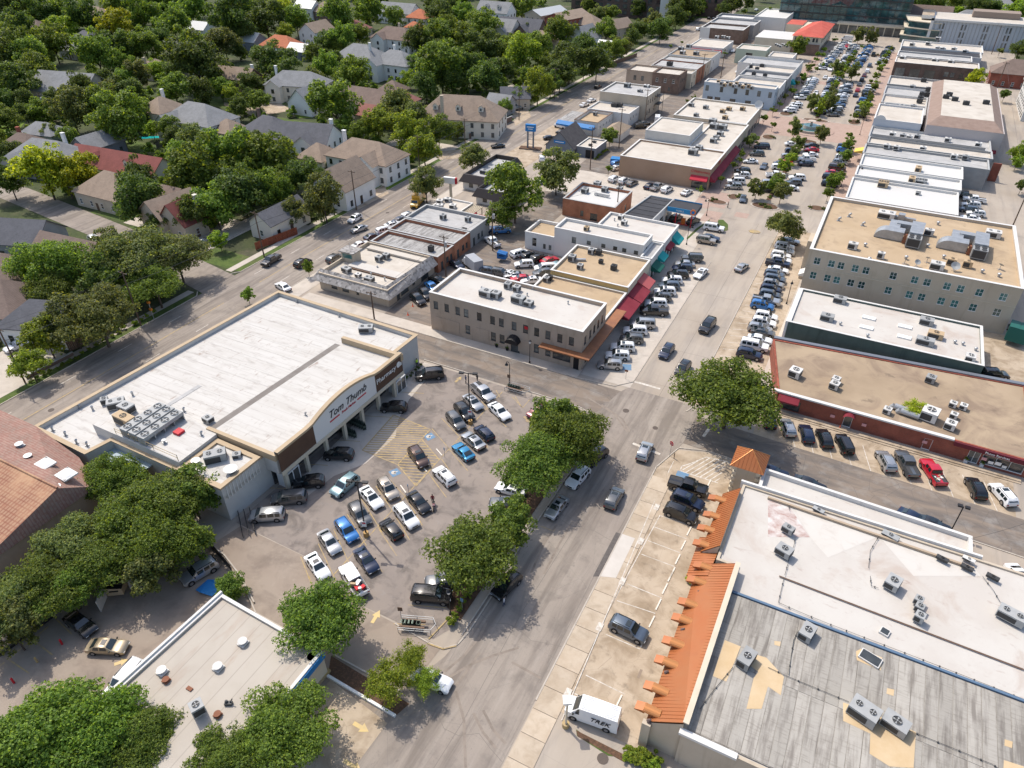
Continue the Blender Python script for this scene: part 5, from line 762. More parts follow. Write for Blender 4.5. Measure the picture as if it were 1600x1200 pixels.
# ------------------------------------------------------------------ orange-roofed building in the right foreground
or_m=M('orange_metal_roof',(.36,.135,.048),.45,[('n',(.37,.11,.03),.3,.4,.7,.8),('d',(.30,.10,.04),(.5,.5,.5),.6,.8,.5)],metal=.25,spec=.5);or_d=M('copper_cap',(.55,.235,.085),.3,metal=.45)
ob=building('bike_shop','large shop with white and grey flat roofs and orange metal eave',[(-1.95,40.6),(60,40.6),(60,79.0),(-4.4,79.2),(-4.4,64.0),(-1.95,64.0)],5.6,w_tan,r_white2,.25,.35,None,{0:[(4.8,14.4,.6,2.2,6,1,'vent_window',fr_dk,ac_d),(17,23.5,.6,2.2,4,1,'vent_window',fr_dk,ac_d)]},cat='shop')
c0=ob.location;q=lambda x,y,z:(x-c0.x,y-c0.y,z)
nb=building('north_wing','narrow white roofed wing along the cross street behind the bike shop',[(-2.4,79.5),(24.0,79.5),(24.0,83.0),(-2.4,84.0)],5.4,w_white,r_white2,.55,.35,cap_w,cat='shop');
mk('roof',MB().poly([q(-1.8,41.2,5.50),q(60,41.2,5.50),q(60,59.8,5.50),q(-1.8,59.8,5.50)]),r_strk2,ob)
sheet_me=MB().box(-.62,-4.6,0,.62,4.6,.035).mesh('roof_sheet',r_strk2)
for i in range(34):
    for j in range(2):link('roof_sheet',sheet_me,ob,q(-.9+i*1.31,45.9+j*9.25,5.505))
patch_m=M('tan_patch',(.52,.38,.22),.85,[('n',(.58,.45,.29),.5,.4,.7,.8)])
for pts in [[('23',1330,400),('23',1430,440),('23',1340,660),('23',1255,625)],[('23',1490,480),('33',-10,510),('33',100,630),('33',80,745),('33',0,690),('23',1560,830),('23',1465,830),('23',1510,640),('23',1540,600),('23',1490,560)],[('33',470,790),('33',560,820),('33',925,975),('33',910,1200),('33',760,1190),('33',635,1110),('33',640,985),('33',470,905)],[('33',550,470),('33',580,455),('33',715,510),('33',705,590),('33',555,525)],[('33',745,700),('33',790,710),('33',785,750),('33',740,735)],[('33',1480,1020),('33',1530,1035),('33',1525,1075),('33',1478,1060)],[('33',40,405),('33',80,410),('33',75,440),('33',40,430)],[('33',1475,1150),('33',1600,1190),('33',1640,1260),('33',1470,1220)]]:
    mk('roof_patch',MB().poly([q(*WT(c,x,y,5.56)[:2],5.555) for c,x,y in pts]),patch_m,ob)
nm_=M('newer_membrane',(.56,.53,.485),.78,[('n',(.55,.515,.465),.3,.45,.65,.8),('d',(.47,.42,.37),.5,.6,.75,.5)])
[mk('roof_patch',MB().poly([q(*WT('32',x,y,5.36)[:2],5.362) for x,y in pl]),m_,ob) for pl,m_ in (([(165,775),(690,955),(375,1085),(270,965)],nm_),([(705,965),(1290,1150),(1330,1200),(910,1200)],nm_),([(0,725),(130,760),(262,958),(0,955)],M('pink_stained_membrane',(.52,.455,.42),.8,[('d',(.34,.20,.17),(.5,.9,1),.46,.66,.85),('n',(.62,.6,.57),.5,.5,.66,.9)])),([(690,965),(900,1195),(620,1180),(380,1090)],bpy.data.materials['pink_stained_membrane']) if 0 else ([(690,968),(890,1190),(640,1170),(470,1060)],r_white2))]
mk('gutter',MB().box(*q(-1.9,59.85,5.45),*q(60,60.15,5.72)),M('blue_gutter',(.10,.16,.24),.5),ob)
line_=[WT('33',70,0,5.5),WT('33',1600,585,5.5)];d_=(line_[1]-line_[0]).normalized();n_=Vector((-d_.y,d_.x,0))*.11;mk('roof_joint',MB().poly([tuple(p-c0) for p in (line_[0]-n_,line_[1]-n_,line_[1]+n_,line_[0]+n_)]),cap_b,ob).location.z=-c0.z
line_=[WT('32',0,705,5.7),WT('32',1290,1150,5.7)];d_=(line_[1]-line_[0]).normalized();n_=Vector((-d_.y,d_.x,0))*.16;mk('roof_ridge_trim',MB().prism([tuple((p-c0)[:2]) for p in (line_[0]-n_,line_[1]-n_,line_[1]+n_,line_[0]+n_)],5.4,5.72),M('tan_trim',(.40,.31,.22),.8),ob)
mk('side_parapet',MB().box(*q(-4.75,79.15,4),*q(25,79.5,6.0)),w_white,ob)
# orange eave: two runs with standing seams, dormer caps, gargoyle-like brackets
def eave(p_in0,p_in1,p_out0,p_out1,zi,zo,label):
    n=max(6,int((Vector(p_in1)-Vector(p_in0)).length/.42));L4=lambda a,b,t:(a[0]+(b[0]-a[0])*t,a[1]+(b[1]-a[1])*t)
    ev=mk('metal_eave',MB().poly([q(*p_out0,zo),q(*p_out1,zo),q(*p_in1,zi),q(*p_in0,zi)][::-1]).poly([q(*p_out0,zo-.12),q(*p_out1,zo-.12),q(*p_in1,zi-.12),q(*p_in0,zi-.12)]).poly([q(*p_out0,zo),q(*p_out0,zo-.12),q(*p_out1,zo-.12),q(*p_out1,zo)]).poly([q(*p_in0,zi),q(*p_out0,zo),q(*p_out0,zo-.12),q(*p_in0,zi-.12)]).poly([q(*p_in1,zi),q(*p_in1,zi-.12),q(*p_out1,zo-.12),q(*p_out1,zo)]),or_m,ob)
    for i in range(n+1):
        t=i/n;a,b=L4(p_in0,p_in1,t),L4(p_out0,p_out1,t);A,B=Vector(q(*a,zi)),Vector(q(*b,zo));h=.025
        mk('seam',MB().poly([A+Vector((0,-h,.0)),B+Vector((0,-h,0)),B+Vector((0,-h,.07)),A+Vector((0,-h,.07))]).poly([A+Vector((0,h,.07)),B+Vector((0,h,.07)),B+Vector((0,h,0)),A+Vector((0,h,0))]).poly([A+Vector((0,-h,.07)),B+Vector((0,-h,.07)),B+Vector((0,h,.07)),A+Vector((0,h,.07))]),or_m,ev)
    return ev
eave((-4.45,65.6),(-4.45,77.1),(-6.6,65.6),(-6.6,77.3),6.5,4.2,'a');e2=eave((-2.0,41.0),(-1.7,63.6),(-5.6,41.0),(-6.3,63.6),6.7,4.0,'b');eave((-4.7,61.6),(-4.4,68.5),(-7.2,61.6),(-7.4,68.5),5.0,3.6,'c')
mk('eave_back',MB().poly([q(-2.0,41,6.7),q(-1.7,63.6,6.7),q(-1.7,63.6,5.4),q(-2,41,5.4)]).poly([q(-1.7,63.6,6.7),q(-6.3,63.6,4),q(-4.7,63.6,4),q(-1.7,63.6,5)]).poly([q(-4.45,65.6,6.5),q(-4.45,77.1,6.5),q(-4.4,77.1,5.4),q(-4.4,65.6,5.4)]).poly([q(-4.45,65.6,6.5),q(-6.6,65.6,4.2),q(-4.6,65.6,4.2)]),w_tan,ob)
mk('eave_cap',MB().box(*q(-2.1,41,6.66),*q(-1.5,63.7,6.8)),w_cream,ob);mk('white_end_trim',MB().prism([q(-2.2,40.3,0)[:2],q(3.5,40.3,0)[:2],q(3.5,40.95,0)[:2],q(-2.2,40.95,0)[:2]],5.5,5.85),w_white,ob)
mk('end_wall',MB().poly([q(-5.6,40.9,0),q(-1.95,40.9,0),q(-1.95,40.9,6.6),q(-5.6,40.9,3.9)]),w_tan,ob);mk('corner_pier',MB().box(*q(-5.9,40.5,0),*q(-5.0,41.1,4.2)),w_tan,ob);mk('front_wall',MB().box(*q(-5.0,41.1,0),*q(-4.62,79,3.9)),w_tan,ob)
cap_me=MB();N=8
for i in range(N):
    a0,a1=math.pi*i/N,math.pi*(i+1)/N;f_=lambda a,x:(x,-.55*math.cos(a),.34*math.sin(a));cap_me.poly([f_(a0,-1.0),f_(a1,-1.0),f_(a1,.75),f_(a0,.75)]);cap_me.poly([f_(a0,-1.0),(-1.0,0,0),f_(a1,-1.0)])
cap_me=cap_me.mesh('dormer_cap',or_d);arm_me=MB().poly([(-1.9,-.5,-.15),(-.8,-.5,.2),(-.8,.5,.2),(-1.9,.5,-.15)]).poly([(-1.9,-.5,-.15),(-1.9,.5,-.15),(-1.9,.5,-.3),(-1.9,-.5,-.3)]).poly([(-1.9,-.5,-.3),(-.8,-.5,-.3),(-.8,-.5,.2),(-1.9,-.5,-.15)]).poly([(-1.9,.5,-.3),(-1.9,.5,-.15),(-.8,.5,.2),(-.8,.5,-.3)]).mesh('dormer_eave',or_m)
for (cr,x,y) in [('23',1190,40),('23',1138,182),('23',1102,282),('23',1045,428),('23',1000,550),('23',935,715),('23',885,845),('22',1315,725),('22',1285,830),('22',1250,915),('22',1225,1010),('22',1230,1150)]:
    p=WT(cr,x,y,4.75);d=link('dormer',cap_me,ob,tuple(p-c0)[:2]+(4.72,));link('dormer_eave',arm_me,d)
grg=M('bracket_stone',(.14,.10,.09),.8);g_me=MB().tube((0,0,-.5),(0,0,.15),.34,.26,7).tube((-.15,0,.1),(.1,0,.55),.22,.1,6).mesh('bracket',grg)
for x,y in [(1160,110),(1068,345),(967,610),(858,912)]:p=WT('23',x,y,4.2);link('bracket',g_me,ob,tuple(p-c0)[:2]+(4.2,))
ctw=thing('corner_tower','small stone corner tower with orange pyramid roof','tower',(-4.55,83.7,0));mk('wall',MB().box(-1.75,-1.75,0,1.75,1.75,6.3),w_tan,ctw)
for sx in (-1,1):
    for sy in (-1,1):
        for k in range(6):mk('quoin',MB().box(-.28,-.28,0,.28,.28,.6),w_cream,ctw,(sx*1.6,sy*1.6,.3+k*1.0))
r4=[(-2.35,-2.35,6.25),(2.35,-2.35,6.25),(2.35,2.35,6.25),(-2.35,2.35,6.25)];mb=MB()
for i in range(4):mb.poly([r4[i],r4[(i+1) % 4],(0,0,8.3)])
mb.poly(r4[::-1]);tr=mk('roof',mb,or_m,ctw)
for i in range(4):
    A,B=Vector(r4[i]),Vector(r4[(i+1) % 4]);ap_=Vector((0,0,8.3));mk('hip_cap',MB().tube(A,ap_,.06,.06,6),or_d,tr)
    for k in range(1,9):
        t=k/9;b_=A.lerp(B,t);m_=(A+B)/2;f=1-abs(2*t-1);mk('seam',MB().tube(b_+Vector((0,0,.03)),b_+(ap_-m_)*f+Vector((0,0,.03)),.028,.028,4),or_m,tr)
for cr,x,y,sx,sy,sz,f,rz in [('32',125,910,1.7,1.1,1.0,1,-20),('32',100,1045,2.2,1.7,1.1,1,-18),('32',315,790,1.8,.8,.25,1,-17),('32',765,950,2.4,1.1,.3,1,-17),('33',780,45,1.8,2.2,1.2,1,-17),('33',940,155,1.1,1.1,.9,1,-15),('33',945,200,1.1,1.1,.9,1,-15),('33',945,260,1.2,1.2,1.1,1,-15),('33',1520,250,3.2,1.7,1.2,2,-17),('33',245,355,1.6,2.4,1.2,1,-14),('23',1465,520,1.6,2.6,1.3,1,-14),('33',600,850,3.2,2.2,1.5,2,-18),('33',795,925,2.8,1.9,1.2,1,-18)]:
    sx,sy,sz=sx*.86,sy*.86,sz*.86;unit(WT(cr,x,y,5.55+sz*.5)-Vector((0,0,sz*.5)),sx,sy,sz,R(rz),f,ac_m,'grey packaged air conditioner','the bike shop roof')
for cr,x,y in [('32',1085,1100),('32',1240,1155),('32',1250,1105),('33',1400,15)]:unit(WT(cr,x,y,5.6),1.4,.6,.3,R(-17),1,ac_d if x != 1250 else ac_w,'low louvred box','the bike shop roof edge')
skylight(WT('33',638,518,5.58),2.2,1.4,R(-16),'the grey roof with orange eave');skylight(WT('33',728,352,5.4),1.0,1.0,R(-16),'the white roof beside the gutter')
def cable(cr,pts,z,label,parent=None):
    P_=[WT(cr,x,y,z) for x,y in pts];mb=MB();[mb.tube(a,b,.03,n=4) for a,b in zip(P_[:-1],P_[1:])]
    for a,b in zip(P_[:-1],P_[1:]):
        m=max(1,int((b-a).length/1.6))
        for k in range(m):c=a.lerp(b,(k+.5)/m);mb.box(c.x-.07,c.y-.07,z-.08,c.x+.07,c.y+.07,z+.06)
    tag(mk('roof_conduit',mb,cap_k),label,'conduit')
cable('33',[(0,570),(130,630),(505,785)],5.66,'black conduit run across the grey foreground roof');cable('33',[(870,960),(1130,1065),(1400,1175),(1440,1200)],5.66,'black conduit leaving the twin units on grey roof');cable('33',[(130,620),(145,500),(160,400),(190,340)],5.66,'short black conduit to the single fan unit');cable('33',[(100,10),(65,165),(200,225),(345,285),(540,360),(920,505),(1230,625),(1600,770)],5.55,'thin black line on supports beside the gutter');cable('32',[(130,745),(135,790)],5.6,'short black wire at the stained white roof');cable('32',[(700,940),(640,1040),(628,1150)],5.6,'black beaded cable hanging over the stained white roof');cable('32',[(170,960),(165,1000),(130,1100),(105,1195)],5.6,'black beaded cable beside two grey units');cable('33',[(640,0),(645,60),(690,75)],5.55,'short beaded cable near upper grey unit');cable('33',[(1340,0),(1410,90),(1450,160),(1500,190)],5.55,'curved cable on the white roof by right unit');cable('23',[(1380,570),(1240,740),(1175,830)],5.66,'thin cable on the grey roof left of patch')
# ------------------------------------------------------------------ flat bank building bottom left
bk=building('bank_branch','small flat roofed drive-through with pale roof and blue fascia',[(-57.4,10.0),(-47,10.0),(-40.3,16.0),(-40.3,31.9),(-56.2,32.5)],4.2,w_cream,M('stained_pale_roof',(.40,.355,.30),.85,[('n',(.45,.405,.345),.2,.4,.65,.8),('w',(.27,.24,.205),(.33,0,0),.985,1,.6),('d',(.36,.28,.22),(.6,.15,1),.6,.78,.6),('n',(.30,.17,.12),.3,.70,.78,.6)],('n',4,.12,.02)),.2,.3,cap_w,{},cat='bank',caph=.16)
mk('fascia',MB().box(17.2-.0,0,3.2,17.3,1,4.15),aw_blu,bk);c0=bk.location;mk('blue_fascia',MB().box(-40.25-c0.x,16.2-c0.y,3.3,-40.1-c0.x,32-c0.y,4.2),aw_blu,bk);mk('white_edge',MB().prism([(-57.7-c0.x,10-c0.y),(-57.4-c0.x,10-c0.y),(-56.2-c0.x,32.7-c0.y),(-56.5-c0.x,32.7-c0.y)],3.9,4.6),w_white,bk)
unit(WT('03',1245,850,4.4),1.3,1.3,1.3,R(-25),1,ac_m,'square green grey condenser','the pale flat roof at lower left')
for x,y in [(1520,420),(1015,600),(1365,575)]:vent(WT('03',x,y,4.1),.28,.45,2,'the pale flat roof at lower left',ac_w)
for x,y in [(1040,655),(1362,870)]:vent(WT('03',x,y,4.1),.2,.3,2,'the pale flat roof at lower left',bpy.data.materials['rust_paint'])
tag(mk('roof_pump',MB().box(-.4,-.2,0,.4,.2,.3).tube((.2,0,.3),(.5,.1,.8),.06,n=6).tube((-.2,0,.3),(-.2,.1,.5),.16,n=8),cap_k,loc=WT('03',1430,800,4.05),rz=.5),'small dark pump lying on the pale flat roof','pump');mk('roof_pipe',MB().box(-.35,-.2,0,.35,.2,.12),bpy.data.materials['rust_paint'],bk,tuple(WT('03',1185,705,4.05)-c0)[:2]+(4.02,));
dcol=thing('drive_through_column','round yellow column base under the blue fascia corner','column',tuple(WT('13',385,630)));mk('shaft',MB().tube((0,0,0),(0,0,4),.55,n=16),w_cream,dcol);mk('base',MB().box(-1.0,-1.2,0,1.0,1.2,.5),yel,dcol)
# ------------------------------------------------------------------ clay tile building on the left edge
tile_m=M('clay_tile',(.35,.205,.13),.85,[('w',(.20,.065,.04),(1.15,0,0),.5,.9,.7),('w',(.22,.08,.05),(0,1.0,0),.7,.95,.6),('n',(.47,.29,.17),.2,.45,.65,.8),('n',(.30,.12,.07),1.2,.55,.75,.5)],('n',6,.3,.03));tile_b=M('flat_clay_tile',(.255,.18,.145),.85,[('n',(.35,.215,.17),.4,.4,.65,.8),('w',(.22,.09,.065),(0,1.5,0),.6,.95,.5),('c',(.24,.10,.075),(3,3,3),.6,.62,.4)],('n',6,.3,.02))
tb=thing('tile_roof_building','office with red clay tile hip roof at left edge','office',(-95,27,0));tl_=lambda cr,x,y,z:tuple(WT(cr,x,y,z)-tb.location)
e0,e1,e2=tl_('02',-300,1200,5.4),tl_('02',330,815,5.4),tl_('02',560,505,5.4);r0,r1=tl_('02',-300,620,8.6),tl_('02',470,590,7.6)
# hip roof in world terms: ridge along X at Y~31, eaves at the edges
X0,X1,Y0,Y1=-42,10.5,-8.5,14.0;zr,ze=8.6,5.4;yr=2.6
front_r=mk('roof',MB().poly([(X0,Y0,ze),(X1,Y0,ze),(X1-.5,yr+3.5,zr),(X0,yr+3.5,zr)]),tile_m,tb)
mk('roof_slope',MB().poly([(X1,Y0,ze),(X1,Y1-3.5,ze),(X1-6.5,Y1-1.2,ze+.9),(X1-18,Y1+.2,ze+1.4),(X1-22,yr+3.5,zr),(X1-.5,yr+3.5,zr)]).poly([(X0,yr+3.5,zr),(X1-22,yr+3.5,zr),(X1-18,Y1+.2,ze+1.4),(X0,Y1+.2,ze+1.4)]),tile_b,tb)
mk('ridge_tile',MB().tube((X0,yr+3.5,zr+.05),(X1-.5,yr+3.5,zr+.05),.16,.16,6),tile_m,tb);mk('eave_trim',MB().box(X0,Y0-.1,ze-.3,X1+.1,Y0+.1,ze-.02),w_cream,tb)
mk('wall',MB().box(X0,Y0+.7,0,X1-.6,Y1-2,ze),w_beige,tb)
for i in range(9):place_window(tb,(X1-2.4-1.6-i*3.0,Y0+.68,2.6),0,1.7,1.7,2,2,fr_w,glass_gn)
for x,y in [(280,495),(412,562)]:skylight(WT('02',x,y,8.2)-Vector((0,0,.2)),2.4,2.0,R(-3),'the red tile roof',True)
for x,y in [(120,378),(175,452),(355,645)]:vent(WT('02',x,y,8.1)-Vector((0,0,.35)),.3,.5,2,'the red tile roof',metal_g)
# ------------------------------------------------------------------ houses
def shingle(name,c):return M(name,c,.92,[('n',dk(c,1.3),.5,.4,.65,.8),('w',dk(c,.72),(0,0,3.4),.6,.95,.45),('n',dk(c,.65),2.2,.55,.75,.5)],('n',7,.4,.03))
RC={'tan':shingle('tan_roof_shingle',(.27,.205,.155)),'brown':shingle('brown_roof_shingle',(.19,.14,.115)),'grey':shingle('grey_roof_shingle',(.235,.235,.235)),'dkgrey':shingle('charcoal_roof_shingle',(.115,.115,.125)),'maroon':shingle('maroon_roof_shingle',(.20,.065,.055)),'orange':shingle('orange_tile_roof',(.44,.155,.08)),'white':M('pale_metal_roof',(.50,.51,.50),.5,[('w',(.40,.41,.40),(1.6,1.6,0),.85,1,.6)],metal=.2),'pink':shingle('dusty_red_roof',(.27,.12,.10))}
HW={'white':M('white_house_paint',(.80,.785,.75),.8,[('n',(.7,.685,.65),.4,.45,.7,.6)]),'cream':M('cream_house_paint',(.70,.64,.54),.8),'brick':b_red,'brownb':b_brn,'tan':w_tan,'grey':w_grey,'slate':w_slate,'green':M('sage_siding',(.24,.30,.27),.85)}
HOUSES=[]
def house(cr,x,y,wd,dp,ang,kind,rc,wc,st,label,chim=None,dorm=0,wing=None,pitch=.7,name='house'):
    st=max(st,1.35)*1.08
    h=2.9*st+.2;rise=dp/2*pitch;p=WT(cr,x,y,h+rise*.45);t=thing(name,label,'house',(p.x,p.y,0),R(ang),'houses west of the left road');a,b=wd/2,dp/2;wall=HW[wc];roof=RC[rc];ov=.45
    HOUSES.append((t,p,max(wd,dp)/2,label));mb=MB()
    for (x0,y0,x1,y1) in ((-a,-b,a,-b),(a,-b,a,b),(a,b,-a,b),(-a,b,-a,-b)):mb.poly([(x0,y0,0),(x1,y0,0),(x1,y1,h),(x0,y0,h)])
    mb.f=[];mb.v=[];mb.m=[]
    mb.poly([(-a,-b,0),(a,-b,0),(a,-b,h),(-a,-b,h)]);mb.poly([(a,b,0),(-a,b,0),(-a,b,h),(a,b,h)]);ze=h-ov*pitch;zr=h+rise
    if kind=='gable':
        mb.poly([(a,-b,0),(a,b,0),(a,b,h),(a,0,zr),(a,-b,h)]);mb.poly([(-a,b,0),(-a,-b,0),(-a,-b,h),(-a,0,zr),(-a,b,h)])
        A=a+ov;B=b+ov;rm=MB()
        for s in (-1,1):
            P4=[(-A,s*B,ze),(A,s*B,ze),(A,0,zr+.06),(-A,0,zr+.06)];rm.poly(P4 if s<0 else P4[::-1]);Q4=[(q[0],q[1],q[2]-.16) for q in P4];rm.poly(Q4[::-1] if s<0 else Q4)
            rm.poly([P4[0],P4[1],Q4[1],Q4[0]]);rm.poly([P4[1],P4[2],Q4[2],Q4[1]]);rm.poly([P4[3],P4[0],Q4[0],Q4[3]])
    else:
        mb.poly([(a,-b,0),(a,b,0),(a,b,h),(a,-b,h)]);mb.poly([(-a,b,0),(-a,-b,0),(-a,-b,h),(-a,b,h)]);A=a+ov;B=b+ov;k=max(.4,A-B) if wd >= dp else .4;rm=MB()
        E4=[(-A,-B,ze),(A,-B,ze),(A,B,ze),(-A,B,ze)];r0,r1=(-k,0,zr),(k,0,zr)
        rm.poly([E4[0],E4[1],r1,r0]);rm.poly([E4[1],E4[2],r1]);rm.poly([E4[2],E4[3],r0,r1]);rm.poly([E4[3],E4[0],r0])
        for i in range(4):u,v=E4[i],E4[(i+1) % 4];rm.poly([u,(u[0],u[1],u[2]-.18),(v[0],v[1],v[2]-.18),v])
        rm.poly([(q[0],q[1],q[2]-.18) for q in E4[::-1]])
    mk('wall',mb,wall,t);rf=mk('roof',rm,roof,t);fm=fr_w
    for fl in range(int(max(1,st))):
        z=.9+fl*2.9;n=max(1,int(wd/3.6));m=max(1,int(dp/4))
        for i in range(n):
            u=-a+wd*(i+.5)/n-.5
            for yy,an,uu in ((-b-.01,0,u),(b+.01,R(180),-u)):place_window(t,(uu,yy,z),an,1.0,1.5,1,2,fr_w if wc in ('brick','brownb','tan') else fr_dk)
        for i in range(m):
            u=-b+dp*(i+.5)/m-.5;place_window(t,(a+.01,u,z),R(90),1.0,1.5,1,2,fr_w if wc in ('brick','brownb','tan') else fr_dk);place_window(t,(-a-.01,-u,z),R(-90),1.0,1.5,1,2,fr_w)
    mk('door',MB().box(-.5,-b-.05,.05,.5,-b+.02,2.15),cap_b,t)
    if chim:mk('chimney',MB().box(-.5,-.4,0,.5,.4,zr+1.1).box(-.6,-.5,zr+1.1,.6,.5,zr+1.25),HW[chim[2]],rf,(chim[0]*a,chim[1]*b,0))
    for i in range(dorm):
        dx=-a+wd*(i+.8)/(dorm+.6);yb=-b*.55;zb_=h+rise*.42;dm=mk('dormer',MB().box(dx-.9,yb-.9,h+.1,dx+.9,yb+1.6,zb_+.9),HW['cream'],rf);mk('dormer_roof',MB().poly([(dx-1.15,yb-1.1,zb_+.8),(dx,yb-1.1,zb_+1.7),(dx,yb+3,zb_+1.7),(dx-1.15,yb+3,zb_+.8)]).poly([(dx,yb-1.1,zb_+1.7),(dx+1.15,yb-1.1,zb_+.8),(dx+1.15,yb+3,zb_+.8),(dx,yb+3,zb_+1.7)]).poly([(dx-.9,yb-.92,zb_+.8),(dx+.9,yb-.92,zb_+.8),(dx,yb-.92,zb_+1.6)],1),[roof,HW['cream']],rf);place_window(t,(dx-.4,yb-.98,zb_-.3),0,.8,1.0,1,1,fr_w)
    if wing:   # front gable wing: (x centre, width, length out)
        wx,ww,wl=wing;wz=h+ww/2*pitch;y0=-b-wl;mk('wing_wall',MB().poly([(wx-ww/2,y0,0),(wx+ww/2,y0,0),(wx+ww/2,y0,h),(wx,y0,wz),(wx-ww/2,y0,h)]).poly([(wx+ww/2,y0,0),(wx+ww/2,-b,0),(wx+ww/2,-b,h),(wx+ww/2,y0,h)]).poly([(wx-ww/2,-b,0),(wx-ww/2,y0,0),(wx-ww/2,y0,h),(wx-ww/2,-b,h)]),wall,t);o2=ww/2+.35;zz=h-.35*pitch
        mk('wing_roof',MB().poly([(wx-o2,y0-.4,zz),(wx,y0-.4,wz+.08),(wx,0,wz+.08),(wx-o2,0,zz)][::-1]).poly([(wx,y0-.4,wz+.08),(wx+o2,y0-.4,zz),(wx+o2,0,zz),(wx,0,wz+.08)][::-1]),roof,rf);[place_window(t,(wx-.6,y0-.01,.9+2.9*f),0,1.2,1.5,2,2,fr_dk) for f in range(int(max(1,st)))]
    return t
H=house
H('00',150,875,15,12,10,'hip','brown','tan',1.2,'brown hip roofed house with brick chimney at left edge',(-.3,.2,'brick'));H('00',300,925,24,14,8,'hip','grey','grey',1.6,'large grey hip roofed house behind the yellow green tree',(.3,.5,'white'),0,(-6,6,3));H('00',270,790,13,8,10,'hip','grey','green',1,'small sage house with pale grey hip roof');H('00',600,860,13,9,90,'gable','grey','slate',1.2,'small grey gabled house beside the maroon roof');H('00',750,985,34,11,4,'gable','maroon','cream',1.1,'long maroon roofed house with two dormers',None,2)
H('00',1005,640,12,11,90,'hip','tan','cream',1.8,'tan hip roofed house with skylight',(.7,.6,'white'));H('00',1240,690,22,14,0,'hip','grey','white',2,'tall white house with grey hip roof and skylight',None,0,(-6,7,4));H('00',1425,775,10,9,0,'hip','tan','tan',1,'tan garage beside the tall white house',None);H('10',80,765,16,12,0,'hip','dkgrey','brick',1.6,'brick house with charcoal hip roof',(-.7,.3,'brownb'));H('00',430,500,26,16,12,'gable','grey','tan',1.8,'big pale grey gabled house in dense trees',None,0,(5,7,2));H('00',600,65,20,12,0,'hip','tan','tan',1.2,'tan roof deep in the far left trees');H('00',215,150,18,12,0,'hip','brown','brownb',1.2,'brown roof in the upper left trees');H('00',480,275,16,11,0,'gable','grey','grey',1.2,'grey roof peeking from upper left trees');H('00',960,395,12,9,90,'hip','tan','tan',1.2,'small tan roof with stone chimney',(-.6,.2,'tan'));H('00',1450,445,22,10,6,'gable','tan','brownb',1.8,'tudor house with tan roof and front gable',(.9,.2,'white'),0,(-6,6,3));H('00',1255,155,12,9,0,'gable','white','white',1,'white metal roofed house in upper trees');H('00',1565,225,13,10,0,'gable','white','slate',1.2,'pale roofed slate house in upper trees');H('00',545,215,15,10,0,'hip','dkgrey','slate',1.2,'charcoal roof in upper left trees');H('00',700,1125,17,13,0,'hip','tan','tan',1.1,'tan roof just below the maroon roofed house');H('00',1060,1195,9,8,0,'gable','brown','tan',1,'small brown roof below the round tree')
H('10',160,250,20,12,0,'hip','orange','white',1.3,'orange tile hip roofed house',None);H('10',275,290,11,8,0,'gable','white','slate',1.1,'shed with pale metal roof beside orange roof');H('10',320,22,14,10,0,'gable','white','white',2.5,'white apartment house at the top');H('10',445,40,18,13,0,'hip','tan','brownb',2,'tan roofed brick house at the top');H('10',375,160,16,11,90,'gable','tan','white',2,'white gabled house with tan roof');H('10',620,150,14,11,0,'hip','pink','tan',1.5,'dusty red roof behind the dark tree');H('10',875,200,24,13,0,'hip','brown','white',2,'white house with brown roof and twin front gables',(0,.5,'tan'),0,(-5,7,3));H('10',1025,80,13,11,0,'hip','orange','white',2,'white house with orange tile roof');H('10',990,150,9,7,0,'hip','orange','white',1,'small orange tiled annex');H('10',895,45,24,13,0,'gable','grey','white',2,'large white house with grey roof at top',None,0,(4,7,3));H('10',1545,150,16,13,0,'gable','grey','cream',2,'grey roofed house with steep front gable',None,0,(2,8,3),.75);H('10',1500,40,20,12,0,'gable','grey','white',3,'white townhouses with grey gables at top',None,2,(-5,6,2),.8)
H('10',655,312,22,14,0,'hip','grey','tan',1.4,'broad grey hip roof with pale porch',(.6,-.2,'white'));H('10',875,350,19,13,0,'hip','grey','white',2.2,'white two storey house with grey roof and gable wing',(-.3,.5,'white'),0,(-6,7,5));H('10',260,480,24,12,15,'hip','grey','cream',2,'cream house with grey roof behind tall trees',(-.8,.2,'white'),0,(-7,6,3));H('10',310,590,9,11,90,'gable','grey','white',1,'small white cottage with blue grey gable',None,0,None,.9);H('10',690,590,20,13,0,'gable','brown','cream',1.4,'brown roofed house with poles in front',None,0,(-3,7,4));H('10',855,530,10,9,0,'hip','brown','tan',1,'small brown pyramid roofed garage');H('10',725,680,10,8,0,'gable','pink','tan',1,'dusty red gabled outbuilding');H('10',940,600,8,7,0,'hip','pink','tan',1,'small reddish shed near the mansion')
mansion=H('10',1285,655,29,15,16,'hip','tan','cream',2,'big cream mansion with tan hip roof and dormers',(-.35,-.9,'tan'),3,None,.8);H('10',1530,610,9,7,0,'gable','grey','grey',1,'small grey shed beside the mansion');H('10',300,810,20,12,14,'gable','dkgrey','white',2,'white brick house with charcoal roof and twin chimneys',(.92,.2,'white'),0,(3,6,2));H('10',690,920,22,12,0,'hip','tan','white',2,'large cream house with tan roof at the road',(-.8,.2,'white'),0,(5,7,3));H('10',540,1075,13,11,90,'gable','tan','white',1.8,'white gable ended house with tan roof at the road',None,0,None,.9);H('10',390,930,10,10,0,'hip','tan','cream',1,'low tan roofed wing of the large cream house')
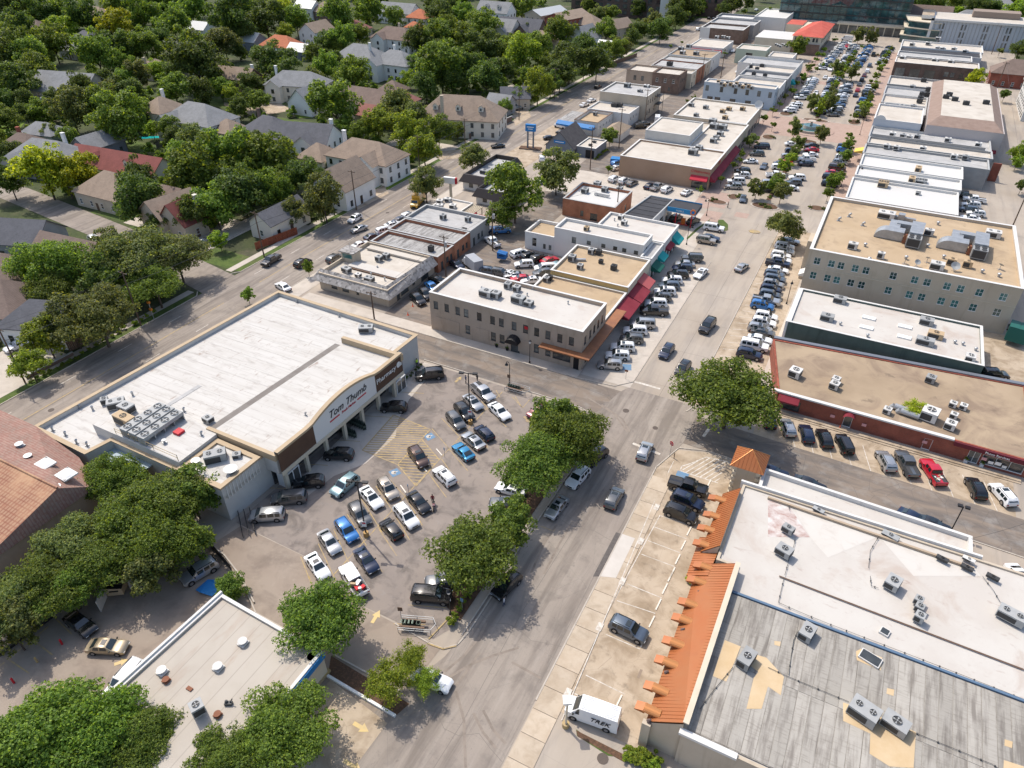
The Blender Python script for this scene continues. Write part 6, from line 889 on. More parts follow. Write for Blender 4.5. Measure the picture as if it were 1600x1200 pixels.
H('20',60,150,25,13,0,'gable','dkgrey','brownb',1.8,'dark house with row of steep gables',None,0,(4,8,3),.85);H('20',215,62,24,12,75,'gable','white','tan',3,'townhouse row with white metal roof',None,0,None,.4);H('20',350,85,24,14,75,'gable','tan','brick',3,'brick townhouse row with arched window',None,0,None,.4);H('20',470,115,17,13,0,'hip','tan','brick',2,'tan hip roofed house with brick walls');H('20',455,195,14,12,80,'gable','grey','white',1.6,'white house with steep grey roof and dormers',None,0,None,.9);H('20',665,140,14,10,70,'gable','tan','tan',2.4,'tall tan two storey house near the brick hall');H('20',200,215,14,10,0,'hip','tan','tan',1.2,'tan roof under the big bright trees');H('20',600,270,9,7,0,'gable','white','white',1,'small white roofed garage by the trees')
H('01',70,215,19,11,20,'gable','dkgrey','grey',1.3,'charcoal roofed grey house at left edge',(-.6,-.6,'grey'));H('01',20,440,15,12,15,'hip','brown','grey',1.1,'brown roofed house behind the round tree');H('01',20,610,13,13,15,'hip','brown','grey',1.1,'brown roof at the left edge above the fence');H('01',440,315,17,8,5,'gable','brown','tan',1,'low brown roofed house along the side street');H('01',265,725,14,10,20,'hip','dkgrey','white',1.2,'white cottage with dark grey hip roof by the road');H('01',1060,60,12,10,80,'gable','tan','tan',1.6,'tan house behind the dark tree');H('01',1125,110,7,9,90,'gable','maroon','tan',1.2,'maroon gabled porch with pale chimney',(.7,-.8,'cream'),0,None,1.0);H('11',140,105,14,7,90,'gable','dkgrey','cream',1,'low dark roofed house behind red fence')
H('20',20,570,11,9,30,'gable','dkgrey','tan',1.1,'dark roofed cottage near the left road trees');H('30',1010,80-15,24,14,0,'gable','brown','tan',2,'brown roof behind the panel building',None);H('30',1280,95,22,14,0,'hip','grey','grey',2,'grey roof behind the panel building');H('30',1560,410,18,13,0,'hip','brown','brick',1.8,'brown roofed brick house at the right alley');H('30',1450,20,22,14,0,'hip','grey','brick',2,'grey roofed house at the top right')
# fences and walls of the gardens
def fence(label,p0,p1,h,mat,name='fence',n=None,gap=.0):
    a=Vector(p0[:2]);b=Vector(p1[:2]);d=b-a;Lf=d.length;t=thing(name,label,'fence' if name=='fence' else 'wall',(a.x,a.y,0),math.atan2(d.y,d.x))
    if name=='fence':
        k=max(4,int(Lf/.32));me=MB().box(-.145,-.02,.05,.145,.02,h).mesh('board',mat)
        for i in range(min(k,120)):link('board',me,t,((i+.5)*Lf/min(k,120),0,rnd.uniform(-.02,.02)))
        mk('rail',MB().box(0,.02,h*.75,Lf,.07,h*.83),mat,t);mk('rail',MB().box(0,.02,h*.2,Lf,.07,h*.28),mat,t)
    else:mk('wall',MB().box(0,-.15,0,Lf,.15,h),mat,t);mk('coping',MB().box(-.05,-.2,h+.003,Lf+.05,.2,h+.1),cap_g,t)
    return t
wd_red=M('red_stained_wood',(.25,.07,.035),.85,rnd_obj=.15);wd_brn=M('weathered_wood',(.17,.115,.08),.9,rnd_obj=.2);wd_gry=M('grey_wood',(.20,.17,.145),.9,rnd_obj=.2)
fence('red stained timber fence along the left road',WT('11',0,365),WT('11',262,265),2.0,wd_red);fence('brown timber fence below the olive green tree',WT('01',435,1000),WT('01',690,890),2.2,wd_brn);fence('low stone retaining wall by the left road verge',WT('01',170,1170),WT('01',460,1020),.7,b_brn,'garden_wall');fence('grey timber fence by the driveway at left edge',WT('01',0,940),WT('01',130,860),2.0,wd_gry);fence('brick garden wall along the mansion hedge',WT('10',1335,870),WT('10',1600,760),2.0,b_brn,'garden_wall');fence('grey timber fence below the tall white house',WT('00',980,930),WT('00',1380,800),1.9,wd_gry);fence('dark timber fence under the maroon roof',WT('00',900,1090),WT('00',1070,1040),1.9,wd_gry);fence('grey garden wall at the far left lawn',WT('00',0,760),WT('00',120,720),2.2,w_grey,'garden_wall');fence('black metal fence before the dock trees',WT('02',1250,940),WT('02',1450,1170),1.4,metal_d);fence('brown timber fence near the reddish shed',WT('20',600,420),WT('20',780,355),1.8,wd_brn)
for cr,x,y,w_,l_ in [('00',945,860,9,2.6),('10',410,1065,4,2.5)]:tag(mk('swimming_pool',MB().box(-w_/2,-l_/2,0,w_/2,l_/2,.12,1,0),[M('pool_water',(.02,.36,.36),.08,spec=.6),conc],loc=WT(cr,x,y),rz=R(35)),'turquoise swimming pool by the grey fence' if w_==9 else 'small pool beside the low tan wing','pool')
for nm,rs in [('lawn',[WT('00',1060,950),WT('00',1200,890),WT('00',1400,830),WT('00',1460,870),WT('00',1330,930),WT('00',1080,1000)]),('lawn',[WT('10',240,715),WT('10',350,690),WT('10',350,735),WT('10',260,740)]),('lawn',[WT('00',540,410),WT('00',620,440),WT('00',625,475),WT('00',570,450)]),('lawn',[WT('00',0,790),WT('00',160,760),WT('00',120,810),WT('00',0,830)]),('lawn',[WT('20',1150,75),WT('20',1260,75),WT('20',1240,115),WT('20',1150,110)]),('lawn',[WT('10',700,1165),WT('10',900,1080),WT('10',1010,1085),WT('10',800,1200)])]:sheet(nm,M('bright_grass',(.14,.21,.025),.95,[('n',(.10,.15,.02),.6,.4,.7,.8)]) if 'bright_grass' not in bpy.data.materials else bpy.data.materials['bright_grass'],.05,rs)
for rs in [[WT('10',0,640),WT('10',140,640),WT('10',230,690),WT('10',60,720)],[WT('00',1400,640),WT('00',1600,680),WT('00',1600,730),WT('00',1400,660)],[WT('10',1100,950),WT('10',1330,930),WT('10',1380,980),WT('10',1150,1000)],[WT('20',0,690),WT('20',90,660),WT('20',120,730),WT('20',20,790)],[WT('11',570,60),WT('11',800,-40),WT('11',830,10),WT('11',640,110)]]:sheet('driveway',conc_tan,.055,rs)
# ------------------------------------------------------------------ vehicles
PAINT={}
for k,c,mt,rg in [('white',(.78,.78,.77),0,.3),('silver',(.42,.43,.44),.6,.3),('grey',(.13,.135,.14),.5,.3),('black',(.012,.012,.014),.1,.25),('navy',(.012,.022,.055),.3,.28),('blue',(.03,.17,.45),.3,.28),('red',(.50,.012,.03),.1,.28),('maroon',(.13,.012,.02),.2,.28),('brown',(.085,.05,.04),.5,.3),('gold',(.34,.28,.19),.6,.3),('champagne',(.40,.355,.30),.5,.3),('teal',(.22,.34,.37),.4,.3),('cyan',(.02,.22,.42),.4,.25),('yellow',(.62,.33,.02),0,.35),('slate',(.10,.13,.17),.4,.3)]:
    PAINT[k]=M('car_paint_'+k,c,rg,metal=mt,coat=.8,spec=.5)
c_glass=M('car_glass',(.012,.02,.022),.04,spec=.9,coat=.3);c_tyre=M('tyre_rubber',(.018,.018,.018),.85);c_rim=M('wheel_rim',(.38,.38,.39),.35,metal=.8);c_hl=M('headlight_lens',(.7,.72,.74),.1,spec=.8);c_tl=M('taillight_lens',(.32,.01,.01),.2);c_trim=M('black_trim',(.015,.015,.016),.6);c_bed=M('truck_bed',(.05,.05,.052),.8)
CT={  # L, W, H, belt height, stations: (x fraction from front 0..1, kind): hood end, windshield top, roof end, tail
    'suv':(4.75,1.92,1.70,1.02,.27,.42,.86,.985,1.0),'bigsuv':(5.25,2.04,1.90,1.14,.25,.38,.92,.99,1.1),'sedan':(4.85,1.86,1.44,.92,.30,.45,.72,.90,.93),
    'coupe':(4.45,1.84,1.38,.90,.32,.48,.70,.93,.92),'hatch':(4.3,1.80,1.52,.95,.27,.42,.82,.98,.95),'minivan':(5.1,2.0,1.76,1.03,.19,.36,.90,.985,1.0),'jeep':(4.7,1.9,1.85,1.15,.31,.36,.96,.99,1.14),'pickup':(5.8,2.02,1.90,1.16,.27,.38,.62,.66,1.16),'cargovan':(6.0,2.08,2.55,1.35,.14,.27,.975,.995,1.3)}
CARC={}
def car_meshes(kind):
    if kind in CARC:return CARC[kind]
    L_,Wd,H_,zb,fh,fw,fr,ft,tail=CT[kind];hw=Wd/2;X=lambda f:L_/2-f*L_;z0=.26 if kind not in ('pickup','jeep','bigsuv') else .34
    hood=zb-(.0 if kind=='cargovan' else .03);nose=zb-(.28 if kind not in ('jeep','pickup','bigsuv','cargovan') else .10)
    wr=hw*(.74 if kind in ('sedan','coupe','hatch') else .80 if kind != 'cargovan' else .88)
    # station: f, width scale, bottom z, belt z, top z, top half width
    st=[(.0,.78,z0+.12,nose-.12,nose-.12,hw*.70),(.015,.90,z0+.02,nose,nose,hw*.78),(.07,.985,z0,(nose+hood)/2+.04,(nose+hood)/2+.06,hw*.86),(fh*.6,1.0,z0,hood-.02,hood+.03,hw*.87),(fh,1.0,z0,zb,zb+.05,hw*.88)]
    st+=[((fh+fw)/2,1.0,z0,zb,(zb+H_)/2-.01,(hw*.88+wr)/2),(fw,1.0,z0,zb,H_-.05,wr),((fw+fr)/2,1.0,z0,zb,H_,wr),(fr,1.0,z0,zb,H_-.05,wr*.98)]
    if kind=='pickup':
        st+=[(ft,1.0,z0,zb,zb+.02,hw*.9),(.70,1.0,z0,zb,zb,hw*.93),(.985,1.0,z0,zb,zb,hw*.93),(1.0,.95,z0+.1,zb-.1,zb-.1,hw*.88)]
    elif kind in ('sedan','coupe'):
        st+=[(ft-.03,1.0,z0,zb,zb+.08,hw*.84),(ft,1.0,z0,tail,tail+.03,hw*.84),(.985,.95,z0+.03,tail-.05,tail-.02,hw*.8),(1.0,.86,z0+.14,tail-.2,tail-.2,hw*.74)]
    else:
        st+=[((fr+ft)/2+.01,.995,z0,zb,(H_+zb)/2+.15,wr*1.0),(ft,.98,z0,zb,zb+.06,hw*.86),(.995,.95,z0+.05,zb-.12,zb-.1,hw*.82),(1.0,.90,z0+.12,zb-.3,zb-.3,hw*.8)]
    rings=[]
    for f,ws,zlo,zbelt,zt,tw in st:
        w_=hw*ws;x=X(f);mid=(zlo+zbelt)/2;tw=min(tw,w_)
        half=[(w_*.80,zlo),(w_*.985,zlo+.08),(w_,mid),(w_*.965,zbelt),(tw,zt-.02 if zt>zbelt+.1 else zbelt+(zt-zbelt)*.6),(tw*.86,zt),(0,zt+(.03 if zt>zbelt+.1 else .025))]
        rings.append([(x,y,z) for y,z in half]+[(x,-y,z) for y,z in reversed(half[:-1])])
    b=MB();n=len(rings[0])
    for r_ in rings:b.v+=r_
    for i in range(len(rings)-1):
        for j in range(n):
            k=(j+1) % n;b.f.append((i*n+j,i*n+k,(i+1)*n+k,(i+1)*n+j));b.m.append(0)
    b.f.append(tuple(range(n-1,-1,-1)));b.m.append(0);b.f.append(tuple((len(rings)-1)*n+j for j in range(n)));b.m.append(0)
    P={'body':[b.mesh('body',PAINT['white'],38)]}
    def quad4(A,B,C,D,i0=.06,i1=.94,j0=.07,j1=.93,off=.02):   # A,B lower edge, C,D upper edge (D above A)
        A,B,C,D=map(Vector,(A,B,C,D));f=lambda u,v:A.lerp(B,u).lerp(D.lerp(C,u),v);nn=(B-A).cross(D-A).normalized()*off
        return [f(i0,j0)+nn,f(i1,j0)+nn,f(i1,j1)+nn,f(i0,j1)+nn]
    gl=lambda nm,q:P.setdefault(nm,[]).append(MB().poly(q).mesh(nm,c_glass))
    xa,xb=X(fh),X(fw);gl('windshield',quad4((xa,-hw*.86,zb+.05),(xa,hw*.86,zb+.05),(xb,wr*.98,H_-.05),(xb,-wr*.98,H_-.05),off=.06))
    xr,xt=X(fr),X(ft if kind != 'sedan' and kind != 'coupe' else ft-.03)
    if kind != 'cargovan':gl('rear_window',quad4((xt,hw*.84,zb+.1),(xt,-hw*.84,zb+.1),(xr,-wr*.95,H_-.06),(xr,wr*.95,H_-.06),.08,.92,.1,.85,off=.075))
    segs={'pickup':[(.04,.46),(.54,.96)],'sedan':[(.06,.50),(.56,.95)],'coupe':[(.06,.8)],'cargovan':[(.0,.13)],'jeep':[(.04,.36),(.40,.68),(.72,.97)]}.get(kind,[(.05,.37),(.42,.70),(.74,.96)])
    fa,fb=fw*.62+fh*.38,fr*.6+ft*.4 if kind not in ('pickup',) else fr
    if kind=='cargovan':fa,fb=fh+.05,.9
    for s in (1,-1):
        for u0,u1 in segs:
            x0,x1=X(fa+(fb-fa)*u0),X(fa+(fb-fa)*u1);xi0=min(x0,X(fw)+(X(fh)-X(fw))*.12);xi1=max(x1,X(fr)-(X(fr)-X(ft))*.2)
            lo,up=hw*.965,wr;A,B,C,D=(x0,s*lo,zb),(x1,s*lo,zb),(max(x1,xi1),s*up,H_-.07),(xi0,s*up,H_-.07)
            if s==-1:A,B,C,D=B,A,D,C
            gl('side_window',quad4(A,B,C,D,.02,.98,.10,.88,.018))
    # wheels
    r_=.34 if kind in ('sedan','coupe','hatch') else .38;wb0,wb1=X(.18),X(.80 if kind != 'pickup' else .79)
    ty=MB().tube((0,-.12,0),(0,.12,0),r_,r_,16).mesh('tyre',c_tyre,40);rm=MB().tube((0,-.135,0),(0,.135,0),r_*.62,r_*.62,12).mesh('rim',c_rim)
    P['wheels']=(ty,rm,[(x,s*(hw-.10),r_) for x in (wb0,wb1) for s in (1,-1)]);P['wheel_arch']=[]
    for x in (wb0,wb1):
        for s in (1,-1):P['wheel_arch'].append(MB().tube((x,s*(hw-.2),r_),(x,s*(hw+.004),r_),r_*1.2,n=14).mesh('wheel_arch',c_trim))
    zl=nose-.16;bx=lambda nm,m,x0,x1,y0,y1,z0_,z1_:P.setdefault(nm,[]).append(MB().box(x0,y0,z0_,x1,y1,z1_).mesh(nm,m))
    for s in (1,-1):
        ys=sorted((s*hw*.5,s*hw*.84));bx('headlight',c_hl,X(.045),X(.004),ys[0],ys[1],zl-.02,zl+.12)
        ys=sorted((s*hw*.62,s*hw*.90));bx('taillight',c_tl,X(1.002),X(.975),ys[0],ys[1],tail-.36,tail-.16)
    bx('grille',c_trim,X(.02),X(-.002),-hw*.45,hw*.45,zl-.12,zl+.08);bx('bumper',c_trim,X(1.005),X(.97),-hw*.8,hw*.8,z0+.1,z0+.28)
    if kind=='pickup':bx('bed',c_bed,X(.975),X(.685),-hw*.82,hw*.82,zb-.02,zb+.018);bx('bed_rail',c_trim,X(.98),X(.68),hw*.84,hw*.93,zb,zb+.05);bx('bed_rail',c_trim,X(.98),X(.68),-hw*.93,-hw*.84,zb,zb+.05)
    if kind in ('suv','bigsuv','minivan','jeep'):
        for s in (1,-1):ys=sorted((s*wr*.84,s*wr*.90));bx('roof_rail',c_trim,X(fr),X(fw+.03),ys[0],ys[1],H_-.01,H_+.05)
    if kind=='jeep':P.setdefault('spare_wheel',[]).append(MB().tube((X(1.0),0,1.0),(X(1.0)-.22,0,1.0),.38,n=14).mesh('spare_wheel',c_tyre))
    for s in (1,-1):ys=sorted((s*hw*.97,s*(hw+.16)));bx('mirror',c_trim,X(fh+.05),X(fh+.02),ys[0],ys[1],zb+.0,zb+.14)
    P['sunroof']=[MB().box(X(fw+.16),-wr*.55,H_-.0,X(fw+.04),wr*.55,H_+.034).mesh('sunroof',c_glass)]
    CARC[kind]=P;return P
FARC={}
def far_mesh(kind):
    if kind in FARC:return FARC[kind]
    P=car_meshes(kind);mb=MB()
    def add(me,mi,loc=(0,0,0)):
        n=len(mb.v);mb.v+=[(v.co.x+loc[0],v.co.y+loc[1],v.co.z+loc[2]) for v in me.vertices]
        for p in me.polygons:mb.f.append(tuple(n+i for i in p.vertices));mb.m.append(mi)
    add(P['body'][0],0)
    for k in ('windshield','rear_window','side_window'):
        for m in P.get(k,[]):add(m,1)
    for loc in P['wheels'][2]:add(P['wheels'][0],2,loc)
    for m in P.get('bed',[]):add(m,2)
    FARC[kind]=mb.mesh('far_'+kind,[PAINT['white'],c_glass,c_tyre],38);return FARC[kind]
KINDN={'suv':'SUV','bigsuv':'large SUV','sedan':'sedan','coupe':'coupe','hatch':'hatchback','minivan':'minivan','jeep':'boxy off-roader','pickup':'pickup truck','cargovan':'van'}
KOBJ={'suv':'parked_car','bigsuv':'parked_car','sedan':'parked_car','coupe':'parked_car','hatch':'parked_car','minivan':'parked_car','jeep':'parked_car','pickup':'pickup_truck','cargovan':'van'}
CNAME={'navy':'dark navy','grey':'dark grey','cyan':'bright blue','teal':'pale teal','slate':'slate grey'}
def car(c,ang,kind,colr,where,group,near=True,sun=None,name=None):
    lab='%s %s %s' % (CNAME.get(colr,colr),KINDN[kind],where);cat={'pickup':'pickup truck','cargovan':'van','suv':'SUV','bigsuv':'SUV'}.get(kind,'car');paint=PAINT[colr]
    nm=name or KOBJ[kind];s=1+rnd.uniform(-.03,.03)
    def paintit(o):o.material_slots[0].link='OBJECT';o.material_slots[0].material=paint
    if not near:
        o=tag(link(nm,far_mesh(kind),None,(c[0],c[1],.07),ang),lab,cat,group);paintit(o);o.scale=(s,s,s);return o
    t=thing(nm,lab,cat,(c[0],c[1],.06),ang,group);t.scale=(s,s,s);P=car_meshes(kind)
    for k,ms in P.items():
        if k=='wheels':
            for loc in ms[2]:w_=link('wheel',ms[0],t,loc);link('rim',ms[1],w_)
        elif k=='sunroof':
            if sun if sun is not None else (kind in ('suv','sedan') and rnd.random()<.5):link(k,ms[0],t)
        else:
            for m in ms:
                o=link(k,m,t)
                if k in ('body','roof_rail' if False else 'body'):paintit(o)
    return t
def car2(cr,rear,front,kind,colr,where,group,near=True,sun=None,name=None):
    a,b=WT(cr,*rear,.8),WT(cr,*front,.8);d=b-a;return car(((a+b)/2),math.atan2(d.y,d.x),kind,colr,where,group,near,sun,name)
LOT='cars in the supermarket lot'
for r_,f_,k,c,wh in [((945,145),(775,140),'suv','black','half in store shade near the pharmacy sign'),((600,440),(430,435),'suv','black','in store shade left of the hatched zone'),((430,600),(225,625),'suv','black','by the store vestibule'),((310,700),(100,720),'minivan','grey','parked below the store corner'),((160,810),(-25,822),'minivan','silver','nearest the dock corner of the store'),((625,572),(480,690),'suv','teal','alone across from the hatched zone'),
                     ((660,640),(780,775),'sedan','white','in the upper row beside the lamp pole'),((770,575),(880,730),'suv','champagne','beside the left blue symbol'),((965,385),(1070,525),'suv','brown','on the hatched zone edge'),((1235,630),(1120,515),'suv','white','right below the brown SUV'),((1350,470),(1240,365),'coupe','cyan','near lot middle'),((1415,400),(1300,300),'sedan','silver','next to the blue coupe'),((1480,350),(1372,252),'hatch','navy','by the far lamp base'),
                     ((1465,115),(1580,220),'sedan','white','at the far right row end'),((1360,0),(1480,105),'pickup','silver','at the far end of the lot'),((1300,55),(1415,165),'sedan','silver','beside the silver pickup'),((1250,115),(1355,230),'suv','black','next to the far lamp pole'),((1200,170),(1300,285),'suv','grey','fourth in the far row'),((590,725),(710,900),'suv','grey','against the near lamp pole'),((505,830),(630,995),'suv','blue','in the near row'),
                     ((395,895),(525,1075),'sedan','silver','between white sedan and blue SUV'),((320,1045),(450,1230),'sedan','white','at the near left row end'),((900,965),(790,840),'hatch','black','right of the near lamp pole'),((880,755),(1000,895),'suv','white','above the black hatchback'),((955,665),(1080,805),'sedan','black','beside the motorcycle'),((625,1010),(755,1185),'sedan','navy','beside the loaded pickup'),((1640,670),(1540,640),'sedan','white','half under the big oak'),((1640,745),(1475,735),'sedan','grey','below a white sedan under the oak')]:
    car2('12',r_,f_,k,c,wh,LOT)
lp=car2('12',(690,1352),(535,1105),'pickup','white','with red tools in its bed',LOT);redm=M('red_tool',(.55,.02,.03),.6)
for i,(x,y,sx,sy,m) in enumerate([(-1.9,.3,.7,.5,redm),(-2.2,-.35,.5,.6,redm),(-1.3,-.1,.5,.9,metal_g),(-1.2,.5,.7,.3,ac_t),(-2.4,.1,.4,.3,metal_g)]):tag(mk('tool_box',MB().box(-sx/2,-sy/2,0,sx/2,sy/2,.3+.08*i),m,loc=(lp.matrix_basis @ Vector((x,y,1.17)))[:],rz=lp.rotation_euler.z+i*.3),'small tool box in the bed of the white pickup','tool box')
car2('11',(1160,1133),(1008,1148),'bigsuv','black','by the pharmacy end of the store',LOT);car2('13',(985,108),(1210,128),'bigsuv','black','alone near the cart corral',LOT);car2('13',(1230,20),(1110,30),'sedan','grey','hidden under the lot oak',LOT)
FS='cars on the front street'
for cr,r_,f_,k,c,wh in [('22',(800,485),(858,350),'suv','silver','stopped at the intersection'),('22',(602,780),(678,640),'suv','grey','driving up the front street'),('22',(470,520),(352,645),'suv','white','parked under the street oak'),('22',(330,705),(228,832),'sedan','silver','parked at the kerb by the oaks'),('22',(560,420),(480,480),'suv','black','hidden under the street oak'),('22',(215,130),(118,195),'sedan','maroon','emerging from under the street oak'),('13',(985,595),(1215,690),'sedan','white','below the small tree at bottom centre'),('13',(1600,20),(1530,90),'suv','black','parked by the street under the lot oak'),
                             ('22',(985,605),(1218,672),'pickup','black','in the strip beside the striped zone'),('22',(1010,690),(1190,765),'suv','navy','second in the strip by the orange roof'),('22',(960,768),(1155,845),'suv','black','third in the strip by the orange roof'),('23',(618,275),(845,385),'suv','slate','alone in the strip by the orange roof')]:car2(cr,r_,f_,k,c,wh,FS)
vn=car2('23',(645,915),(365,815),'cargovan','white','with dark lettering at the bottom of the strip',FS)
for s in (1,-1):o=link('lettering',PTXT['trek'],vn,(-1.0,s*1.045,1.15));o.rotation_euler=(R(90),0,0 if s<0 else R(180))
for i in range(9):mk('roof_rib',MB().box(-2.6,-.02,2.55,1.2,.02,2.6),PAINT['white'],vn,(0,-.72+i*.18,0))
BR='cars parked at the brick row'
for r_,f_,k,c,wh in [((147,325),(100,212),'suv','silver','nose to the brick row, leftmost visible'),((256,355),(226,258),'suv','navy','second at the brick row'),((377,395),(330,275),'suv','black','third at the brick row'),((507,435),(450,318),'jeep','black','with rear spare wheel at the brick row'),((770,540),(705,418),'suv','silver','beside the dark grey pickup'),((917,585),(822,415),'pickup','grey','at the brick row'),((1098,650),(968,455),'pickup','red','with debris in its bed'),((1332,710),(1268,585),'suv','black','at the right of the brick row'),((1527,755),(1412,620),'suv','white','with black roof panel at right edge'),((20,270),(-5,170),'suv','navy','half hidden by the corner oak'),
                         ((-10,535),(75,560),'sedan','navy','behind the white wing parapet'),((220,610),(300,640),'sedan','black','mostly hidden behind the white wing'),((880,820),(955,860),'sedan','navy','hidden by the white wing right end'),((1000,862),(1070,890),'sedan','black','hidden by white wing, further right')]:
    car2('32',r_,f_,k,c,wh,BR,sun=(c=='white' or None))
rp=[o for o in THINGS if o['label'].startswith('red pickup')][0]
for i in range(14):mk('debris',MB().box(-.15,-.08,0,.15,.08,.07),[ac_t,white_p,conc_tan][i % 3],rp,(-1.3-rnd.random()*1.1,rnd.uniform(-.6,.6),1.19+.03*(i % 3)),rnd.random()*3)
car2('33',(1560,-15),(1600,40),'sedan','white','at the right edge behind the white roof',BR)
OT='other parked cars'
for cr,r_,f_,k,c,wh in [('03',(535,430),(805,442),'sedan','gold','crossing the shaded lot at bottom left'),('03',(885,535),(675,770),'bigsuv','white','hugging the flat roofed bank'),('02',(1335,1115),(1150,1225),'suv','silver','under the trees by the drive lane'),('03',(440,250),(560,340),'sedan','black','in deep tree shade'),('01',(555,275),(630,320),'suv','white','on the residential side street'),('01',(1300,290),(1205,330),'sedan','silver','half under the trees at the side street'),('01',(180,925),(35,985),'sedan','white','on the driveway by the stone wall'),
                             ('11',(205,612),(130,562),'sedan','white','behind the supermarket corner'),('11',(242,465),(340,415),'suv','black','driving on the left road'),('11',(140,395),(45,455),'pickup','black','driving down the left road'),('11',(660,140),(573,190),'suv','white','on the left road near the driveway'),('11',(683,212),(600,242),'sedan','silver','beside the white SUV on the left road'),
                             ('11',(460,430),(530,395),'suv','grey','parked behind the mansard tower'),('11',(695,285),(765,265),'sedan','navy','parked by the brick row front'),('11',(610,340),(700,310),'sedan','white','parked by the mansard shop front'),('11',(780,245),(830,232),'suv','white','parked by the middle brick shop'),('11',(835,205),(880,195),'sedan','white','parked before the grey end shop'),('11',(872,180),(935,158),'sedan','navy','parked at the grey end shop'),('11',(930,155),(985,135),'suv','white','next to the yellow truck'),
                             ('11',(980,640),(1045,698),'suv','black','beside the mansard shop'),('11',(1030,602),(1090,668),'suv','black','second beside the mansard shop'),('11',(1075,568),(1125,612),'sedan','blue','third beside the mansard shop'),('11',(1105,535),(1175,562),'sedan','black','at the brick shop back door'),('11',(1225,430),(1285,470),'sedan','navy','next to the box truck'),('11',(1510,335),(1445,285),'pickup','white','in the back alley'),('11',(1425,490),(1495,495),'suv','slate','first behind the corner block'),('11',(1490,495),(1565,508),'suv','grey','second behind the corner block'),('11',(1570,500),(1630,530),'sedan','white','third behind the corner block'),
                             ('11',(1450,240),(1510,220),'sedan','navy','in tree shade off the alley'),('11',(1500,240),(1570,235),'suv','blue','in tree shade off the alley'),
                             ('20',(190,1010),(183,960),'suv','white','by the blue pole sign'),('20',(205,860),(268,856),'sedan','black','left of the gabled office'),('20',(345,795),(268,778),'bigsuv','white','under the blue canopy'),('20',(280,830),(340,812),'sedan','black','behind the gabled office'),('20',(225,1120),(140,1140),'suv','white','under the tree by the restaurant'),('20',(905,775),(910,725),'cargovan','white','in the back alley'),('20',(770,790),(835,785),'suv','black','beside the garage shed'),('20',(810,770),(845,765),'sedan','grey','beside the garage shed'),
                             ('10',(1545,905),(1478,912),'sedan','black','on the left road by the wall'),('20',(525,545),(550,532),'sedan','black','far up the left road'),('20',(1155,185),(1182,178),'suv','white','far along the left road'),('20',(435,658),(470,645),'sedan','white','parked before the white shop'),('20',(480,630),(515,618),'sedan','white','parked beyond the white shop'),('20',(10,680),(70,668),'suv','grey','on the driveway across the left road'),('20',(1370,330),(1395,300),'sedan','white','near the red awning shop'),('20',(1225,115),(1245,108),'sedan','black','at the far crossing'),('20',(1255,118),(1275,110),'sedan','navy','at the far crossing'),('20',(1520,62),(1535,55),'sedan','white','at the far road end'),
                             ('31',(1340,1130),(1500,1140),'suv','black','in the yard behind the green block'),('31',(1330,1185),(1530,1195),'sedan','black','in the yard below another black car'),('30',(1380,475),(1370,455),'sedan','navy','in the far east alley'),('30',(800,470),(845,462),'suv','white','by the dark brick shop'),('30',(890,480),(945,478),'sedan','navy','by the dark brick shop'),('30',(990,488),(1035,485),'suv','navy','by the dark brick shop')]:
    car2(cr,r_,f_,k,c,wh,OT,near=(cr not in ('20','30','10')))
def rowcars(cr,lst,ang,where,group,near):
    for x,y,k,c in lst:car(WT(cr,x,y,.85),R(ang),k,c,where,group,near)
rowcars('20',[(640,1115,'suv','white'),(700,1125,'suv','white'),(750,1140,'sedan','grey'),(860,1157,'sedan','navy'),(908,1165,'pickup','silver'),(968,1180,'suv','white'),(1092,1197,'sedan','white')],78,'nose to the drugstore side','cars beside the drugstore',True)
rowcars('20',[(655,1045,'sedan','white'),(660,1018,'suv','blue')],60,'at the corner behind the drugstore','cars beside the drugstore',True)
rowcars('21',[(612,1075,'suv','silver'),(660,1018,'suv','white'),(692,965,'suv','white'),(748,915,'suv','grey'),(770,862,'suv','white'),(815,822,'bigsuv','silver'),(888,742,'pickup','black'),(898,692,'suv','white'),(926,655,'suv','grey'),(955,618,'suv','white'),(980,582,'suv','slate'),(1000,548,'suv','white'),(1037,513,'suv','black'),(1065,474,'suv','navy'),(1078,444,'sedan','silver'),(1125,412,'jeep','grey')],201,'in the angled row by the red awnings','cars on the west side of the main street',True)
rowcars('21',[(1215,300,'jeep','champagne'),(1238,282,'sedan','navy'),(1262,222,'bigsuv','white')],4,'by the grass island near the fuel canopy','cars on the west side of the main street',True)
rowcars('21',[(1025,160,'suv','black'),(1135,178,'suv','black')],75,'under the fuel canopy','cars on the west side of the main street',True)
for r_,f_,k,c,wh in [((1208,478),(1150,532),'sedan','white','leaving the angled row'),((1405,490),(1467,442),'sedan','silver','driving up the main street'),((1255,797),(1187,878),'bigsuv','black','upper of three on the main street'),((1003,945),(930,1045),'suv','navy','middle of three on the main street'),((1107,1050),(1028,1150),'suv','black','lowest of three on the main street'),((1450,10),(1440,65),'sedan','slate','at the plaza crossing')]:car2('21',r_,f_,k,c,wh,'cars driving on the main street')
rowcars('31',[(140,302,'sedan','silver'),(105,337,'suv','white'),(103,368,'suv','silver'),(82,393,'suv','white'),(85,422,'suv','white'),(62,443,'pickup','navy'),(65,482,'sedan','white'),(42,512,'suv','slate'),(45,540,'suv','slate'),(35,572,'suv','silver'),(20,605,'suv','navy'),(15,638,'suv','slate'),(-10,675,'pickup','silver'),(-35,706,'suv','blue'),(-10,772,'suv','white'),(-25,812,'suv','white'),(-50,850,'suv','silver'),(-50,915,'sedan','white'),(-85,958,'bigsuv','white'),(-115,1010,'suv','navy'),(-30,870,'sedan','grey')],4,'in the angled row by the tan office block','cars on the east side of the main street',True)
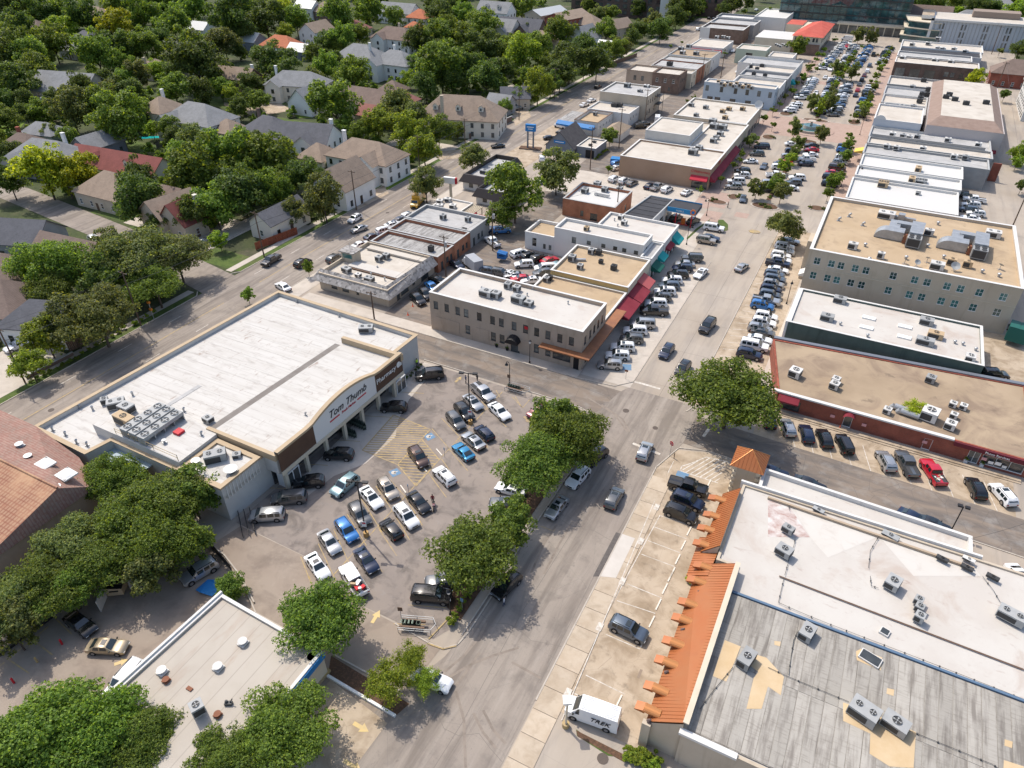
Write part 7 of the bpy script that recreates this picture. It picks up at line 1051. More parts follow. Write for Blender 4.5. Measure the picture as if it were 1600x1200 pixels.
rowcars('21',[(48,380,'minivan','white'),(112,396,'suv','black'),(172,410,'suv','black'),(235,422,'sedan','red'),(285,450,'sedan','teal')],62,'in the upper row of the alley lot','cars in the alley lot',True)
rowcars('21',[(75,447,'suv','white'),(205,470,'minivan','white'),(195,503,'suv','grey'),(10,515,'sedan','silver'),(55,535,'sedan','red'),(118,547,'sedan','white')],215,'in the lower rows of the alley lot','cars in the alley lot',True)
rowcars('31',[(1230,20,'pickup','black'),(1290,45,'pickup','white'),(1270,78,'suv','white'),(1255,106,'suv','slate'),(1300,132,'suv','white'),(1265,158,'sedan','white')],185,'in the yard right of the white roofs','cars in the east yard',True)
PZ='cars parked in the plaza'
rowcars('20',[(1562,912,'minivan','navy'),(1530,957,'suv','grey'),(1490,1004,'sedan','white'),(1440,1066,'suv','black'),(1437,1092,'suv','white'),(1400,1132,'bigsuv','white'),(1385,1162,'suv','silver')],200,'at the drugstore kerb',PZ,True)
car2('20',(1590,1015),(1560,1055),'sedan','slate','driving down the plaza lane',PZ)
rowcars('30',[(152,897,'sedan','white'),(152,942,'suv','navy'),(128,977,'suv','silver'),(112,1012,'sedan','red'),(70,1042,'suv','white'),(48,1092,'pickup','white'),(10,1142,'suv','silver'),(-15,1180,'suv','navy'),(85,1020,'sedan','navy')],20,'in the left median row south of the fountain',PZ,False)
rowcars('30',[(272,932,'sedan','red'),(266,962,'sedan','white'),(238,992,'pickup','white'),(236,1020,'suv','navy'),(182,1107,'suv','white'),(160,1137,'suv','slate'),(140,1172,'sedan','white'),(272,906,'sedan','black')],200,'in the right median row south of the fountain',PZ,False)
rowcars('30',[(480,916,'suv','navy'),(476,938,'suv','blue'),(466,984,'suv','white'),(452,1012,'suv','silver'),(432,1046,'bigsuv','brown'),(412,1076,'sedan','red'),(392,1104,'suv','navy'),(388,1147,'suv','navy')],0,'at the east kerb south of the fountain',PZ,False)
PAL=['white','white','white','silver','silver','navy','black','white','grey','silver','slate','blue','white','black'];KP=['suv','suv','sedan','suv','suv','pickup','hatch','sedan']
def autorow(x0,y0,x1,y1,n,ang,where):
    a,b=WT('30',x0,y0,.8),WT('30',x1,y1,.8)
    for i in range(n):p=a.lerp(b,i/(n-1));car((p.x+rnd.uniform(-.3,.3),p.y),R(ang+rnd.uniform(-3,3)),rnd.choice(KP),rnd.choice(PAL),where,PZ,False)
autorow(140,690,180,645,4,200,'at the west kerb just north of the fountain');autorow(205,610,285,492,12,200,'at the west kerb before the teal awning');autorow(345,425,470,268,19,200,'at the west kerb by the red tile building')
autorow(325,700,415,490,20,20,'in the left median row north of the fountain');autorow(468,405,545,285,16,20,'in the left median row at the plaza end');autorow(412,715,500,520,19,200,'in the right median row north of the fountain');autorow(555,410,635,290,16,200,'in the right median row at the plaza end')
autorow(570,720,640,545,11,0,'at the east kerb north of the fountain');autorow(705,395,765,295,9,0,'at the east kerb near the plaza end')
for x,y,a,k,c in [(300,578,-90,'sedan','white'),(360,480,88,'sedan','white'),(390,430,-90,'suv','white'),(549,590,90,'sedan','navy'),(562,558,90,'sedan','red'),(572,523,90,'sedan','grey'),(588,496,90,'suv','black'),(603,468,90,'sedan','maroon'),(622,441,90,'suv','white'),(636,406,90,'suv','slate'),(660,340,90,'jeep','black'),(491,287,-90,'hatch','red'),(512,268,-90,'suv','white')]:car(WT('30',x,y,.8),R(a),k,c,'driving in a plaza lane','cars driving in the plaza',False)
car(WT('30',495,240,1.2),R(170),'cargovan','white','double parked at the plaza end',PZ,False)
for i,(x,y) in enumerate([(110,270),(75,185),(150,205),(70,190)]):car(WT('30',x*1.0,y+120,.8) if i==0 else WT('20',1390+40*i,430+18*i,.8),R(200),'suv' if i % 2 else 'sedan',['white','white','navy','silver'][i],'in the small lot behind the plaza shops',OT,False)
# trucks
def truck(p,ang,label,box_m,cab_m,L_=7.2):
    t=thing('box_truck',label,'truck',(p[0],p[1],.06),ang);mk('cargo_box',MB().box(-L_/2,-1.15,.8,L_/2-2.1,1.15,3.2),box_m,t);cabm=MB();x0=L_/2-2.0;cabm.prism([(0,0),(1.9,0),(1.9,.7),(1.3,.95),(.9,1.7),(0,1.7)],-1.0,1.0);cabm.v=[(x0+v[0],v[2],.55+v[1]) for v in cabm.v];mk('cab',cabm,cab_m,t)
    mk('windshield',MB().poly([(x0+1.27,-.85,1.56),(x0+1.27,.85,1.56),(x0+.93,.85,2.2),(x0+.93,-.85,2.2)]),c_glass,t);mk('chassis',MB().box(-L_/2,-.5,.45,L_/2,.5,.8),c_trim,t)
    for x in (-L_/2+1.4,L_/2-.8):
        for s in (-1,1):w_=mk('wheel',MB().tube((0,-.16,0),(0,.16,0),.44,n=14),c_tyre,t,(x,s*.98,.44));mk('rim',MB().tube((0,-.17,0),(0,.17,0),.25,n=10),c_rim,w_)
    return t
truck(WT('11',1350,440,1.6),R(148),'white cab box truck with ribbed grey box in the back alley',M('ribbed_box',(.36,.37,.39),.5,[('w',(.25,.26,.28),(0,2.2,0),.5,.8,.6)]),PAINT['white'],6.6);truck(WT('11',1010,42,1.8),R(-75),'yellow box truck parked on the left road',PAINT['yellow'],PAINT['yellow']);truck(WT('11',612,5,1.6),R(85),'yellow truck at the top of the left road driveway',PAINT['yellow'],PAINT['yellow'],6.4);car(WT('10',1560+0,1190,.9),R(20),'pickup','white','by the pylon sign of the patio bar',OT,True);car(WT('20',-60,1165,.9),R(20),'suv','navy','under the restaurant mansard',OT,True)
# motorcycle
mc=thing('motorcycle','motorcycle with rider parked beside the black sedan','motorcycle',tuple(WT('12',1112,775)),R(-60));
for x in (-.65,.65):mk('wheel',MB().tube((0,-.07,0),(0,.07,0),.32,n=14),c_tyre,mc,(x,0,.32))
mk('frame',MB().box(-.5,-.1,.35,.45,.1,.6).tube((.65,0,.35),(.42,0,1.0),.04,n=6),c_rim,mc);mk('tank',MB().box(-.05,-.16,.6,.4,.16,.85),PAINT['maroon'],mc,smooth=None);mk('seat',MB().box(-.7,-.14,.6,-.05,.14,.74),c_trim,mc);mk('handlebar',MB().tube((.42,-.36,1.02),(.42,.36,1.02),.025,n=6),c_rim,mc)
# ------------------------------------------------------------------ trees
import numpy as np
def leafmat(name,c,tr=.45):
    m=bpy.data.materials.new(name);m.use_nodes=True;t=m.node_tree;L=t.links.new;b=t.nodes['Principled BSDF'];out=t.nodes['Material Output']
    g=t.nodes.new('ShaderNodeNewGeometry');oi=t.nodes.new('ShaderNodeObjectInfo');cr=t.nodes.new('ShaderNodeValToRGB');L(g.outputs['Random Per Island'],cr.inputs[0])
    cr.color_ramp.elements[0].color=(*dk(c,.5),1);cr.color_ramp.elements[1].color=(c[0]*2.1,c[1]*1.7,c[2]*1.2,1);e=cr.color_ramp.elements.new(.55);e.color=(*c,1)
    hs=t.nodes.new('ShaderNodeHueSaturation');L(cr.outputs[0],hs.inputs['Color']);mr=t.nodes.new('ShaderNodeMapRange');L(oi.outputs['Random'],mr.inputs[0]);mr.inputs[3].default_value=.82;mr.inputs[4].default_value=1.22;L(mr.outputs[0],hs.inputs['Value'])
    m2=t.nodes.new('ShaderNodeMapRange');L(oi.outputs['Random'],m2.inputs[0]);m2.inputs[3].default_value=.485;m2.inputs[4].default_value=.515;L(m2.outputs[0],hs.inputs['Hue'])
    L(hs.outputs[0],b.inputs['Base Color']);b.inputs['Roughness'].default_value=.55;b.inputs['Specular IOR Level'].default_value=.25
    tl=t.nodes.new('ShaderNodeBsdfTranslucent');hv=t.nodes.new('ShaderNodeMix');hv.data_type='RGBA';hv.blend_type='MULTIPLY';hv.inputs[0].default_value=1;L(hs.outputs[0],hv.inputs[6]);hv.inputs[7].default_value=(1.9,1.7,.7,1);L(hv.outputs[2],tl.inputs[0]);mx=t.nodes.new('ShaderNodeMixShader');mx.inputs[0].default_value=tr;L(b.outputs[0],mx.inputs[1]);L(tl.outputs[0],mx.inputs[2]);L(mx.outputs[0],out.inputs[0]);return m
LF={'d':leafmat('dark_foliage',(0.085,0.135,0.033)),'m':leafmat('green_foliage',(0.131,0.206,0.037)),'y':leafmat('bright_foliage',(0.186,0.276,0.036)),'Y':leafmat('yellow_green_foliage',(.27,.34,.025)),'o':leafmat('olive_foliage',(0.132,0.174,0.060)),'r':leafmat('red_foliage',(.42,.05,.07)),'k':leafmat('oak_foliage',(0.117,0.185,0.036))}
bark=M('bark',(.075,.055,.042),.95,[('n',(.13,.10,.08),(6,6,1.2),.45,.65,.8)],('n',12,.5,.03))
CROWN={}
def crown_mesh(key,seed,n,leaf,lobes,flat=.78,spread=1.0,open_=0.0,full=False):
    rg=np.random.default_rng(seed);C=rg.normal(size=(lobes,3));C /= np.linalg.norm(C,axis=1)[:,None];rad=rg.uniform(.25,.95,lobes)[:,None];C=C*rad;C[:,2]=(C[:,2]*.95+.05) if full else np.abs(C[:,2])*.95-.34;lr=rg.uniform(.11,.33,lobes)*(1-.35*open_)
    k=rg.choice(lobes,n,p=lr**2/(lr**2).sum());D=rg.normal(size=(n,3));D /= np.linalg.norm(D,axis=1)[:,None];D[:,2]=np.where(D[:,2]<-.25,-D[:,2],D[:,2]);rr=lr[k]*(rg.uniform(.62,1.06,n)**.6 if not open_ else rg.uniform(.15,1.5,n))
    rag=1+.3*np.sin(D[:,0]*9+k)*np.sin(D[:,1]*8+k*2) ;P=C[k]+D*(rr*rag)[:,None];P[:,2] *= flat
    N=D*.6+rg.normal(size=(n,3))*.55+np.array([0,0,.5]);N /= np.linalg.norm(N,axis=1)[:,None];U=np.cross(N,rg.normal(size=(n,3)));U /= np.linalg.norm(U,axis=1)[:,None];V=np.cross(N,U);s=leaf*rg.uniform(.55,1.25,n)[:,None]
    U *= s;V *= s*.72;verts=np.stack([P-U,P-V*.9+U*.1,P+U,P+V*.9+U*.1],1).reshape(-1,3)
    me=bpy.data.meshes.new('crown');me.vertices.add(4*n);me.vertices.foreach_set('co',verts.ravel());me.loops.add(4*n);me.loops.foreach_set('vertex_index',np.arange(4*n,dtype=np.int32));me.polygons.add(n);me.polygons.foreach_set('loop_start',np.arange(0,4*n,4,dtype=np.int32));me.polygons.foreach_set('loop_total',np.full(n,4,dtype=np.int32));me.materials.append(LF['m']);me.update(calc_edges=True);CROWN[key]=me
for i in range(4):crown_mesh('near%d' % i,10+i,36000,.027,95,.74)
for i in range(2):crown_mesh('open%d' % i,30+i,9000,.036,60,.8,1,.6)
for i in range(5):crown_mesh('mid%d' % i,50+i,10000,.052,64,1.0,full=True)
for i in range(4):crown_mesh('far%d' % i,70+i,4200,.082,46,1.0,full=True)
for i in range(2):crown_mesh('small%d' % i,90+i,2600,.095,14,1.05)
TRUNK={}
def trunk_mesh(seed):
    if seed in TRUNK:return TRUNK[seed]
    rg=random.Random(seed);mb=MB();p=Vector((0,0,-.02));top=Vector((rg.uniform(-.05,.05),rg.uniform(-.05,.05),.62));mb.tube(p,top,.06,.042,8)
    for i in range(6):
        a=i*1.05+rg.random();s=top.lerp(p,rg.uniform(0,.35));e=Vector((math.cos(a)*rg.uniform(.35,.6),math.sin(a)*rg.uniform(.35,.6),rg.uniform(.85,1.25)));m=s.lerp(e,.5)+Vector((0,0,-.05));mb.tube(s,m,.03,.02,6);mb.tube(m,e,.02,.008,5)
    TRUNK[seed]=mb.mesh('trunk',bark);return TRUNK[seed]
TREES=[];NT='foreground oaks'
def tree(px,py,rpx,tone,label,key=None,group=None,hc=None,sq=1.0,cat='tree',name='tree'):
    if name=='tree' and group:name='oak_tree' if group in (NT,'bottom left trees','grove beside the supermarket') else 'street_tree' if 'plaza' in group or 'town' in group else 'tree'
    r=4.0
    for _ in range(4):z=(hc if hc else (r*.95+.9 if rpx <= 44 else r*.78+1.3));p=W(px,py,z);dep=PX(p)[2];r=rpx*dep/FPX*1.06
    if key is None:key=('near%d' % rnd.randrange(4)) if rpx>44 else ('mid%d' % rnd.randrange(5)) if rpx>17 else ('far%d' % rnd.randrange(4)) if rpx>8 else ('small%d' % rnd.randrange(2))
    t=thing(name,label,cat,(p.x,p.y,0),rnd.random()*6.28,group);c=link('crown',CROWN[key],t,(0,0,z));c.scale=(r*rnd.uniform(.9,1.12),r*rnd.uniform(.9,1.12),r*sq*rnd.uniform(.92,1.15));c.material_slots[0].link='OBJECT';c.material_slots[0].material=LF[tone]
    k=link('trunk',trunk_mesh(rnd.randrange(4)),t);k.scale=(r*.62,r*.62,z*.98);TREES.append((px,py,rpx));return t
NT='foreground oaks'
for px,py,r,tn,lb in [(840,715,62,'k','wide oak over the front street, lower left half'),(895,680,62,'k','wide oak over the front street, right half'),(862,660,44,'k','wide oak over the front street, upper part'),(745,862,70,'k','round oak at the near corner of the lot'),(797,815,36,'k','smaller oak joined to the round lot oak'),(1143,612,74,'k','oak on the intersection corner by the brick row'),(505,960,68,'k','leaning oak beside the pale bank roof'),(440,1135,68,'m','bright oak at the bottom beside bank drive'),(350,1190,55,'k','oak touching the bank roof at the bottom edge')]:tree(px,py,r,tn,lb,None,NT)
tree(641,1028,32,'y','sparse young tree above the white sedan','open0',NT);tree(607,1065,40,'y','sparse young tree beside the low white wall','open1',NT);tree(665,1062,26,'y','thin leafy branches over the white sedan','open0',NT)
for px,py,r,tn,lb in [(55,1150,85,'m','pale feathery tree in the bottom left corner'),(150,1135,72,'m','dense tree at bottom left above the bank corner'),(225,1150,55,'k','darker tree between bottom left trees and bank'),(20,1195,60,'m','lowest tree in the bottom left corner'),(110,1190,60,'k','tree at the bottom edge left of the bank')]:tree(px,py,r,tn,lb,None,'bottom left trees')
for px,py,r in [(175,745,52),(260,785,62),(300,775,40),(215,810,70),(110,850,60),(255,850,62),(165,878,58),(60,915,58),(18,985,40),(15,940,60),(105,915,50),(290,845,40),(235,890,40)]:tree(px,py,r,rnd.choice('kko'),'oak in the dense grove beside the supermarket dock',None,'grove beside the supermarket')
tree(362,920,25,'k','round shrub at the back corner of bank roof','mid1',NT,1.8,1.1,'shrub','shrub')
LR='trees along the left road'
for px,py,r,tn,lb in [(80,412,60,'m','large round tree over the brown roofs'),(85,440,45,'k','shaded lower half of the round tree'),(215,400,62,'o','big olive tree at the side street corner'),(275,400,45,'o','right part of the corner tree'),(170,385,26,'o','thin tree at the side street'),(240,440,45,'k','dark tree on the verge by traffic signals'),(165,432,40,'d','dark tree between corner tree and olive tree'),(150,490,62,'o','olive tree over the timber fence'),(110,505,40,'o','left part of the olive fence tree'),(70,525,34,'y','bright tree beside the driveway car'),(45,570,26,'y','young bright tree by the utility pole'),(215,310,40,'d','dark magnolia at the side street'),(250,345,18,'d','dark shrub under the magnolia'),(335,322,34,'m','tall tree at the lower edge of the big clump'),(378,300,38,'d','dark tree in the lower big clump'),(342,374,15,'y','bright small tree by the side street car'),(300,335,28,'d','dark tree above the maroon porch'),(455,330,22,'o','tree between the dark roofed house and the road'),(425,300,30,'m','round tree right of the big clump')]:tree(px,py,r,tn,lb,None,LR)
for px,py,r,tn,lb in [(387,461,11,'m','small street tree behind the supermarket'),(481,418,10,'m','small street tree by the mansard shop'),(505,312,34,'o','leaning tree by the purple brown house'),(805,302,44,'m','big tree over the patio and restaurant'),(785,335,25,'m','lower limb tree over the patio'),(870,270,31,'o','dark tree before the gabled office'),(738,247,21,'o','tree on the left road by the restaurant'),(665,290,25,'o','tree on the left road by the pylon sign'),(953,213,13,'k','small tree beside the drive-through wing'),(951,263,7,'m','young tree at the drugstore corner'),(1228,354,25,'o','tree at the end of the tan office row'),(1183,294,14,'o','street tree at the plaza entrance, left'),(1222,300,15,'o','street tree at the plaza entrance, right')]:tree(px,py,r,tn,lb,None,'street trees in town')
for x,y,r,tn in [(170,805,58,'o'),(340,840,58,'o'),(285,640,60,'o'),(400,640,58,'o'),(430,435,52,'o'),(535,450,52,'o'),(570,225,48,'o'),(648,230,50,'o')]:tree(*T('30',x,y),r/4*.8,tn,'tall plaza tree in the median',None,'plaza median trees',None,1.25)
for x,y,r in [(505,845,26),(505,970,30),(445,1100,34),(545,718,28),(608,690,22),(642,612,24),(670,540,24),(640,508,18),(735,388,20),(690,395,20),(772,298,18),(755,318,16),(30,780,26),(35,685,28),(165,570,24),(215,495,24),(252,412,22),(300,432,18),(340,345,22),(345,400,18),(325,60,25),(208,920,22),(130,1055,24),(172,990,18),(85,1155,34),(420,245,22),(190,300,55),(590,290,18),(545,365,16),(470,480,16),(1300,490,52)]:tree(*T('30',x,y),r/4,'Y' if r==52 else 'm','leafy street tree at the plaza kerb' if r<50 else ('bright round tree in the east alley' if r==52 else 'broad tree before the red tile building'),None,'plaza kerb trees')
for x,y,r in [(1425,995,24),(1535,870,26),(1575,740,30),(1330,330,20),(1095,630,14),(1140,605,18),(1180,1180,26),(990,290,16),(1060,265,12),(1480,320,24),(1575,325,24),(1310,265,12)]:tree(*T('20',x,y),r/4,'m','small street tree on the shop side',None,'plaza kerb trees')
for X_,ys in ((-24,list(range(208,262,9))+list(range(300,350,8))+list(range(364,424,8))),(-38.6,list(range(206,262,14))+list(range(300,420,13))),(-9.2,list(range(210,262,12))+list(range(302,424,11)))):
    for y_ in ys:x_,y2,dd=PX((X_+rnd.uniform(-.5,.5),y_+rnd.uniform(-2,2),2.6));tree(x_,y2,rnd.uniform(1.3,2.2)*FPX/dd,rnd.choice('mmyo'),'small street tree in the plaza rows',None,'plaza kerb trees',2.6)
RES={'00':[(60,40,120,'d'),(250,90,90,'d'),(120,160,105,'d'),(110,260,120,'m'),(330,270,105,'m'),(420,60,100,'m'),(530,120,105,'d'),(400,180,75,'y'),(720,165,95,'Y'),(760,40,90,'m'),(880,100,110,'m'),(920,30,100,'d'),(1080,140,100,'m'),(1190,50,100,'m'),(1440,120,140,'d'),(1030,40,80,'d'),(690,20,70,'m'),(200,370,115,'m'),(60,370,125,'d'),(230,430,110,'m'),(110,520,115,'d'),(600,340,125,'m'),(740,300,95,'d'),(900,280,100,'m'),(1000,240,85,'d'),(1220,390,165,'d'),(1180,300,110,'m'),(860,460,75,'o'),(975,440,60,'y'),(500,560,90,'d'),(640,520,80,'d'),(770,390,70,'m'),(1090,560,105,'m'),(1260,580,80,'d'),(1380,550,65,'m'),(1560,520,80,'d'),(440,690,120,'o'),(250,690,75,'m'),(640,660,120,'m'),(740,760,140,'m'),(830,680,105,'m'),(310,830,55,'m'),(430,850,60,'m'),(1530,60,90,'d'),(1540,210,70,'d'),(270,1060,165,'Y'),(400,1100,120,'Y'),(520,1080,100,'Y'),(40,960,80,'d'),(50,1120,110,'d'),(880,1120,120,'d'),(1250,1080,190,'m'),(1450,1010,170,'m'),(1150,1150,110,'m'),(1540,1130,110,'m'),(600,905,35,'o'),(950,810,45,'y'),(1450,590,50,'y'),(1400,270,90,'o'),(820,580,80,'d'),(700,590,80,'o'),(150,640,70,'d'),(330,620,60,'d'),(30,640,80,'d')],
       '10':[(60,120,105,'d'),(160,60,75,'Y'),(300,150,0,'m'),(250,130,80,'m'),(180,200,55,'y'),(520,100,100,'m'),(700,80,85,'m'),(690,40,60,'d'),(870,110,65,'m'),(1150,90,85,'d'),(1200,180,75,'m'),(1290,90,75,'m'),(1420,160,95,'m'),(110,380,120,'d'),(190,470,90,'d'),(430,270,65,'d'),(540,240,85,'m'),(640,220,65,'m'),(350,500,75,'o'),(440,420,85,'m'),(610,460,105,'m'),(490,660,140,'m'),(985,410,65,'m'),(1010,250,95,'d'),(1130,240,95,'m'),(1290,250,85,'m'),(1400,310,115,'d'),(1160,430,145,'m'),(1060,540,85,'d'),(1300,420,115,'d'),(1440,490,105,'d'),(1230,530,75,'d'),(1540,450,85,'d'),(870,670,110,'o'),(760,770,100,'y'),(650,820,65,'m'),(950,820,105,'y'),(1140,820,85,'m'),(1050,920,105,'y'),(1260,820,50,'m'),(110,1000,175,'m'),(60,1130,85,'m'),(450,1190,75,'o'),(1560,660,45,'m'),(1400,740,40,'d'),(1560,340,85,'m'),(530,810,50,'m'),(340,590,26,'r'),(60,240,0,'d'),(800,230,50,'m'),(340,330,60,'m'),(520,480,55,'m'),(960,490,50,'y')],
       '20':[(60,340,125,'y'),(180,300,85,'m'),(300,190,95,'m'),(360,380,120,'d'),(300,460,95,'d'),(470,310,100,'d'),(530,400,90,'d'),(590,190,70,'m'),(620,85,50,'m'),(690,290,55,'o'),(640,310,70,'m'),(790,190,55,'d'),(880,140,65,'o'),(930,190,65,'d'),(160,540,95,'y'),(240,520,70,'d'),(750,240,50,'d'),(1030,100,65,'d'),(1060,40,75,'d'),(980,150,45,'o'),(1130,60,55,'d'),(1180,40,45,'m'),(1380,30,55,'d'),(1330,60,45,'d'),(1450,75,22,'m'),(30,590,55,'m'),(500,230,24,'Y'),(682,215,20,'r'),(540,90,50,'o'),(60,60,80,'m'),(100,200,45,'d'),(1480,20,40,'d')],
       '30':[(950,30,75,'d'),(1050,35,65,'m'),(1190,70,38,'y'),(1300,55,70,'d'),(1400,55,70,'d'),(1550,80,80,'y'),(1340,20,70,'d'),(1180,20,60,'m'),(1500,30,60,'d'),(1575,310,60,'d'),(1590,450,50,'d'),(1580,960,60,'y'),(1560,1010,40,'y'),(1480,590,35,'d'),(1440,430,22,'y'),(1450,320,26,'o'),(20,90,40,'m'),(880,15,50,'d'),(1590,1160,40,'d'),(1590,240,45,'m')]}
TONE={'d':'dark green','m':'leafy green','y':'bright green','Y':'yellow green','o':'olive','r':'red flowering','k':'green'}
def near_house(px,py):
    best=min(HOUSES,key=lambda h:math.hypot(PX(h[1])[0]-px,PX(h[1])[1]-py));return best[3]
def restree(px,py,r,tn):
    if r<3:return
    lab='%s %s near the %s' % (TONE[tn],'tree' if r>8 else 'shrub',' '.join(near_house(px,py).split()[:5]));lab=lab.replace(' with','').replace(' and','') if lab.split()[-1] in ('with','and','the','of') else lab
    tree(px,py,r,tn,lab,'mid%d' % rnd.randrange(5) if r>11 else None,'residential trees')
for cr,lst in RES.items():
    for x,y,r,tn in lst:restree(*T(cr,x,y),r/4*(1.05 if cr != '30' else 1),tn)
# remaining gaps of the wooded blocks
cnt=0;tries=0
while cnt<125 and tries<14000:
    tries+=1;px,py=rnd.uniform(-20,1000),rnd.uniform(-25,330);g=W(px,py,3);
    if g.x>-131 or (90<g.y<112 and g.x<-120):continue
    dep=PX(g)[2];r=rnd.uniform(3.4,5.6)*FPX/dep
    if any(math.hypot(px-a,py-b)<(r+c)*.46 for a,b,c in TREES):continue
    if any(math.hypot(px-PX(h[1])[0],(py-PX(h[1])[1])*1.3)<r*.75+h[2]*FPX/PX(h[1])[2]*.8 for h in HOUSES):continue
    restree(px,py,r,rnd.choice('ddmmo'));cnt+=1
print('FILL',cnt,len(TREES))
# far wood that reads as one mass beyond the frame's top edge
mb_v=[];crown_mesh('tiny',99,1400,.14,30,1.0,full=True);crown_mesh('bush',98,420,.24,14,.9,full=True);me=CROWN['tiny'];cv=np.empty(len(me.vertices)*3);me.vertices.foreach_get('co',cv);cv=cv.reshape(-1,3);rg=np.random.default_rng(5);chunks=[]
for i in range(150):
    px,py=rg.uniform(-60,1700),rg.uniform(-75,6);g=W(px,py,4);r=rg.uniform(4,6.5)
    if-122<g.x<-106 or (-80<g.x<60 and g.y<540):continue
    a=rg.uniform(0,6.28);c,s=math.cos(a),math.sin(a);q_=cv*r;chunks.append(np.stack([q_[:,0]*c-q_[:,1]*s+g.x,q_[:,0]*s+q_[:,1]*c+g.y,q_[:,2]+r*.8+1],1))
V_=np.concatenate(chunks);n=len(V_) // 4;me=bpy.data.meshes.new('far_wood');me.vertices.add(4*n);me.vertices.foreach_set('co',V_.ravel());me.loops.add(4*n);me.loops.foreach_set('vertex_index',np.arange(4*n,dtype=np.int32));me.polygons.add(n);me.polygons.foreach_set('loop_start',np.arange(0,4*n,4,dtype=np.int32));me.polygons.foreach_set('loop_total',np.full(n,4,dtype=np.int32));me.materials.append(LF['d']);me.update(calc_edges=True)
o=link('far_wood',me);o['kind']='stuff';o['label']='distant wooded blocks along the top of the view'
# undergrowth of the gardens: hedges and bushes that merge into one green mass
me=CROWN['bush'];cv=np.empty(len(me.vertices)*3);me.vertices.foreach_get('co',cv);cv=cv.reshape(-1,3);chunks=[];hp_=[(h[1].x,h[1].y,h[2]) for h in HOUSES]
while len(chunks)<620:
    px,py=rg.uniform(-30,1000),rg.uniform(-30,560);g=W(px,py,1);r=rg.uniform(1.2,2.9)
    if g.x>-129 or (89<g.y<119 and g.x<-120) or (g.y<64 and g.x>-142) or (119<g.y<133 and g.x>-148) or (194<g.y<208 and g.x>-150):continue
    if any(abs(g.x-hx)<hr*.8 and abs(g.y-hy)<hr*.8 for hx,hy,hr in hp_):continue
    a=rg.uniform(0,6.28);c,s=math.cos(a),math.sin(a);q_=cv*r;chunks.append(np.stack([q_[:,0]*c-q_[:,1]*s+g.x,q_[:,0]*s+q_[:,1]*c+g.y,q_[:,2]+r*.7],1))
V_=np.concatenate(chunks);n=len(V_) // 4;me=bpy.data.meshes.new('undergrowth');me.vertices.add(4*n);me.vertices.foreach_set('co',V_.ravel());me.loops.add(4*n);me.loops.foreach_set('vertex_index',np.arange(4*n,dtype=np.int32));me.polygons.add(n);me.polygons.foreach_set('loop_start',np.arange(0,4*n,4,dtype=np.int32));me.polygons.foreach_set('loop_total',np.full(n,4,dtype=np.int32));me.materials.append(LF['m']);me.update(calc_edges=True)
o=link('undergrowth',me);o['kind']='stuff';o['label']='hedges and bushes filling the gardens between the houses'
# planting: shrubs and hedges
def shrubs(lst,label,group,tone='m',r0=.7,cat='shrub'):
    for p in lst:
        r=r0*rnd.uniform(.75,1.25);t=thing('shrub',label,cat,(p[0],p[1],0),rnd.random()*6,group);c=link('foliage',CROWN['small%d' % rnd.randrange(2)],t,(0,0,r*.62));c.scale=(r,r,r*.9);c.material_slots[0].link='OBJECT';c.material_slots[0].material=LF[tone]
shrubs([WT('12',1240+18*i,30-0*i) for i in range(0)],'',None)
shrubs([WT('13',1215+26*i,300-42*i) for i in range(6)],'clipped bright shrub at the lot corner bed','lot corner shrubs','y',.8)
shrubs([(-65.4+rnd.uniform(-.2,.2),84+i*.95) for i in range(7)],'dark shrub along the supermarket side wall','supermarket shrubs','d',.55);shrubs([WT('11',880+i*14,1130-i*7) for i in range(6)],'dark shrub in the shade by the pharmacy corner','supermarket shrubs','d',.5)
shrubs([WT('23',735+40*(i % 5),1110+30*(i // 5)+14*(i % 5)) for i in range(10)],'bright shrub below the bike shop corner','bike shop shrubs','y',.85);shrubs([WT('23',1108,30),WT('22',1120,1195)],'yellow green bush under the orange eave','bike shop shrubs','Y',.7)
shrubs([WT('01',520+45*i+rnd.uniform(-10,10),1015-26*i) for i in range(11)],'low bright shrub on the left road verge','verge shrubs','y',.7);shrubs([WT('01',200+40*i,1190-20*i) for i in range(8)],'low green shrub behind the stone retaining wall','verge shrubs','m',.7)
shrubs([WT('10',1390+30*i,800-16*i) for i in range(8)],'hedge shrub along the brick garden wall','mansion hedge','d',1.3);shrubs([WT('10',690+45*i,1140-18*i) for i in range(5)],'clipped shrub before the large cream house','cream house shrubs','d',1.1)
shrubs([(x+rnd.uniform(-2,2),y+rnd.uniform(-1.4,1.4)) for (x,y) in [(-36.5,196),(-33.3,202),(-24,199),(-24,199),(-11,204),(-35.5,264),(-11,262),(-35.5,297),(-11,297),(-36,350),(-10.5,350),(-36,361),(-10.5,361),(-24,265),(-24,293),(-12,428),(-34,428)] for _ in range(3)],'small shrub in a plaza planter island','plaza shrubs','o',.7);shrubs([(-24+rnd.uniform(-.3,.3),y) for y in list(range(206,262,5))+list(range(298,350,6))+list(range(362,424,7))],'low shrub in the plaza median bed','plaza shrubs','m',.75)
shrubs([WT('20',520+12*i,1000-9*i) for i in range(7)],'clipped shrub along the drive-through lane','office shrubs','y',.8);shrubs([WT('20',290+14*i,985+2*i) for i in range(5)],'low shrub before the gabled office','office shrubs','d',.6)
for pp in PLANTPOTS:c=link('foliage',CROWN['small0'],pp,(0,0,.85));c.scale=(.42,.42,.42);c.material_slots[0].link='OBJECT';c.material_slots[0].material=LF['m']
t=tree(*T('32',930,150),17,'Y','yellow green sapling growing over the brick row ducts','open1',None,4.2)
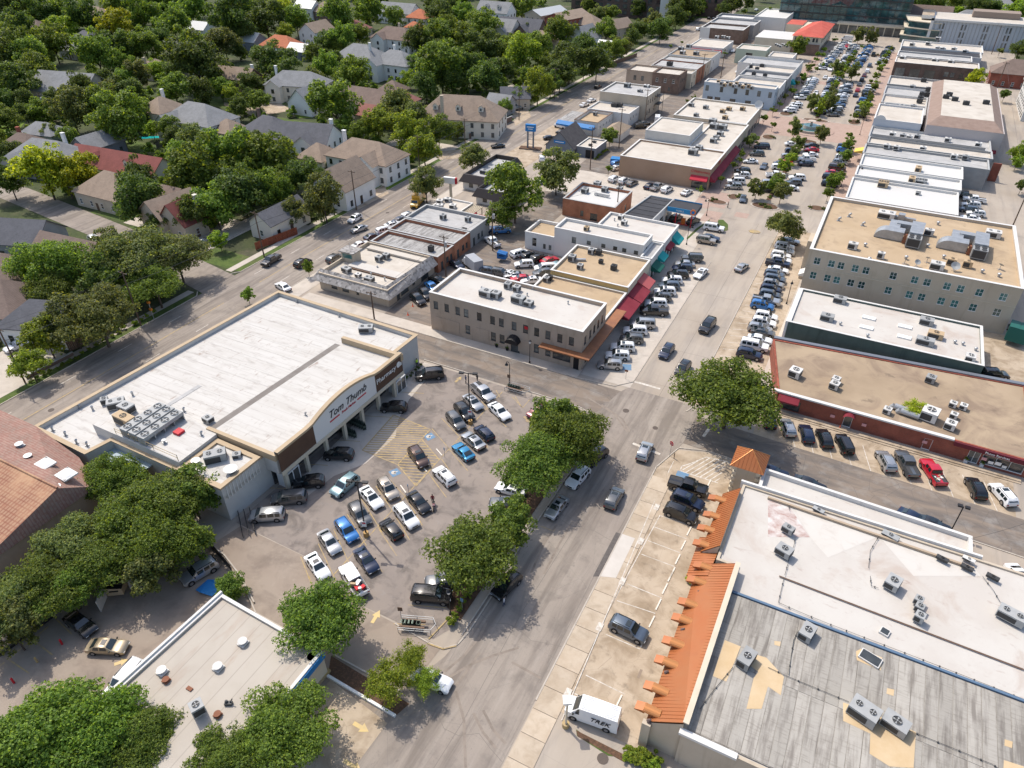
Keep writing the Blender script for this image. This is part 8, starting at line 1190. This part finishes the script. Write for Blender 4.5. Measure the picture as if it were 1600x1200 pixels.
# ------------------------------------------------------------------ poles, wires, lamps
def pole(base,h,label,arms=1,name='utility_pole',lean=0.0,trans=False,ang=0.0):
    t=thing(name,label,'utility pole',tuple(base),ang);mk('shaft',MB().tube((0,0,0),(lean,0,h),.17,.12,8),wood_pole,t)
    for i in range(arms):mk('crossarm',MB().box(-1.2,-.06,h-.5-i*.9,1.2,.06,h-.36-i*.9),wood_pole,t);mk('insulator',MB().tube((-1.1,0,h-.36-i*.9),(-1.1,0,h-.2-i*.9),.05,n=6),ac_m,t);mk('insulator',MB().tube((1.1,0,h-.36-i*.9),(1.1,0,h-.2-i*.9),.05,n=6),ac_m,t)
    if trans:mk('transformer',MB().tube((.35,0,h-2.6),(.35,0,h-1.5),.32,n=12),metal_g,t)
    return t.location+Vector((0,0,h-.3))
def wire(a,b,label,sag=.8,r=.022):
    mb=MB();P_=[a.lerp(b,i/12)-Vector((0,0,sag*4*(i/12)*(1-i/12))) for i in range(13)];[mb.tube(u,v,r,n=4,cap=False) for u,v in zip(P_[:-1],P_[1:])];tag(mk('power_line',mb,cap_k),label,'cable','overhead wires')
LP=[pole(W(*p),h,l,1) for p,h,l in [((40,599),11.8,'leaning utility pole at the left edge driveway'),((221,510),12.4,'utility pole with street lamp on the left verge'),((413,402),11.5,'utility pole by the red stained fence'),((557,328),11,'utility pole at the driveway across from brick row'),((656,268),11,'utility pole beside the large cream house'),((727,232),9.9,'utility pole before the mansion'),((811,188),11,'utility pole by the left road cottage'),((866,155),12,'utility pole in front of dense left road trees'),((911,128),12,'utility pole near the far driveway')]]
for a,b in zip(LP[:-1],LP[1:]):
    for k in (-1.0,1.0):wire(a+Vector((k,0,.1)),b+Vector((k,0,.1)),'sagging power line along the left road')
    wire(a-Vector((0,0,2.4)),b-Vector((0,0,2.4)),'thick lower cable along the left road',1.0,.04)
AL=[pole(W(*p),h,l,1,trans=tr) for p,h,l,tr in [((585,499),6.5,'short dark utility pole at the supermarket corner',False),((697,432),10,'utility pole with transformer behind the brick row',True),((770,392),11,'utility pole with transformer in the back alley',True),((922,265),13,'utility pole at the drive-through lane',False),((967,232),12.9,'utility pole beside the garage shed',False),((1007,193),12,'utility pole behind the tan two storey block',False),((1095,130),12,'utility pole behind the alley shops',False),((1126,122),12,'utility pole near the small plaza lot',False),((963,338),9,'utility pole at the brick office',False)]]
for a,b in zip(AL[1:7],AL[2:8]):
    for k in (-.9,.9):wire(a+Vector((k,0,.1)),b+Vector((k,0,.1)),'power line along the back alley')
wire(AL[0],AL[1],'power line from supermarket corner to brick row');wire(AL[2],AL[8],'power line across to the brick office');wire(LP[1],AL[0]+Vector((0,0,0)),'wire crossing above the supermarket corner',1.5) if False else None
ER=[pole(W(*p),h,l,1) for p,h,l in [((1577,365),11,'utility pole in the east alley by tan office'),((1555,145),12,'utility pole in the far east alley'),((1549,85),13,'pale utility pole at the end of east alley')]]
for a,b in zip(ER[:-1],ER[1:]):wire(a,b,'power line over the east alley')
pole(W(78,195),11,'utility pole with pale transformer among the left houses',1,trans=True);wire(W(78,195)+Vector((0,0,10.6)),W(215,215)+Vector((0,0,9)),'wire over the small grey house',.6)
g_lamp=M('lamp_glass',(.75,.74,.70),.3)
def lot_lamp(base,h,label,sgn=None,rz=0.0):
    t=thing('parking_lamp',label,'street lamp',tuple(base),rz);mk('base',MB().tube((0,0,0),(0,0,.8),.42,.36,12),M('lamp_base_ochre',(.42,.26,.10),.8) if 'lamp_base_ochre' not in bpy.data.materials else bpy.data.materials['lamp_base_ochre'],t);mk('shaft',MB().box(-.08,-.08,.8,.08,.08,h),metal_d,t);mk('arm',MB().box(-1.0,-.05,h-.1,1.0,.05,h),metal_d,t)
    for x in (-1.1,1.1):l_=mk('lamp_head',MB().box(-.4,-.22,h-.12,.4,.22,h+.1),metal_d,t,(x,0,0));mk('lens',MB().box(-.3,-.16,h-.15,.3,.16,h-.12),g_lamp,l_)
    if sgn:mk('notice_board',MB().box(-.32,-.14,2.0,.32,-.09,3.0),white_p,t);mk('notice_text',MB().box(-.24,-.15,2.55,.24,-.141,2.85),hyd_red,t)
lot_lamp(WT('12',690,950),10.4,'tall twin head lamp in the near lot row',True,R(20));lot_lamp(WT('12',1340,250),10.4,'tall twin head lamp in the far lot row',True,R(20))
def post_lamp(base,h,label,rz=0.0,hook=True):
    t=thing('street_lamp',label,'street lamp',tuple(base),rz);mk('shaft',MB().tube((0,0,0),(0,0,.5),.2,.14,10).tube((0,0,.5),(0,0,h),.075,.06,8),metal_d,t)
    if hook:mk('hook',MB().tube((0,0,h),(.25,0,h+.35),.05,n=6).tube((.25,0,h+.35),(.7,0,h+.3),.05,n=6).tube((.7,0,h+.3),(.8,0,h-.1),.05,n=6),metal_d,t);hd=mk('lamp_head',MB().tube((.8,0,h-.5),(.8,0,h-.1),.32,.12,12),metal_d,t);mk('globe',MB().tube((.8,0,h-.68),(.8,0,h-.5),.18,.22,10),g_lamp,hd)
    else:mk('globe',MB().tube((0,0,h),(0,0,h+.5),.16,.3,10),g_lamp,t);mk('cap',MB().tube((0,0,h+.5),(0,0,h+.75),.32,.05,10),metal_d,t)
post_lamp(WT('11',1585,1210),4.6,'hooked black street lamp beside the cart corral',R(160));post_lamp(WT('21',110,1070),4.4,'black street lamp before the beige corner block',0,False);post_lamp(WT('31',115,700),5,'dark street lamp by the green sided block',R(90));post_lamp(WT('22',85,755),4.2,'globe lamp half hidden under the street oak',0,False);post_lamp(WT('13',1215,240),4,'globe lamp at the lot corner shrubs',0,False);post_lamp(WT('21',1090,330),5,'black lamp by the blue parking sign',R(20));post_lamp(WT('31',640,290) if False else WT('21',1215,150),4.6,'lamp at the plaza crossing',R(200))
for i,(x,y) in enumerate([(745,250),(510,900),(680,880),(440,740),(615,1190),(1300,1210)][:4]):post_lamp(W(1250+x/8,180+y/8),5.5,'tall thin plaza lamp by the shops',R(180*(i % 2)))
sl_=thing('floodlight_pole','square floodlight pole beside the white van','street lamp',tuple(WT('23',335,940)),R(120));mk('shaft',MB().box(-.1,-.1,0,.1,.1,4.6),w_cream,sl_);mk('base',MB().tube((0,0,0),(0,0,.7),.4,n=12),yel,sl_);hd=mk('lamp_head',MB().box(-.2,-.45,4.5,.8,.45,4.8),white_p,sl_);mk('lens',MB().box(0,-.35,4.46,.7,.35,4.5),g_lamp,hd)
fl=thing('floodlight_pole','dark twin floodlight pole behind the white wing','street lamp',tuple(WT('32',1140,925)),0);mk('shaft',MB().tube((0,0,0),(0,0,5),.08,n=8),metal_d,fl);[mk('lamp_head',MB().box(x-.3,-.25,4.9,x+.3,.25,5.15),metal_d,fl) for x in (-.4,.5)]
wire(WT('32',1270,965,5.6),WT('32',1640,860,7),'thin cable from the white wing to the right',.2)
# signs
def stop_sign(base,label,rz):
    t=thing('stop_sign',label,'stop sign',tuple(base),rz);mk('post',MB().tube((0,0,0),(0,0,2.5),.04,n=6),metal_g,t);oc=[(.42*math.cos(R(22.5+45*i)),.42*math.sin(R(22.5+45*i))) for i in range(8)];mb=MB().prism(oc,-.015,.015);mb.v=[(v[2],v[0],v[1]+2.6) for v in mb.v];pl=mk('plate',mb,hyd_red,t);tx=link('lettering',STOPTXT,pl,(-.03,0,2.5));tx.rotation_euler=(R(90),0,R(-90))
STOPTXT=text_mesh('STOP',.3,white_p,.004)
stop_sign(WT('22',985,450),'red octagonal stop sign at the near intersection corner',R(62));tag(mk('short_post',MB().tube((0,0,0),(0,0,1.1),.06,n=8),cap_b,loc=WT('22',1012,465)),'short brown post beside the stop sign','post')
def plate_sign(base,label,m,h=2.2,w_=.35,hh=.5,rz=0.0):t=thing('parking_sign',label,'sign',tuple(base),rz);mk('post',MB().tube((0,0,0),(0,0,h),.035,n=6),metal_g,t);mk('plate',MB().box(-w_/2,-.03,h-.05,w_/2,0,h+hh),m,t)
plate_sign(WT('21',710,1170),'brown parking sign at the main street corner',aw_cop,1.7,.6,.4);plate_sign(WT('32',580,290),'grey parking sign on the brick row sidewalk',ac_m,2.3,.8,.5);plate_sign(WT('32',915,385),'grey parking sign near the red pickup',ac_m,2.3,.6,.6)
for x,y in [(1180,460),(955,690),(1085,530),(980,0)][:3]:plate_sign(WT('12',x,y),'blue accessible parking sign by the hatched zone',blu,1.6,.3,.45,R(-27));c=WT('12',x-35,y-30 if x != 1085 else y);tag(link('wheel_stop',stop_me,None,(c.x,c.y,.05),R(60)),'white wheel stop by the hatched zone','wheel stop')
plate_sign(WT('20',820,1105),'white sign post on the drugstore side',white_p,2.2,.5,.6);plate_sign(WT('20',1005,1150),'second white sign post on the drugstore side',white_p,2.2,.4,.7);plate_sign(WT('13',1290,215),'small sign in the lot corner bed',blu,1.8,.4,.6)
py=thing('pylon_sign','white pylon sign with red end by the patio bar','sign',tuple(WT('10',1220,1245)),R(10));mk('post',MB().box(-.35,-.2,0,.35,.2,5),w_cream,py);bx_s=mk('sign_box',MB().box(-1.9,-.4,4.6,1.5,.4,6.3),white_p,py);mk('sign_end',MB().box(1.5,-.4,4.6,1.95,.4,6.3),hyd_red,py)
tsg=thing('traffic_signal','short post with orange flashing signals on the left verge','traffic signal',tuple(WT('01',965,800)));mk('post',MB().tube((0,0,0),(0,0,4.2),.07,n=8),metal_g,tsg);[mk('signal_head',MB().box(-.3,-.2,z,.3,.2,z+.5),M('signal_orange',(.6,.2,.03),.6) if 'signal_orange' not in bpy.data.materials else bpy.data.materials['signal_orange'],tsg) for z in (2.3,3.9)]
# cart corrals
def corral(c,rz,label):
    t=thing('cart_corral',label,'cart corral',(c[0],c[1],.05),rz)
    for y in (-.9,.9):mk('rail',MB().tube((-2,y,.9),(2,y,.9),.04,n=6).tube((-2,y,.5),(2,y,.5),.04,n=6).tube((-2,y,0),(-2,y,.9),.04,n=6).tube((2,y,0),(2,y,.9),.04,n=6).tube((0,y,0),(0,y,.9),.04,n=6),metal_g,t)
    mk('end_rail',MB().tube((2,-.9,.9),(2.5,0,.9),.04,n=6).tube((2.5,0,.9),(2,.9,.9),.04,n=6),metal_g,t);mk('sign_post',MB().tube((-2,.9,.9),(-2,.9,2.3),.04,n=6),metal_g,t);mk('sign_plate',MB().box(-2.3,.86,1.7,-1.7,.9,2.4),M('corral_brown',(.17,.11,.075),.8) if 'corral_brown' not in bpy.data.materials else bpy.data.materials['corral_brown'],t)
    for y in (-.55,.35):mk('side_panel',MB().box(-1.9,y-.12,.55,1.2,y+.12,.8),bpy.data.materials['corral_brown'],t)
    for i in range(4):tag(link('shopping_cart',cart_me,None,tuple(Matrix.Rotation(rz,3,'Z') @ Vector((-1.2+i*.45,.0,.06))+Vector((c[0],c[1],0))),rz),'nested shopping cart in a lot corral','shopping cart','shopping carts in corrals')
corral(WT('13',1000,320),R(22),'steel cart corral at the near lot corner');corral(WT('22',30,45),R(2),'steel cart corral at the far lot corner by the lamp')
cc=thing('cart_corral','black wire cart rack at the dock corner of the supermarket','cart corral',tuple(WT('02',1545,880)),R(-38));[mk('rail',MB().tube((-2.4,y,.9),(2.4,y,.9),.05,n=6).tube((-2.4,y,.45),(2.4,y,.45),.05,n=6),metal_d,cc) for y in (-.8,0,.8)];[mk('post',MB().tube((x,y,0),(x,y,.9),.05,n=6),metal_d,cc) for x in (-2.4,-.8,.8,2.4) for y in (-.8,.8)]
# dumpsters, tarp, cones
gd=M('dumpster_green',(.015,.11,.09),.6);bd_=M('dumpster_blue',(.02,.13,.36),.6);td=M('dumpster_tan',(.36,.28,.19),.8)
def dumpster(p,m,label,rz,s=1.0):t=thing('dumpster',label,'dumpster',tuple(p),rz);t.scale=(s,s,s);b_=MB().prism([(-1.1,0),(1.1,0),(1.1,1.2),(-1.1,1.5)],-.85,.85);b_.v=[(v[0],v[2],v[1]) for v in b_.v];mk('bin',b_,m,t);[mk('lid',MB().poly([(-1.12,y,1.53),(1.12,y,1.24),(1.12,y+.8,1.24),(-1.12,y+.8,1.53)]),m if m is not td else c_trim,t) for y in (-.85,.05)];[mk('lifting_sleeve',MB().box(-.6,y,.8,.6,y+.14,.95),c_trim,t) for y in (-.99,.85)]
dumpster(WT('31',1545,910,1),gd,'large green compactor behind the office block',R(80),2.0);dumpster(WT('11',1540,410,.8),bd_,'blue dumpster in the back alley',R(10));dumpster(WT('03',735,90,.8),td,'tan open dumpster under the trees at bottom left',R(35),.9)
for x,y in [(835,40),(650,180)]:tag(mk('enclosure_gate',MB().box(-1.1,-.05,0,1.1,.05,2.0).box(-1.15,-.08,0,-1.05,.08,2.05),w_pblk,loc=WT('03',x,y),rz=R(-55)),'pale open gate of the dumpster enclosure','gate')
tag(mk('tarp',MB().poly([(-1.4,-1,.1),(-.2,-1.2,.5),(1.3,-.8,.15),(1.5,.5,.4),(.2,1.2,.6),(-1.2,.9,.2)]).poly([(-1.4,-1,.1),(-1.2,.9,.2),(-1.3,.9,0),(-1.5,-1,0)]),aw_blu,loc=WT('03',1310,80)),'crumpled blue tarp beside the bank wall','tarp');tag(mk('tarp',MB().box(-2.2,-1.4,0,2.2,1.4,1.9),aw_blu,loc=WT('20',660,1025),rz=R(10)),'blue covered booth behind the drugstore','booth')
cone_m=M('cone_orange',(.65,.10,.03),.6);cone=MB().box(-.22,-.22,0,.22,.22,.05);cone.tube((0,0,.05),(0,0,.75),.16,.04,10);cone_me=cone.mesh('traffic_cone',cone_m)
for cr,x,y in [('11',950,770),('11',980,715),('32',445,280)]:tag(link('traffic_cone',cone_me,None,WT(cr,x,y)),'orange traffic cone '+('beside the mansard shop' if cr=='11' else 'at the brick row door'),'traffic cone')
# fountain on the roundabout
fo=thing('fountain','round tiered fountain on the plaza roundabout','fountain',(-24,279.5,0));ringp=lambda r,n=28:[(r*math.cos(2*math.pi*i/n),r*.95*math.sin(2*math.pi*i/n)) for i in range(n)];wat=M('fountain_water',(.05,.14,.15),.08,spec=.6)
mk('island',MB().prism(ringp(8.2),0,.2,0,1),[conc_kerb,brickpave],fo);mk('basin',MB().ring(ringp(6),ringp(5.5),.2,.95),conc,fo);mk('water',MB().prism(ringp(5.5),.2,.75),wat,fo);mk('tier',MB().prism(ringp(2.6),.75,1.8,0,1),[conc,wat],fo);mk('pillar',MB().tube((0,0,1.8),(0,0,3.0),.5,.3,10),conc,fo);mk('bowl',MB().tube((0,0,2.9),(0,0,3.3),.5,1.4,16),conc,fo)
# people, far off: one continuous body each, small
def skin_person(p,rz,top,legs,label,pose='walk'):
    V=[(0,0,.95),(0,0,1.2),(0,0,1.42),(0,0,1.54),(.02,0,1.66),(0,.19,1.40),(.02,.25,1.12),(.12,.24,.88),(0,-.19,1.40),(-.05,-.25,1.12),(.02,-.24,.88),(0,.1,.9),(.1,.11,.5),(.06,.11,.06),(.2,.11,.03),(0,-.1,.9),(-.06,-.11,.5),(-.16,-.11,.06),(-.02,-.11,.03)]
    E=[(0,1),(1,2),(2,3),(3,4),(2,5),(5,6),(6,7),(2,8),(8,9),(9,10),(0,11),(11,12),(12,13),(13,14),(0,15),(15,16),(16,17),(17,18)];Rr=[.14,.14,.15,.06,.11,.08,.055,.04,.08,.055,.04,.1,.075,.055,.05,.1,.075,.055,.05]
    me=bpy.data.meshes.new('body');me.from_pydata(V,E,[]);t=thing('person',label,'person',tuple(p),rz,None);o=link('body',me,t);m=o.modifiers.new('skin','SKIN');sv=me.skin_vertices[0].data if me.skin_vertices else None
    if sv is None:import bmesh;bm=bmesh.new();bm.from_mesh(me);bm.verts.layers.skin.verify();bm.to_mesh(me);bm.free();sv=me.skin_vertices[0].data
    for i,r_ in enumerate(Rr):sv[i].radius=(r_,r_)
    sv[0].use_root=True;s=o.modifiers.new('sub','SUBSURF');s.levels=1;s.render_levels=1
    mt=M('clothes',top,.85);t_=mt.node_tree;tc=t_.nodes.new('ShaderNodeTexCoord');sx=t_.nodes.new('ShaderNodeSeparateXYZ');t_.links.new(tc.outputs['Object'],sx.inputs[0]);cr=t_.nodes.new('ShaderNodeValToRGB');t_.links.new(sx.outputs[2],cr.inputs[0]);cr.color_ramp.interpolation='CONSTANT'
    mr=t_.nodes.new('ShaderNodeMapRange');t_.links.new(sx.outputs[2],mr.inputs[0]);mr.inputs[2].default_value=2.0;t_.links.new(mr.outputs[0],cr.inputs[0]);cr.color_ramp.elements[0].color=(*legs,1);e=cr.color_ramp.elements[1];e.position=.48;e.color=(*top,1);e=cr.color_ramp.elements.new(.755);e.color=(.45,.27,.19,1);t_.links.new(cr.outputs[0],t_.nodes['Principled BSDF'].inputs['Base Color']);me.materials.append(mt)
    h_=MB();N=7
    for i in range(N):
        for j in range(3):f_=lambda a,b:(.02-.02+.118*math.cos(a)*math.cos(b),.118*math.sin(a)*math.cos(b),1.68+.12*math.sin(b));a0,a1,b0,b1=2*math.pi*i/N,2*math.pi*(i+1)/N,math.pi/2*j/3,math.pi/2*(j+1)/3;h_.poly([f_(a0,b0),f_(a1,b0),f_(a1,b1),f_(a0,b1)])
    mk('hair',h_,M('hair',(.03,.02,.015),.8),t);return t
skin_person(WT('11',1312,1195),R(60),(.02,.05,.12),(.03,.03,.035),'person in dark blue walking at the far lot entrance');skin_person(WT('11',1383,1185),R(-100),(.12,.10,.09),(.04,.03,.03),'person in dark clothes behind the silver pickup');skin_person(WT('11',1008,1090),R(180),(.45,.75,.05),(.03,.03,.04),'person in bright yellow vest by the supermarket wall');skin_person(WT('21',1347,100),R(200),(.10,.06,.05),(.05,.05,.06),'person crossing at the brick crosswalk');skin_person(WT('12',1106,745),R(-60),(.25,.04,.04),(.05,.05,.06),'rider in red shirt standing at the motorcycle');skin_person(WT('13',1550,185),R(30),(.6,.6,.62),(.05,.06,.1),'person in white shirt in the oak shade at the kerb')
# ------------------------------------------------------------------ labels that single out: alike labels get their place from the left
ORD=['','first','second','third']+['%dth' % i for i in range(4,400)]
for i in range(21,400):
    if i % 100 not in (11,12,13):ORD[i]='%d%s' % (i,{1:'st',2:'nd',3:'rd'}.get(i % 10,'th'))
bylab={}
for o in THINGS:bylab.setdefault(o['label'],[]).append(o)
for lab,os_ in bylab.items():
    if len(os_)>1:
        os_.sort(key=lambda o:PX(o.location)[0])
        for i,o in enumerate(os_):o['label']='%s, %s from left' % (lab,ORD[i+1])
        if 'group' not in os_[0]:
            for o in os_:o['group']=lab
